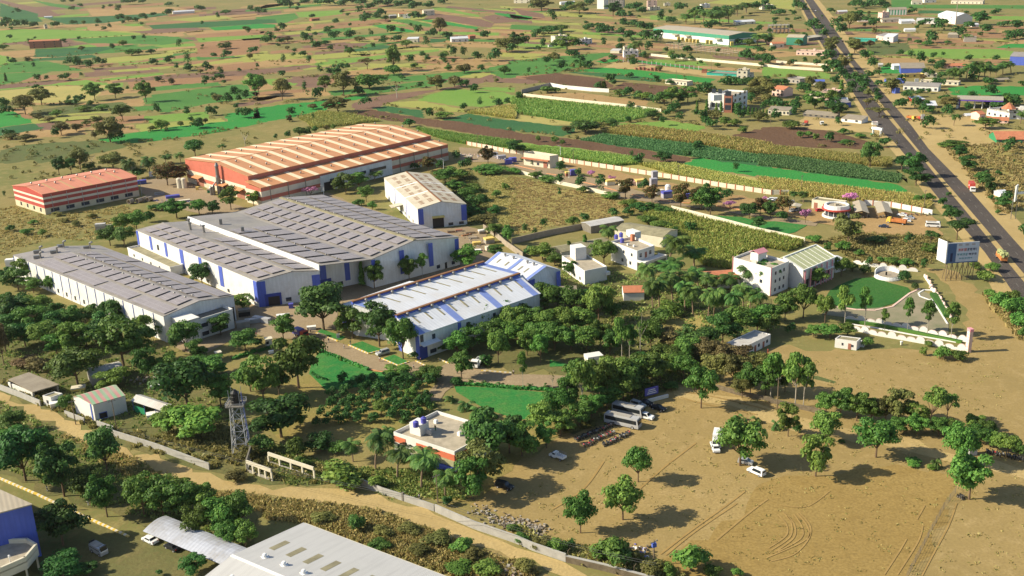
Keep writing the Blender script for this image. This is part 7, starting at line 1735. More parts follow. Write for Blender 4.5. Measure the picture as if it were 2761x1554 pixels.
rubble('a','d2','2160,790 2300,870 2450,940 2538,980',150,.4); rubble('b','d3','30,930 150,970 290,1010',200,.45); rubble('c','d2','2380,1360 2500,1400',110,.4,('pale_stone','pinkish_wall','rubble')); rubble('d','d3','0,1360 70,1390',25,.6); rubble('e','d3','1080,1240 1220,1170 1300,1230',45,.5,('white_paint','tank_blue','rubble')); rubble('f','b1','1450,540 1700,570 1950,560',150,.35,('grey_pack','steel','tank_blue')); rubble('g','b2','2050,860 2200,1000',120,.35); rubble('h','b2','2000,100 2300,120 2500,170',150,.5,('grey_pack','white_paint','pinkish_wall')); rubble('i','c1','1350,900 1650,860',60,.6); rubble('j','c1','1750,800 1900,760',30,.6)
# ================================================================ TREES AND PLANTS
def leafmesh(name,C,Nn,S,mat,asp=.7,bend=0.0):
    """many small leaf sprays: centres C, facing Nn, size S"""
    n=len(C); U=np.cross(Nn,rng.normal(size=(n,3))); U/=np.linalg.norm(U,axis=1,keepdims=True)+1e-9; V=np.cross(Nn,U)
    S=S[:,None]; a=asp
    q=np.stack([C-U*S,C-V*S*a+Nn*S*.15,C+U*S,C+V*S*a+Nn*S*.15],1).reshape(-1,3)
    me=bpy.data.meshes.new(name); me.vertices.add(4*n); me.vertices.foreach_set('co',q.astype(np.float32).ravel())
    me.loops.add(4*n); me.loops.foreach_set('vertex_index',np.arange(4*n,dtype=np.int32)); me.polygons.add(n)
    me.polygons.foreach_set('loop_start',np.arange(0,4*n,4,dtype=np.int32)); me.polygons.foreach_set('loop_total',np.full(n,4,dtype=np.int32))
    me.materials.append(mat); me.update(calc_edges=True); return me
def blobs(cs,rs,per,size,up=.25):
    C=[];Nn=[];S=[]
    for c,r in zip(cs,rs):
        d=rng.normal(size=(per,3)); d/=np.linalg.norm(d,axis=1,keepdims=True); d[:,2]=np.where(d[:,2]<-.35,-d[:,2],d[:,2])
        k=rng.uniform(.55,1.08,size=(per,1)); C.append(c+d*k*r); nn=d+rng.normal(size=(per,3))*.42+np.array([0,0,up]); Nn.append(nn/np.linalg.norm(nn,axis=1,keepdims=True)); S.append(rng.uniform(.6,1.35,per)*size)
    return np.concatenate(C),np.concatenate(Nn),np.concatenate(S)
PRO={}; PWN={}
PW={'K':.22}
def proto_tree(key,cs,rs,per,size,trunk,mat,bark,tname,th=.35,tr=.022,limbs=True,up=.25,asp=.7):
    C,Nn,S=blobs(cs,rs,per,size,up)
    ex=max(np.percentile(abs(C[:,0]),98),np.percentile(abs(C[:,1]),98))*2*.97; f=1/ex if key[0] not in'K' else PW['K']/ex; zt=np.percentile(C[:,2],99.3); cs=[c*np.array([f,f,1/zt]) for c in cs]
    C=C*np.array([f,f,1/zt]); PWN[key[0]]=1.0 if key[0]!='K' else PW['K']; S=S*(.55+.45*f)*1.12; crown=leafmesh('crown',C,Nn,S,MAT[mat],asp); m=MB(); tr=tr*(.5+.5*f)
    top=Vector((0,0,th)); m.tube((0,0,-.02),top,tr,tr*.7,6)
    if limbs:
        for c in cs[:9]: 
            e=Vector(c); mid=top.lerp(e,.5)+Vector((0,0,-.03)); m.tube(top-Vector((0,0,.06)),mid,tr*.55,tr*.4,4,cap=False); m.tube(mid,e,tr*.4,tr*.15,4,cap=False)
    PRO[key]=(crown,m.mesh('trunk',MAT[bark]),tname)
def rblobs(n,rx,rz,zc,r0,r1,seed,flatten=1.0,hollow=.35):
    g=np.random.default_rng(seed); cs=[];rs=[]
    while len(cs)<n:
        d=g.normal(size=3); d/=np.linalg.norm(d); k=g.uniform(hollow,1)
        c=np.array([d[0]*rx*k,d[1]*rx*k,zc+d[2]*rz*k*flatten]); r=g.uniform(r0,r1)
        cs.append(c); rs.append(np.array([r,r,r*.8]))
    return cs,rs
# unit height; width in the same unit is set by rx
for i in range(4):
    cs,rs=rblobs(22,.29,.30,.58,.11,.17,10+i) if i<2 else rblobs(21,.31,.33,.58,.08,.15,10+i,hollow=.4); proto_tree('R%d'%i,cs,rs,190,.027,None,'leaf_mid','trunk_bark','broadleaf_tree',.32)
for i in range(2):
    cs,rs=rblobs(15,.15,.32,.62,.06,.11,30+i); proto_tree('T%d'%i,cs,rs,120,.022,None,'leaf_mid','pale_bark','slim_tree',.45,.014)
for i in range(2):
    cs,rs=rblobs(16,.46,.10,.78,.10,.17,40+i); proto_tree('A%d'%i,cs,rs,140,.03,None,'leaf_olive','trunk_bark','acacia_tree',.45,.022,up=.6)
for i in range(3):
    cs,rs=rblobs(13,.42,.30,.42,.2,.3,50+i,hollow=.2)
    for c in cs: c[2]=max(c[2],.18)
    proto_tree('B%d'%i,cs,rs,130,.05,None,'leaf_mid','trunk_bark','bush',.2,.03,limbs=True)
cs=[np.array([0.01*math.sin(k),.01*math.cos(k*2),.1+k*.085]) for k in range(11)]; rs=[np.array([.10,.10,.1])*(1.1-k*.075) for k in range(11)]
proto_tree('K0',cs,rs,60,.035,None,'leaf_dark','trunk_bark','column_tree',.2,.012,limbs=False)
for i in range(2):
    cs,rs=rblobs(14,.36,.2,.7,.09,.15,60+i); proto_tree('F%d'%i,cs,rs,60,.04,None,'leaf_pink','trunk_bark','flowering_tree',.4,.022)
for i in range(2):
    cs,rs=rblobs(7,.3,.25,.68,.05,.12,70+i); proto_tree('Z%d'%i,cs,rs,9,.03,None,'leaf_olive','pale_bark','bare_tree',.45,.02)
cs,rs=rblobs(1,.0,.0,.5,.47,.5,80); rs=[np.array([.5,.5,.5])]; proto_tree('Q0',[np.array([0,0,.5])],rs,1100,.055,None,'leaf_dark','trunk_bark','clipped_shrub',.3,.04,limbs=False)
def palm(key,seed,trunk_h,fr,nf,tr,name,bend):
    # unit height: frond tips rise to about 1
    g=random.Random(seed); m=MB(); pts=[Vector((bend*(k/6)**2,0,trunk_h*k/6-.01)) for k in range(7)]
    for a,b in zip(pts,pts[1:]): m.tube(a,b,tr*(1.2-.06*pts.index(a)),tr*(1.14-.06*pts.index(a)),6,cap=False)
    top=pts[-1]; q=MB()
    for k in range(nf):
        az=k*2.399+g.random()*.3; el=R(g.uniform(-15,75)); L=fr*g.uniform(.85,1.1); d=Vector((math.cos(az),math.sin(az),0)); pv=top; ang_=el; pts_=[top]
        for s in range(6):
            pv=pv+(d*math.cos(ang_)+Vector((0,0,1))*math.sin(ang_))*L/6; ang_-=R(g.uniform(14,24)); pts_.append(pv)
        sd=Vector((-d.y,d.x,0))
        for s in range(6):
            a,b=pts_[s],pts_[s+1]; wa=fr*.24*math.sin(math.pi*(s+.6)/7.2); 
            for sg in(-1,1):
                for j in range(3):
                    p0=a.lerp(b,j/3);p1=a.lerp(b,(j+.85)/3); dr=Vector((0,0,-wa*.55)); out=(b-a)*.55
                    t_=[p0,p1,p1+sd*sg*wa+dr+out,p0+sd*sg*wa*.95+dr+out]; q.poly(t_ if sg>0 else t_[::-1])
    for k in range(4):
        q.lathe([(0,-.03*fr*4),(.02*fr*3,-.02*fr*4),(0,.0)],top+Vector((.03*math.cos(k*1.6),.03*math.sin(k*1.6),-.02)),5)
    me=q.mesh('fronds',MAT['leaf_palm']); PRO[key]=(me,m.mesh('trunk',MAT['palm_bark']),name)
for i in range(3): palm('P%d'%i,100+i,.72,.37,27,.018,'coconut_palm',.05+.04*i)
for i in range(2): palm('S%d'%i,110+i,.22,.85,15,.035,'young_palm',.02)
PW=dict(PWN,P=.62,S=1.35)
NV={'R':4,'T':2,'A':2,'B':3,'K':1,'F':2,'Z':2,'P':3,'S':2,'Q':1}
TREES='''a1 1080,290,80,45,Rd 1410,395,60,45,Rd 1750,480,100,65,Rd 1840,665,180,75,Rd 1660,620,80,110,Ro 1500,635,70,90,Ro 690,640,80,110,Rd 770,650,95,120,Rd 870,680,90,110,Rd 950,640,80,90,Rd 1020,635,60,70,Rd 1290,545,60,110,Bd 1360,540,55,70,Bd 1480,530,45,80,Bd 2210,480,60,130,Bd 2220,570,75,110,Rd 2090,580,60,80,Ro 2470,525,65,110,Rd 2040,720,120,100,Ro 2160,740,100,60,Rw 2020,855,115,85,Rd 1960,720,40,50,Bd 2500,950,210,150,Rd 350,880,50,70,Ro 410,1030,160,190,Ro 250,1120,170,180,Rd 60,1080,130,120,Rw 930,985,160,150,Rd 1130,960,130,140,Rm 1430,1000,190,150,Rd 1540,1110,100,90,Rm 1200,1180,140,140,Rd 1080,1390,210,230,Ro 1170,1380,120,100,Rd 540,1350,100,85,Rd 680,1000,70,50,Ro 2215,1020,110,110,Rm 2390,990,110,100,Rm 2330,990,60,80,Rm 2090,970,70,70,Rd 2080,1130,90,120,Ro 2330,1150,90,80,Rw 1870,1200,70,60,Rd 1630,1255,60,50,Bw 1770,1240,50,50,Bd 1490,1280,45,80,Bd 2010,1210,50,40,Bd 2400,1440,150,110,Zo 370,800,70,80,Rw 460,790,60,50,Rd 640,790,75,120,Rd 800,750,40,40,Rd 60,800,80,25,Km 1680,830,60,70,Bw 1550,800,50,70,Bd 1100,480,50,60,Bd 800,500,45,60,Bd 30,490,50,70,Bd 270,600,40,60,Bw 180,130,60,60,Rd 540,270,60,90,Rd 60,290,110,130,Rd 150,270,80,120,Rm 240,280,90,130,Rd 330,270,60,100,Rm 700,100,30,60,Rd 1960,110,70,100,Rd 1640,150,70,100,Rd 1500,160,40,70,Rd 1400,190,60,80,Rd 1180,200,60,110,Rd 1260,210,45,90,Bd 1330,230,60,70,Rw 720,240,50,70,Rd 960,240,60,70,Rw 2140,190,70,50,Rw 2210,140,40,90,Bd 2450,130,80,60,Rd 2520,120,50,70,Rd 1650,60,40,80,Rw 1260,50,60,150,Rw 1400,40,50,80,Rw 1020,100,50,40,Rw 1160,120,80,60,Ro 790,70,40,60,Rd 620,30,40,50,Rd 710,30,50,60,Rd 2400,300,40,50,Bd 2440,330,60,60,Rd 1250,890,50,40,Rw 1340,850,30,40,Bw 560,1140,60,120,Bm 820,1090,50,130,Bm 1000,1075,45,110,Bm 700,1020,40,110,Bm 480,1195,50,90,Bd 380,1180,60,90,Bd 600,1250,50,70,Bd 850,1230,50,80,Bd 950,1200,60,110,Bd 930,1360,80,70,Bw 250,1380,60,160,Bd 120,1360,50,120,Bo
a2 330,80,110,140,Rd 240,60,80,90,Rd 480,40,50,90,Rd 700,60,70,150,Rd 600,50,50,90,Rd 850,60,60,120,Rd 950,50,70,120,Rd 1040,60,70,130,Rd 1120,120,90,110,Rd 1200,70,100,120,Rd 1300,60,70,120,Rd 1390,80,70,110,Rd 1480,60,70,120,Rd 1560,100,90,140,Rd 1680,80,70,120,Rd 1830,40,60,110,Rd 1010,130,70,90,Rd 1230,170,80,110,Rd 1100,180,60,90,Rw 30,150,80,90,Rd 90,150,60,60,Rw 555,180,45,65,Rd 1060,240,100,110,Rd 1190,200,70,90,Rd 1560,195,80,120,Rd 790,240,60,55,Rd 270,310,90,90,Rm 200,330,70,40,Rw 520,325,70,55,Rm 770,390,90,130,Rm 920,395,100,120,Rd 1010,410,50,80,Bd 110,430,110,150,Rm 240,430,60,100,Rw 310,410,50,90,Bw 480,420,110,90,Rm 540,430,90,60,Rm 600,480,80,120,Rm 730,510,70,60,Rd 890,500,50,40,Rd 680,440,40,90,Bd 700,320,60,70,Rw 1250,430,80,90,Rd 1320,330,90,110,Rd 1590,340,100,90,Rm 1800,360,170,100,Rd 1720,370,90,110,Rd 1660,470,120,75,Rd 1380,410,60,120,Rd 1150,490,80,50,Rm 1130,370,90,50,Rm 2240,390,100,110,Rd 1870,380,70,110,Rw 2450,510,130,190,Rd 1920,580,140,100,Rm 1830,600,80,80,Rm 2040,570,120,70,Rm 2170,600,100,110,Rm 2330,600,120,140,Rm 1510,620,80,90,Ro 1680,600,70,70,Ro 1550,660,40,60,Bm 1350,700,230,130,Rm 1350,735,90,140,Bm 1090,680,100,160,Aw 890,680,70,70,Rm 530,630,90,70,Rm 375,565,90,60,Rm 275,650,130,55,Ro 250,755,70,80,Rm 630,720,80,60,Rm 800,750,130,130,Rm 730,730,70,90,Rd 1110,870,130,230,Bd 860,940,220,190,Rd 30,930,180,120,Rd 260,980,190,130,Ro 500,990,190,70,Rm 600,980,120,120,Rm 680,900,150,130,Rm 1000,930,80,130,Rw 1380,960,160,160,Zw 1770,880,130,140,Ro 1880,650,40,30,Rm 1880,690,50,80,Bm 2000,690,45,110,Bm 2200,710,80,80,Rd 2350,810,40,40,Bd 2140,870,50,60,Ro 2190,1050,100,60,Rm 1690,1160,100,110,Rd 1830,1160,60,130,Bd 2380,1040,80,110,Rd 2460,1030,70,70,Rd 2030,1080,70,80,Ro 1500,1240,70,100,Bd 800,1100,130,200,Ro 1080,1060,120,120,Ro 560,1070,50,80,Bw 330,1190,60,60,Bw 350,1130,80,100,Ro 565,1210,100,35,Ro 500,1320,70,100,Bd 580,1300,60,70,Bd 310,1370,100,80,Rd 200,1370,60,50,Rd 690,1280,50,60,Bd 760,1270,50,50,Bd 430,1330,80,90,Bd
a3 290,110,120,190,Rd 400,230,140,90,Rd 560,130,110,150,Rd 660,140,110,160,Rd 220,90,80,110,Rd 760,50,60,100,Rd 990,160,130,160,Rd 1060,200,110,130,Rd 1180,110,80,170,Rd 1260,140,70,120,Rd 1460,220,120,90,Rd 1560,230,80,110,Rd 1660,140,110,140,Rd 1700,240,100,120,Pm 1790,230,130,110,Pm 1870,240,140,120,Pm 1950,260,140,120,Pm 2030,250,140,120,Pm 2120,230,140,120,Pm 2200,160,110,120,Pm 2290,130,100,120,Pm 2380,110,90,130,Rd 1930,290,90,140,Rd 1830,140,80,130,Rd 1990,150,80,140,Rd 2100,140,80,120,Rd 2450,60,60,110,Rd 750,290,70,130,Rd 850,290,60,100,Rd 940,320,80,130,Rd 1100,260,80,110,Rd 1180,260,60,120,Rm 1260,300,90,120,Rm 1330,300,80,110,Rm 1060,340,70,110,Rm 880,340,90,130,Rm 1150,390,90,130,Rm 1280,410,110,150,Rd 1420,420,120,140,Rd 1370,390,80,80,Rm 320,480,110,80,Rd 540,490,120,190,Rd 650,490,110,110,Rd 590,560,70,120,Rd 60,480,150,140,Rd 120,470,120,110,Rd 10,520,90,110,Rd 240,360,80,110,Rd 360,330,70,150,Bd 480,310,60,120,Bd 1050,500,80,80,Rd 1260,540,130,110,Pm 1180,530,100,90,Pm 1340,520,120,90,Rd 680,640,100,100,Rd 740,670,70,130,Rd 640,640,60,80,Rd 480,690,90,110,Ro 900,620,40,60,Bw 1600,600,70,100,Rm 1850,630,40,50,Rm 2010,660,40,50,Bm 2280,580,120,130,Rd 2330,590,90,80,Rd 2480,630,110,140,Rd 2400,620,90,80,Rd 2350,330,60,60,Rd 2410,320,80,80,Rd 2300,420,80,120,Pm 2400,440,100,120,Pm 2490,440,100,110,Pm 2220,440,60,90,Rm 830,880,90,90,Rd 900,880,80,50,Km 960,800,80,120,Rd 990,840,60,80,Rd 1150,760,50,90,Rd 1420,800,60,80,Rd 1540,830,60,80,Rd 350,910,60,110,Bm 430,910,50,90,Bm 1130,960,100,130,Rm 1220,970,90,120,Rm 1050,940,60,110,Bm 1300,980,70,100,Bm 1400,1010,90,140,Rm 1490,1030,120,150,Rm 1560,1020,150,120,Rm 1720,1000,140,150,Rm 1640,1010,90,110,Rm 1860,930,110,120,Rd 1900,900,90,120,Rd 2080,830,80,150,Rm 2200,830,70,150,Rm 2330,880,110,160,Rd 2430,900,130,170,Rd 2500,830,90,130,Rm 2390,980,120,160,Rd 2330,1010,90,130,Rd 80,980,80,90,Rd 1165,1070,80,80,Rm 1370,1170,80,150,Bd 1480,1230,90,80,Rm 1640,1190,90,80,Rm 1580,1100,80,110,Rm 1140,1200,60,70,Rd 720,1300,110,210,Bd 870,1260,60,100,Bd 980,1250,80,140,Bd 820,1280,70,60,Bd 540,1300,60,90,Bo 1900,1240,120,130,Rm 1960,1270,100,120,Rm 2080,1230,80,120,Bm 2180,1240,70,110,Bm 2260,1300,60,80,Bm 1800,1150,80,80,Rm 1820,1450,70,100,Rm 260,1390,60,40,Bm 420,1400,60,60,Bm 495,1420,50,40,Bm 1810,1080,90,25,Km 1905,1090,110,30,Km 1955,1080,90,25,Km 2000,1090,80,25,Km 2045,1100,100,30,Km 2165,1100,90,25,Km 2200,1110,90,25,Km 2235,1115,80,25,Km 2270,1120,80,25,Km 2310,1130,80,25,Km 2350,1130,70,25,Km 2385,1130,70,22,Km 2420,1140,70,22,Km 2455,1140,70,22,Km 2490,1150,70,25,Km
a4 320,100,110,110,Rd 370,120,100,90,Rd 60,110,60,110,Rd 150,150,60,150,Rm 470,310,130,120,Rd 530,330,100,110,Rd 420,280,100,80,Rd 590,380,100,110,Rd 700,290,130,110,Rd 760,340,110,110,Rd 640,140,60,80,Rm 830,280,140,150,Rd 900,230,120,130,Rd 880,80,90,120,Rd 960,90,90,120,Rd 1050,70,80,130,Rd 1150,80,90,140,Rd 1000,230,70,120,Rd 1080,270,100,130,Rd 1440,140,60,90,Rd 2100,250,130,150,Rd 2160,330,90,120,Rd 2240,150,60,90,Rd 1700,300,110,130,Rd 1640,420,120,140,Rd 1740,260,90,130,Rd 1560,270,80,120,Rd 1920,370,100,90,Rd 2450,290,90,130,Rd 2400,390,90,130,Rd 2480,380,90,130,Rd 880,520,130,140,Rd 970,590,100,110,Rd 1060,680,120,110,Rd 1100,745,60,80,Rm 1540,640,150,110,Rm 1670,560,50,50,Rm 1745,550,45,40,Rm 2250,610,80,80,Rd 1720,670,70,90,Rd 1790,430,30,70,Bd 650,540,160,140,Rd 620,600,110,130,Rd 700,700,110,150,Rd 790,680,130,150,Rd 740,760,90,140,Rm 640,660,80,110,Rd 890,810,110,110,Rm 960,920,120,120,Rd 840,900,110,110,Rd 750,900,110,40,Km 820,960,100,90,Pm 690,820,70,110,Rm 40,640,90,110,Rd 280,640,70,70,Rd 400,620,60,60,Rd 510,640,70,80,Rd 60,870,100,140,Rd 180,830,60,130,Rd 380,900,90,150,Rd 30,960,150,140,Rd 300,1090,110,150,Rm 490,1060,150,160,Rd 420,1000,80,90,Rm 190,1080,90,140,Rm 100,1050,90,140,Rm 330,1000,60,70,Rm 1000,1080,110,110,Ad 700,1150,140,140,Rd 1120,1150,90,170,Ad 720,1230,80,70,Rm 260,1260,70,140,Bm 770,1310,50,90,Bm 640,1390,100,120,Rd 350,1350,60,60,Bm 430,1340,50,60,Bm 500,1370,60,60,Bm 1190,1440,90,130,Rd 940,1350,40,90,Bm 800,1410,40,130,Bm 110,1180,110,110,Rm 1240,910,140,130,Rd 1400,990,110,110,Rd 1530,910,40,70,Rm 1790,1140,120,120,Rd 1610,1110,80,120,Rd 1480,1050,100,130,Rm 1590,1260,130,130,Rm 1850,1230,110,90,Pm 1500,950,60,80,Pm 2160,1260,100,180,Rm 2500,1210,120,110,Pm 2450,1030,100,150,Rd 2400,1000,80,140,Rd 1850,1430,50,160,Bm 1760,1440,40,110,Bm 2380,1450,110,120,Rd 1790,800,110,110,Pm 1850,790,120,110,Pm 1910,800,130,110,Pm 1970,790,160,110,Pm 2030,780,170,110,Pm 2090,790,150,110,Pm 2150,780,150,110,Pm 2200,760,110,110,Pm 2260,740,100,110,Pm 2410,720,110,110,Pm 2330,730,100,100,Pm 1740,770,70,90,Rm 2210,820,60,130,Rm 2000,280,60,120,Rd 1880,320,70,110,Rd 2330,260,60,120,Rd 1200,100,60,90,Rd
b1 580,300,170,150,Rd 700,290,150,120,Rd 790,250,200,180,Ro 880,240,60,140,Bm 900,190,80,100,Zo 1110,240,150,230,Ro 1310,330,180,140,Pd 1380,330,90,170,Rd 1470,310,190,150,Pd 1620,190,90,110,Pd 1770,190,110,100,Pd 1910,115,150,190,Rd 2180,60,60,90,Pd 1640,400,210,240,Gw 1760,380,170,190,Gw 45,520,70,40,Rm 2260,640,210,190,Rm 2480,600,140,150,Rm 1730,720,170,260,Rm 1950,690,140,160,Rm 2080,690,130,160,Rd 1340,840,180,200,Rm 1480,760,110,150,Rl 1200,860,170,150,Rm 1080,990,180,200,Rd 1220,1000,180,190,Rd 420,900,70,90,Bm 260,880,50,110,Bm 110,850,60,90,Bm 1980,1380,210,220,Rd 2280,1440,100,130,Rm 270,1330,210,220,Rm 60,1380,170,200,Rd 180,1420,190,230,Rd 330,1450,140,180,Rm 520,1440,160,160,Rm 100,1300,100,160,Rm 640,760,40,90,Bo 750,800,50,110,Bo 560,700,40,80,Bo 900,720,40,90,Bo 330,780,40,90,Bm 1560,640,60,130,Bd 1480,640,50,90,Bm
b2 540,520,100,150,Fp 880,480,180,200,Rm 1010,440,160,190,Rm 820,450,120,120,Rm 1160,360,90,130,Pm 1080,560,150,140,Rm 1010,600,60,120,Bm 1140,640,80,90,Bm 200,520,120,190,Rm 300,500,90,130,Rd 80,560,110,150,Rm 1690,260,140,160,Gd 1550,250,70,110,Rm 1810,230,80,110,Rm 1960,160,120,100,Gd 2270,200,170,150,Gd 2050,240,110,140,Rm 1850,380,130,200,Rm 2000,340,90,200,Bm 1960,470,110,190,Rm 2080,560,130,190,Rm 2180,640,140,200,Rd 2130,740,130,190,Rd 2330,680,80,150,Bd 2280,280,70,280,Bm 2250,840,150,290,Ao 2330,900,120,150,Rm 2470,980,190,120,Rm 2350,1100,110,180,Rm 2070,1220,210,260,Rl 1160,1410,250,210,Rm 1310,1300,160,150,Rm 1390,1290,170,150,Rm 1500,1340,230,160,Rm 1630,1310,230,110,Tm 1040,1380,230,50,Km 2490,80,100,80,Gd 2350,520,70,90,Bm 2440,440,60,80,Bm 1900,300,80,160,Bm 2120,460,70,140,Bm
b3 40,90,120,180,Rd 110,170,50,60,Rd 150,200,60,50,Rd 200,210,60,50,Rd 470,270,110,110,Gd 475,390,110,100,Gd 275,300,45,60,Gd 650,310,80,90,Rm 665,420,120,130,Gd 870,480,150,110,Gd 1110,520,170,170,Gd 880,350,70,80,Gd 1290,450,120,130,Gd 1370,570,160,150,Gd 1650,630,230,190,Gd 1810,560,130,160,Gd 1940,690,280,250,Rm 2110,540,110,130,Rd 1850,640,150,190,Rm 780,320,60,100,Fp 970,360,50,90,Fp 1190,390,50,80,Fp 2130,620,60,140,Fp 2470,560,50,60,Fp 2430,680,150,160,Gd 2320,720,140,180,Rd 2500,680,100,120,Gd 2410,840,130,140,Rd 1240,200,120,130,Rd 1170,130,80,50,Rm 1480,180,100,170,Rd 1715,140,90,100,Ro 2190,270,90,80,Rm 1800,60,80,90,Ro 1010,710,90,130,Rm 1140,690,80,120,Rm 1250,660,90,190,Bd 1380,660,90,180,Bd 1480,680,70,150,Bd 1150,600,60,150,Bm 720,770,110,120,Rm 600,790,80,130,Bm 320,850,130,100,Rm 140,880,110,80,Rm 220,880,90,60,Rm 460,510,90,60,Rm 1600,920,130,120,Rm 1450,820,70,200,Bm 1740,870,130,130,Rm 1330,770,70,160,Bm 940,1000,210,170,Pm 560,1080,130,60,Km 715,1050,160,55,Km 900,1170,210,230,Rm 300,1130,150,230,Rm 170,1080,80,150,Rm 420,1180,110,180,Rm 560,1290,150,160,Rm 330,1450,110,150,Rd 1530,1230,330,260,Pm 1780,1190,190,240,Pm 1490,1330,170,230,Pm 1360,1450,260,200,Pm 1560,1450,220,200,Pm 1700,1440,190,190,Pm 1640,1300,170,190,Pm 1820,1400,170,190,Pm 1900,1450,180,190,Pm 2000,1450,150,190,Pm 2140,1450,180,220,Pm 2320,1400,220,220,Pm 2480,1420,240,210,Pm 230,330,60,130,Bm 350,370,60,150,Bm 20,290,60,130,Bm 700,470,60,120,Bm 970,530,60,170,Bm
b4 70,1400,260,230,Pm 820,960,270,330,Ro 500,1390,180,210,Rm 750,1290,170,170,Rm 860,1240,80,120,Bm 1555,1230,130,90,Rd 1620,1060,90,150,Bm 1620,980,120,170,Ad 1410,980,130,110,Rm 1880,930,190,300,Ad 1830,770,140,150,Rd 1740,620,100,110,Rm 770,1040,90,150,Bm 620,1040,80,80,Bm 1030,240,250,170,Rd 1340,250,130,140,Rd 1450,320,240,200,Rd 1480,400,160,240,Rd 380,570,110,110,Pd 290,560,100,80,Pd 180,690,170,150,Gd 60,720,160,140,Rd 400,770,130,110,Fp 830,600,120,140,Fp 840,660,80,90,Rm 0,560,40,50,Fp 250,750,60,90,Zo 170,750,100,140,Rd 1900,140,130,150,Rd 1980,260,140,180,Rd 2130,420,150,170,Rd 2190,480,150,120,Rd 2330,640,130,150,Rd 2370,560,110,120,Rd 2360,100,110,100,Rd 2530,900,130,120,Rd 490,960,70,120,Bm 1600,560,80,120,Bm 930,1090,60,90,Bm 1030,1190,90,100,Rm 985,1265,85,100,Qd 1103,1248,48,42,Qd 1365,1345,105,115,Qd 1470,1418,62,66,Qd 1250,1170,60,130,Bm 1380,1180,60,140,Bm 1150,1150,50,110,Bm 1500,560,60,120,Bm 2060,1210,60,140,Bm 2150,1330,90,140,Bm 2230,1240,80,140,Bm 900,870,40,90,Bm 1100,960,60,200,Bd
c3 1375,190,290,190,Pm 1440,170,270,190,Pm 1570,120,240,190,Pm 1690,230,300,180,Pm 1770,255,280,190,Pm 1920,280,270,180,Pm 1975,275,280,180,Pm 2060,270,220,160,Pm 2155,345,300,170,Pm 2260,180,230,180,Pm 2330,210,210,180,Pm 2440,220,200,200,Pm 60,150,110,150,Rm 170,200,170,180,Rm 330,230,260,240,Rm 450,180,180,170,Rm 600,250,230,240,Rm 720,200,170,190,Rd 850,330,330,230,Rm 820,130,140,170,Zo 930,180,200,220,Ro 980,320,200,150,Rm 60,330,180,220,Rm 200,400,200,230,Rm 360,450,210,240,Rm 520,440,230,230,Rm 680,430,220,220,Rm 80,500,200,200,Rm 240,560,200,230,Rm 420,600,220,230,Rm 580,600,220,220,Rm 730,610,210,220,Rm 870,560,220,200,Rm 150,650,220,180,Rm 280,720,260,150,Rm 960,640,210,150,Rm 1075,730,430,170,Tm 1150,690,330,150,Tm 1255,640,420,190,Zm 1360,600,260,220,Rm 1450,330,120,180,Bm 1560,250,120,250,Bm 1690,200,120,180,Bm 1530,600,190,260,Rw 1480,760,190,260,Rm 1700,700,200,230,Rm 1830,610,210,330,Rd 1640,660,150,200,Ro 1920,720,200,230,Rw 2080,760,200,230,Rw 2260,760,170,240,Rw 2350,740,120,160,Bm 2420,800,150,220,Ro 2060,520,250,260,Rd 2200,480,270,240,Rm 2400,420,220,240,Rm 2500,450,190,180,Rm 1990,920,260,230,Ro 2170,950,280,240,Ro 2330,1020,270,230,Rm 2480,1040,260,230,Rm 2250,1060,160,160,Ro 1150,1000,280,300,Rm 1320,960,300,280,Rm 1450,900,240,230,Rm 1270,860,200,230,Rd 1000,1010,310,280,Rm 860,1090,380,250,Rm 690,1200,480,260,Tm 600,1010,290,200,Rm 560,1150,260,220,Rm 450,1280,260,240,Rm 780,1250,210,240,Rm 930,1170,190,230,Rm 1090,1090,210,240,Rm 1230,1050,170,180,Rd 660,1330,220,260,Rm 300,1400,260,260,Rm 480,1440,220,230,Rm 1680,880,200,200,Rm 1600,810,170,170,Rm 1850,1165,370,250,Rm 110,980,350,110,Tl 400,990,190,90,Zo 1560,980,70,140,Bd 2210,1270,120,110,Sm 2390,1320,140,120,Sm 180,960,70,70,Sm 320,960,70,80,Sm 490,970,60,70,Sm 760,1350,60,160,Bo 560,1410,70,170,Bo
c4 780,390,400,170,Tm 980,370,370,130,Tm 1175,400,200,80,Tm 1395,420,320,110,Tm 1590,460,330,140,Tm 1820,500,350,140,Tm 200,310,260,220,Rm 380,280,290,230,Rm 590,330,250,160,Rm 80,330,170,150,Rm 250,440,110,120,Rd 480,470,110,160,Rm 640,480,120,190,Rm 810,470,130,170,Rm 1000,560,80,110,Bm 1555,650,80,70,Bm 1730,680,110,150,Bm 1900,700,90,140,Bm 1600,560,50,70,Bm 60,1060,420,220,Tm 300,1150,480,250,Tm 380,1160,420,210,Tm 200,1010,250,180,Rm 600,1230,200,200,Rm 740,1260,280,250,Rm 900,1290,260,260,Rm 1040,1290,200,180,Rm 1180,1300,220,200,Ro 1310,1300,300,240,Ro 1480,1330,200,220,Rm 1620,1370,370,300,Am 1780,1300,260,230,Am 1500,1430,180,230,Rm 1300,1420,150,200,Rm 1700,1440,170,200,Rm 1830,1440,150,180,Rm 2060,1400,160,220,Rm 2170,1450,150,170,Rm 230,1440,300,190,Rm 110,1370,160,130,Sm 330,1400,80,110,Rm 2300,180,140,170,Bm 2400,270,170,190,Bm 2480,380,140,150,Bm 2500,230,140,150,Bm 2200,80,70,100,Bm 2420,120,100,140,Bm 2520,480,100,80,Bm
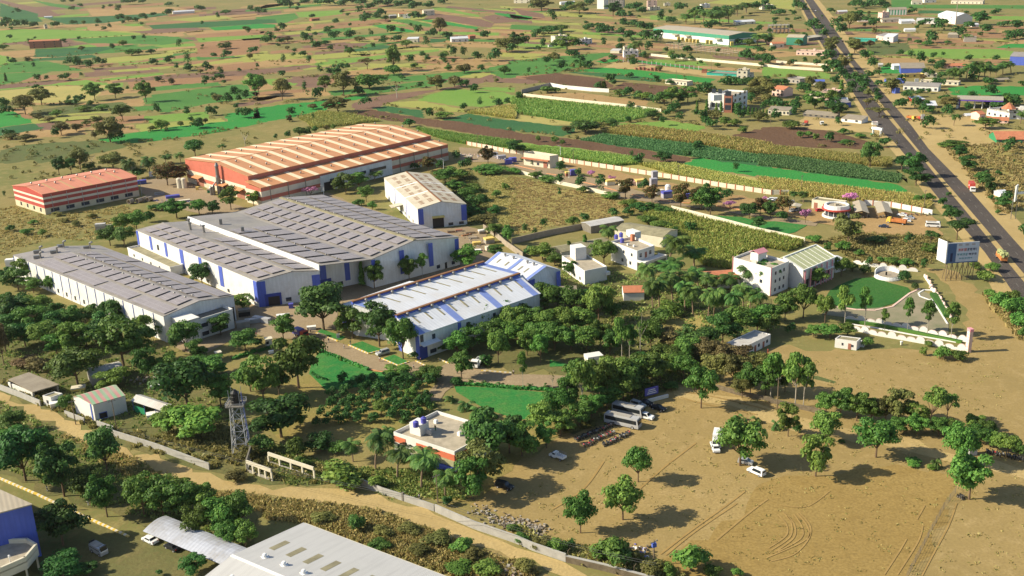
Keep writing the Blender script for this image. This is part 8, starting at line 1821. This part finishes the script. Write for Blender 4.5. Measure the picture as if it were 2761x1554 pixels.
d4 590,140,270,270,Rm 500,475,370,310,Rm 1090,290,330,360,Rm 1890,380,370,290,Rm 2000,700,430,430,Rm 765,140,70,90,Sm 1460,340,110,110,Sm 1675,390,170,120,Sm 2280,220,160,220,Rm 2380,260,170,220,Rm 2480,290,150,150,Rm 2100,160,150,250,Rm 1450,360,50,160,Bl 1640,400,40,130,Bl
d3 1235,530,310,240,Rm 1085,900,370,350,Rm 672,1030,370,280,Rm 2230,370,420,420,Rm 590,1170,90,110,Rd 470,1230,140,140,Bm 400,1180,90,110,Bm 300,1180,100,180,Bo 1010,1340,240,330,Bm 880,1280,130,250,Bm 1150,1330,150,230,Bo 870,1170,70,70,Rm 1750,1400,220,330,Bm 1540,1450,110,150,Bm 1380,1440,110,220,Bo 1950,1450,90,150,Bm 2200,1450,70,110,Bm 130,1400,110,200,Bo 340,200,240,220,Rm 100,280,300,330,Rm 10,1020,70,130,Bm 90,1110,70,160,Bm
c1 80,330,220,260,Rd 230,260,180,220,Rd 70,240,170,220,Rm 200,330,220,250,Rd 380,270,180,230,Rm 500,330,180,220,Rm 330,430,230,260,Rm 120,460,200,240,Rd 560,430,200,240,Rd 700,400,200,230,Rm 860,330,150,200,Rm 250,560,200,250,Rd 60,620,220,220,Rd 430,560,200,240,Rm 760,640,280,240,Rl 650,600,220,230,Rm 560,650,200,200,Rm 960,580,230,240,Rd 850,560,180,200,Rd 1000,400,170,180,Bd 1000,330,190,170,Rd 1140,330,210,220,Rd 1210,760,430,440,Rm 1350,530,250,260,Rm 760,930,290,380,Rm 1440,880,270,200,Rm 1690,850,200,200,Rm 1820,610,260,230,Rm 2160,450,170,200,Rm 1930,700,180,170,Rm 1640,480,140,140,Rm 1710,600,150,100,Rm 1840,1190,430,460,Rd 2160,1150,270,260,Rm 2400,600,170,260,Rm 2520,560,90,120,Rd 1110,980,170,280,Rm 1890,1450,260,470,Rl 1650,1420,220,250,Rm 2020,860,170,330,Rm 2450,1000,260,250,Rm 380,800,120,250,Bw 250,760,80,220,Bw 650,1210,150,120,Rm 850,1230,130,100,Rm 490,950,100,130,Zo 2370,200,130,180,Rm 2500,140,110,120,Rm 40,740,350,140,Rw
c2 665,400,400,440,Rd 270,500,220,220,Rm 950,480,260,220,Rm 1210,560,380,300,Rd 1440,680,350,240,Rm 420,970,480,430,Rm 80,1120,420,280,Rm 230,1050,300,190,Rd 250,1450,350,480,Rd 2010,880,240,210,Rm 1700,900,130,220,Rm 1380,870,110,220,Rm 1540,680,70,100,Rw 1890,520,210,180,Rm 2050,480,200,210,Rm 2220,420,230,220,Rm 2400,340,220,260,Rm 2500,420,220,220,Rm 1970,640,190,220,Rm 2120,600,200,200,Rm 2300,560,230,220,Rm 2470,560,210,200,Rm 2370,730,280,180,Rm 1820,600,70,130,Bd 2270,750,100,150,Rm 1920,1100,130,160,Sm 2060,1170,150,190,Sm 2190,1250,200,220,Sm 2330,1250,130,160,Sm 1290,1420,140,160,Sm 1460,1290,100,130,Sm 1600,1240,120,150,Sm 1730,1150,90,120,Sm 2390,960,90,100,Sm 2240,930,60,90,Sm 2100,910,50,60,Sm 1960,930,60,110,Qd 835,700,45,30,Km 1310,820,35,30,Km
d2 2280,330,480,480,Rd 2480,250,330,360,Rd 2200,580,400,380,Ro 2120,700,370,330,Rm 950,330,230,230,Pm 1170,410,430,330,Pm 1385,495,340,310,Pm 1620,590,400,340,Pm 1850,670,290,260,Pm 640,230,170,260,Bd 410,300,190,170,Bm 800,250,110,150,Bm 850,560,190,420,Bm 1190,590,110,180,Bm 460,380,90,150,Bm 60,250,160,190,Bd 1870,760,90,110,Bd 1000,1010,150,150,Bd 650,920,80,220,Bo 1250,1050,80,200,Bo 1500,1030,80,210,Bo 1780,1120,90,240,Bo 2020,1210,110,230,Bm 2120,1280,90,190,Bo 1200,1180,70,180,Bm 1600,1230,80,200,Bo 2250,1420,90,220,Bm 2000,1400,60,240,Bl
d1 255,520,460,430,Rd 480,440,380,260,Rm 630,670,490,420,Rd 1050,430,400,330,Rd 880,700,260,330,Rm 1050,870,380,300,Rm 1410,860,350,330,Rm 1600,860,340,360,Rm 1800,900,330,330,Rm 2000,900,300,330,Rm 1950,1050,300,330,Rm 2150,1050,330,330,Rm 2350,1000,340,300,Rm 2400,1160,230,260,Rm 2250,1160,220,260,Rm 1700,700,190,300,Rm 620,1150,360,460,Rd 620,1450,170,380,Rd 870,1440,110,220,Rd 1900,1420,150,250,Rd 1560,1450,60,90,Rd 120,150,140,300,Rm 120,60,200,260,Rm 2450,300,110,200,Bo 2300,520,90,200,Bo'''
TONE={'d':'leaf_dark','m':'leaf_mid','o':'leaf_olive','w':'leaf_brown','l':'leaf_lime','p':'leaf_pink','t':'leaf_teal'}
TL={'d':'dark green','m':'green','o':'olive','w':'brownish','l':'bright green','p':'pink','t':'emerald'}
recs=[]
for ln in TREES.split('\n'):
    r,*it=ln.split(' ')
    for s in it:
        x,y,h,w_,c=s.split(','); recs.append((r,float(x),float(y),float(h),float(w_),c[0],c[1]))
# rows of young trees in the orchard above the orange banded house
og=random.Random(5)
for j in range(7):
    for i in range(9):
        x=430+i*148+(j%2)*60+og.uniform(-25,25); y=1340-j*62-i*9+og.uniform(-12,12)
        if x+y*.55>2450-j*20 or x<430+j*70 or y<985-(x-430)*.09: continue
        recs.append(('c2',x,y,og.uniform(100,140),og.uniform(95,140),'R',og.choice('mlll')))
for r,x0_,x1_,y0_,y1_,n in(('a1',0,2538,60,1400,55),('a2',0,2538,60,950,50),('a3',0,2538,60,720,75),('a3',1500,2538,850,1200,18),('a4',0,900,100,1150,55),('a4',900,2538,60,1100,75),('b4',1750,2500,0,700,14),('b1',0,1500,0,330,12)):
    for i in range(n):
        y=og.uniform(y0_,y1_); h=(28+y*.055)*og.uniform(.6,1.35)
        recs.append((r,og.uniform(x0_,x1_),y,h,h*og.uniform(.8,1.5),og.choice('RRRRB'),og.choice('ddmmooow')))
rec2=[]
for r,x,y,h,w_,k,tn in recs:
    p=P(r,x,y); vs,hs=vscale(p); f_=1.14 if r[0]=='a' else 1.14 if r in('c1','c2','c3') and k=='R' else 1; tn='o' if tn=='d' and r[0]=='a' and og.random()<.35 else 'm' if tn=='d' and r[0]=='a' and og.random()<.5 else tn; H=h/KY/vs*(1.04 if f_>1 else 1); Wd=w_/KX/hs*f_; px,py=Z(r,x,y); rec2.append(dict(p=p,H=H,W=Wd,k=k,tn=tn,px=px,py=py,a=h*w_,hp=h,wp=w_))
# what each tree stands by
LM=[('the small red banded shed',190,480),('the orange roofed factory',750,440),('the long low solar shed',330,740),('the left office block',530,860),('the big solar shed',900,600),('the cream roofed shed',1140,520),('the twin stepped roof factory',1180,800),('the third gable shed',1430,720),('the balustraded white house',1710,680),('the white cistern house',1580,720),('the pink edged white building',2040,690),('the green roofed hall',2170,690),('the round reception',2255,570),('the gate house',1450,430),('the piered wall',1750,465),('the white school block',1960,265),('the green white warehouse',1880,100),('the concrete frame',1880,135),('the walled bare plot',1600,265),('the teal enclosure',1930,200),('the far brick shed',120,120),('the highway gap lorry',2290,155),('the peach house',2235,265),('the truck yard',2190,330),('the right palm cluster',2610,200),('the fuel canopy',2630,280),('the blue yellow shops',2460,195),('the big white hall',2550,50),('the billboard',2590,690),('the round lawn',2330,800),('the scalloped walls',2400,910),('the small field hut',2285,920),('the long white quarters',2030,925),('the car park coaches',1680,1130),('the blue sign board',1755,1060),('the orange banded house',1170,1180),('the water tower',655,1120),('the striped roof shed',280,1080),('the flat slab shed',90,1040),('the lane ruin',760,1260),('the carport',500,1470),('the bottom left block',50,1430),('the bottom grey roof',850,1480),('the emerald lawn',1370,1080),('the forecourt lawns',970,950),('the open field',1750,1330),('the tin booth',2610,1225),('the wire fence',2520,1400),('the sandy track',2250,1190),('the rubble heap',1390,1420),('the ploughed field',1560,220),('the far grove',1060,40),('the white farm sheds',1200,110),('the top edge block',1650,20),('the tan gabled farmhouse',1155,40),('the upper left fields',320,170),('the emerald strip',620,340),('the yellow field',180,260),('the left crop grid',50,400),('the dark cane',1240,310)]
SZ=lambda d:'tall' if d['H']>9.5 else 'low' if d['H']<4 else ''
KN={'R':'broadleaf tree','T':'slim tall tree','A':'spreading acacia','B':'bush','K':'column shaped tree','F':'flowering tree','Z':'nearly bare tree','P':'coconut palm','S':'young palm','Q':'clipped globe shrub','G':'orange flecked tree'}
CATN={'R':'tree','T':'tree','A':'tree','B':'bush','K':'tree','F':'tree','Z':'tree','P':'palm','S':'palm','Q':'shrub','G':'tree'}
OBN={'G':'flame_tree'}
ORD=['nearest','second nearest','third nearest','fourth nearest','fifth nearest','sixth nearest','seventh nearest','eighth nearest','ninth nearest','tenth nearest']
def rel(d,l):
    dx,dy=d['px']-l[1],d['py']-l[2]
    if abs(dx)>abs(dy)*1.6: return 'left of' if dx<0 else 'right of'
    return 'beyond' if dy<0 else 'in front of'
# only the 300 largest of a kind stand as single things; the rest of that kind is one mass
bykind={}
for d in rec2: bykind.setdefault('tree' if d['k'] in'RG' else d['k'],[]).append(d)
single=[];mass=[]
for k,l in bykind.items():
    l.sort(key=lambda d:-d['a']); single+=l[:300]; mass+=[(k,d) for d in l[300:]]
used_=set(); grp={}
for d in single:
    l=min(LM,key=lambda q:(q[1]-d['px'])**2+((q[2]-d['py'])*1.6)**2); d['l']=l; d['rel']=rel(d,l); d['dist']=(l[1]-d['px'])**2+((l[2]-d['py'])*1.6)**2
    look=' '.join(x for x in(SZ(d),TL[d['tn']] if d['k'] not in'GZ' else '') if x); d['base']='%s %s'%(look,KN[d['k']]) if look else KN[d['k']]; grp.setdefault((d['base'],d['rel'],l[0]),[]).append(d)
for (b,rl,l),v in grp.items():
    v.sort(key=lambda d:d['dist'])
    for i,d in enumerate(v): d['label']=('%s %s %s'%(b,rl,l) if len(v)==1 else '%s, %s of those %s %s'%(b,ORD[i] if i<10 else 'farthest',rl,l)).strip()
TP={}
def plant(d):
    k=d['k']; kk='R' if k=='G' else k; v=random.randrange(NV[kk]); crown,trunk,nm=PRO['%s%d'%(kk,v)]; nm=OBN.get(k,nm)
    t=bpy.data.objects.new(nm,None); COL.objects.link(t); t.location=d['p']; t.rotation_euler=(0,0,random.uniform(0,6.28)); t.empty_display_size=.2
    s_=1.15 if kk=='P' and d['py']<1000 else 1.0; W_=d['W']/PW[kk]*s_; t.scale=(W_,W_,d['H']*1.03*s_)
    for me,n_ in((trunk,'trunk'),(crown,'fronds' if kk in'PS' else 'crown')):
        o=bpy.data.objects.new(n_,me); COL.objects.link(o); o.parent=t
        if n_=='crown':
            mt='leaf_gulmohar' if k=='G' else TONE[d['tn']]; o.material_slots[0].link='OBJECT'; o.material_slots[0].material=MAT[mt]
    tag(t,d['label'],CATN[k],{'P':'coconut palms','B':'bushes','S':'young palms','K':'column shaped trees'}.get(k,'trees'))
for d in single: plant(d)
def crownmass(name,ds,per=46):
    cs=[];rs=[];S=[]
    for d in ds:
        p=np.array(d['p']); n=7
        for i in range(n):
            a=rng.uniform(0,6.28); q=rng.uniform(.1,.3)*d['W']; cs.append(p+np.array([math.cos(a)*q,math.sin(a)*q,d['H']*rng.uniform(.3,.8)])); rs.append(np.array([d['W']*.28,d['W']*.28,d['H']*.25])); S.append(d['W']*.075)
    C,N_,s=blobs(cs,rs,per,1.0); s*=np.repeat(S,per); o=bpy.data.objects.new(name,leafmesh(name,C,N_,s,MAT['leaf_dark'])); COL.objects.link(o); o['kind']='stuff'
kinds={}
for k,d in mass: kinds.setdefault(k,[]).append(d)
for k,v in kinds.items(): crownmass('distant_trees' if k!='B' else 'distant_bushes',v)
# ---------------------------------------------------------------- low growth nobody could count
def inpoly(pts,n):
    a=np.array([(p.x,p.y) for p in pts]); lo=a.min(0);hi=a.max(0); out=[]; tot=0
    while tot<n:
        q=rng.uniform(lo,hi,size=(n*2,2)); x,y=q[:,0],q[:,1]; c=np.zeros(len(q),bool); j=len(a)-1
        for i in range(len(a)):
            c^=((a[i,1]>y)!=(a[j,1]>y))&(x<(a[j,0]-a[i,0])*(y-a[i,1])/(a[j,1]-a[i,1]+1e-12)+a[i,0]); j=i
        out.append(q[c]); tot+=c.sum()
    return np.concatenate(out)[:n]
def tufts(name,pts,n,h,w_,mat,lean=.35,z0=0,clump=None):
    q=inpoly(pts,n)
    if name in('cane_field','crop_rows'):
        n=int(n*1.8); w_*=.62; q=inpoly(pts,n); e=pts[1]-pts[0]; e=np.array([-e.y,e.x])/math.hypot(e.x,e.y); s=q@e; q=q+e*((np.round(s/1.6)*1.6-s)*.8+rng.normal(size=n)*.12)[:,None]
    if clump:
        k=rng.integers(0,len(q),size=n//clump+1); q=q[k][rng.integers(0,len(k),size=n)]+rng.normal(size=(n,2))*w_*1.1
    B=np.c_[q,np.full(len(q),z0)]; a=rng.uniform(0,6.28,len(q)); U=np.c_[np.cos(a),np.sin(a),np.zeros(len(q))]*(w_*rng.uniform(.6,1.3,len(q)))[:,None]
    T=B+np.c_[rng.normal(size=(len(q),2))*h*lean,h*rng.uniform(.5,1.15,len(q))]
    V=np.stack([B-U*.5,B+U*.5,T+U*.5,T-U*.5],1).reshape(-1,3); n_=len(q)
    me=bpy.data.meshes.new(name); me.vertices.add(4*n_); me.vertices.foreach_set('co',V.astype(np.float32).ravel()); me.loops.add(4*n_); me.loops.foreach_set('vertex_index',np.arange(4*n_,dtype=np.int32)); me.polygons.add(n_); me.polygons.foreach_set('loop_start',np.arange(0,4*n_,4,dtype=np.int32)); me.polygons.foreach_set('loop_total',np.full(n_,4,dtype=np.int32)); me.materials.append(MAT[mat]); me.update(calc_edges=True)
    o=bpy.data.objects.new(name,me); COL.objects.link(o); o['kind']='stuff'; return o
tufts('cane_field',pl('b3','1290,690 1560,660 2000,775 2440,880')+pl('b4','110,905 390,970 340,1000')+pl('b3','2700,1050 2500,1010 2200,1080 2150,1220 1880,1190 1660,1000 1600,880 1400,800'),11000,2.1,.6,'cane_mix')
for s in('b4|-60,338 0,340 800,432 1400,502 1640,582 1600,640 1240,605 1000,570 -60,470','b4|-60,15 0,20 400,60 960,120 1250,150 1240,220 1000,210 500,148 -60,92'):
    r,q=s.split('|'); tufts('cane_field',pl(r,q),9000,1.9,.5,'cane_leaf')
tufts('cane_field',pl('b3','1000,205 1240,200 1600,300 2050,410 2538,470 2538,430 2050,300 1600,205 1180,200'),9000,2.0,.5,'cane_leaf')
tufts('cane_field',pl('b3','-20,32 60,22 600,68 1180,140 1230,196 1000,210 500,135 60,62'),9000,2.0,.5,'cane_green')
tufts('cane_field',pl('a2','1560,1257 2000,1327 2538,1394 2538,1448 2050,1410 1880,1380 1720,1330'),7000,2.0,.55,'cane_green')
tufts('cane_field',pl('a2','420,1165 620,1102 880,1122 1220,1190 1050,1205 880,1230 560,1258 500,1200'),5000,2.2,.6,'cane_leaf')
tufts('cane_field',pl('a2','2060,1110 2538,1042 2538,1168 2200,1120'),4000,2.2,.7,'cane_leaf')
tufts('cane_field',pl('a3','0,962 300,988 1130,1067 1450,1087 1300,1150 1100,1192 650,1200 400,1165 0,1105'),8000,2.2,.7,'cane_green')
tufts('cane_field',pl('a3','880,1300 1150,1234 1830,1312 2538,1418 2538,1528 2200,1476 1700,1396'),8000,2.2,.7,'cane_leaf')
tufts('crop_rows',pl('b4','-60,97 0,92 500,152 960,212 1050,252 1350,302 1310,378 700,308 280,248 -60,203'),8000,1.1,.6,'crop_dark_leaf')
tufts('crop_rows',pl('a3','660,1370 900,1312 1700,1402 2200,1482 2530,1540 2500,1600 2000,1568 1730,1530 1000,1420'),7000,1.1,.6,'crop_dark_leaf')
tufts('dry_grass',pl('b3','-20,310 220,350 500,430 1000,520 1300,560 1150,700 700,745 -20,890'),14000,.35,.45,'straw_leaf',clump=6)
tufts('dry_grass',pl('b2','2270,300 2560,330 2560,880 2330,780 2200,500'),6000,.35,.45,'straw_leaf',clump=6)
tufts('scrub_growth',pl('d1','2100,620 2538,680')+pl('d2','350,710 700,750 1180,820 1700,1010 2000,1150 2538,1330')+pl('d3','300,1450')+pl('d2','1900,1450 800,1045 465,925 150,900')+pl('d1','2400,700'),16000,.8,.42,'weed_leaf',clump=12)
tufts('scrub_growth',pl('d1','540,40 900,170 1290,320 1700,510 2100,630 2500,720 2300,700 1700,640 1200,450'),3500,.8,.5,'weed_leaf',clump=20)
tufts('scrub_growth',pl('b1','-100,640 150,600 440,700 1200,600 1500,700 1250,860 900,960 500,900 100,1080 -100,1100'),9000,.6,.45,'weed_leaf',clump=10)
tufts('scrub_growth',pl('b4','500,960 900,860 1700,900 1900,1000 1700,1100 1560,1220 1040,1180 860,1150 700,1000'),9000,.8,.45,'weed_leaf',clump=10)
tufts('scrub_growth',pl('b4','1750,20 2538,-20 2538,600 2330,700 2100,430'),9000,1.0,.5,'weed_leaf',clump=12)
tufts('scrub_growth',pl('c4','2150,60 2250,200 2400,380 2538,520 2600,300 2400,100'),4000,1.2,.6,'weed_leaf',clump=20)
tufts('scrub_growth',pl('d3','0,1080 530,1290 1290,1460 1700,1480 1400,1330 900,1200 400,1130 60,960'),4000,.9,.5,'weed_leaf',clump=20)
tufts('scrub_growth',pl('c1','-100,900 600,1000 1000,1380 1800,1400 2400,1300')+pl('d2','0,200 600,350 1000,520 500,560')+pl('d1','2200,430 1300,180'),6000,.9,.5,'weed_leaf',clump=20)
# field edges of the far plain: rough bunds
bl=[('a1',s) for s in('0,435 600,395 1400,340 2000,310','330,560 900,535 1200,500 1700,520 2300,430','0,640 300,595 560,565','940,800 1600,760 2538,680','0,840 760,775','1400,1110 2100,1030 2538,960','900,1405 1700,1370 2538,1210','0,1350 300,1400 900,1370','600,690 1100,650 1700,610','0,1085 400,1030 900,1000','100,1160 700,1080 1400,1090')]+[('a2',s) for s in('0,400 700,440 1100,480','0,600 600,620 1300,590 2000,600','200,790 700,735','900,790 1300,740','0,1030 700,980 1300,900 2000,760','350,1160 900,1110 1500,1190','1270,1030 1650,1070 2040,1100 2400,1040','600,500 1000,520 1500,560','1400,480 2000,440 2400,420','1300,690 2000,670 2538,620')]+[('a3',s) for s in('0,760 400,715 900,690','0,610 400,580 700,540','380,830 860,880 1400,930','1000,1210 1500,1170 1900,1230','0,1270 500,1340 700,1370','550,690 900,640 1200,585','1000,725 1500,810 1900,820')]+[('a4',s) for s in('950,440 1400,420 2200,470','1100,560 2000,600','850,300 1400,330 2100,320','0,745 600,760','40,590 600,640')]
mb_pts=[]
for r,s in bl:
    ln=pl(r,s)
    for a,b in zip(ln,ln[1:]):
        n=max(2,int((b-a).length/4))
        for i in range(n):
            if random.random()<.62: mb_pts.append(np.array(a.lerp(b,random.random()))+np.array([random.gauss(0,1.6),random.gauss(0,1.6),.6]))
# loose scrub over the plain
for r,q,n in(('a1','0,30 2538,30 2538,1450 0,1450',130),('a2','0,30 2538,60 2538,1200 1500,1150 900,1080 0,1000',110),('a3','0,60 2400,60 2538,1200 0,1200',170),('a4','500,60 2538,60 2538,1450 1700,1400',150),('b1','0,0 1700,0 1300,200 0,350',90)):
    # even over the picture rather than over the ground
    xs=[tuple(map(float,t.split(','))) for t in q.split()]
    for i in range(n):
        x=random.uniform(min(a for a,_ in xs),max(a for a,_ in xs)); y=random.uniform(min(b for _,b in xs),max(b for _,b in xs)); p=P(r,x,y); mb_pts.append(np.array(p)+np.array([0,0,.6]))
rs=[np.array([1.6,1.6,1.1])*random.uniform(.4,1.7) for _ in mb_pts]
C,N_,s=blobs(mb_pts,rs,30,.5)
o=bpy.data.objects.new('scrub',leafmesh('scrub',C,N_,s,MAT['leaf_olive'])); COL.objects.link(o); o['kind']='stuff'

for s in('c1|-200,100 300,300 900,250 1300,420 1700,600 1500,800 1900,800 2300,1300 1800,1420 900,1380 500,1150 0,960','d1|-200,-350 0,-250 540,30 900,180 1290,330 1700,510 2100,640 2350,800 2250,1150 1300,850 600,600 0,400','c3|-500,200 0,60 400,0 900,60 1300,220 1250,330 1500,520 2100,600 2250,640 2000,925 1560,925 1250,1080 900,1330 500,60','b3|500,1080 900,1220 1300,1300 1900,1260 2200,1290 2600,1800 2250,1860 1350,1650 400,1350','b2|1700,260 2100,260 2250,500 2330,780 2060,790 2050,580','d2|0,100 600,330 1000,400 1900,430 2100,700 1300,680 1000,520 300,560'):
    r,t_=s.split('|'); tufts('undergrowth',pl(r,t_),7000,.6,.45,'under_leaf',clump=6)
tufts('weeds',pl('c3','1560,960 2000,960 2600,700')+pl('c4','690,640 1960,640 2200,200')+pl('d4','2538,500 2538,1450')+pl('d3','1290,1430 530,1280 60,1000')+pl('d3','100,500')+pl('c3','900,1430'),5000,.22,.4,'weed_leaf',clump=5)
# ================================================================ AIR
mb=MB(); x0_,x1_,y0_,y1_,z0_,z1_=-9500,9500,-1700,17500,-1,140
mb.prism([(x0_,y0_),(x1_,y0_),(x1_,y1_),(x0_,y1_)],z0_,z1_); m=bpy.data.materials.new('haze'); m.use_nodes=True; t=m.node_tree; t.nodes.remove(t.nodes['Principled BSDF'])
v=t.nodes.new('ShaderNodeVolumePrincipled'); v.inputs['Color'].default_value=(.82,.81,.78,1); v.inputs['Density'].default_value=.00003; v.inputs['Anisotropy'].default_value=.3; t.links.new(v.outputs[0],t.nodes['Material Output'].inputs['Volume'])
o=mb.build('haze',m); o['kind']='stuff'
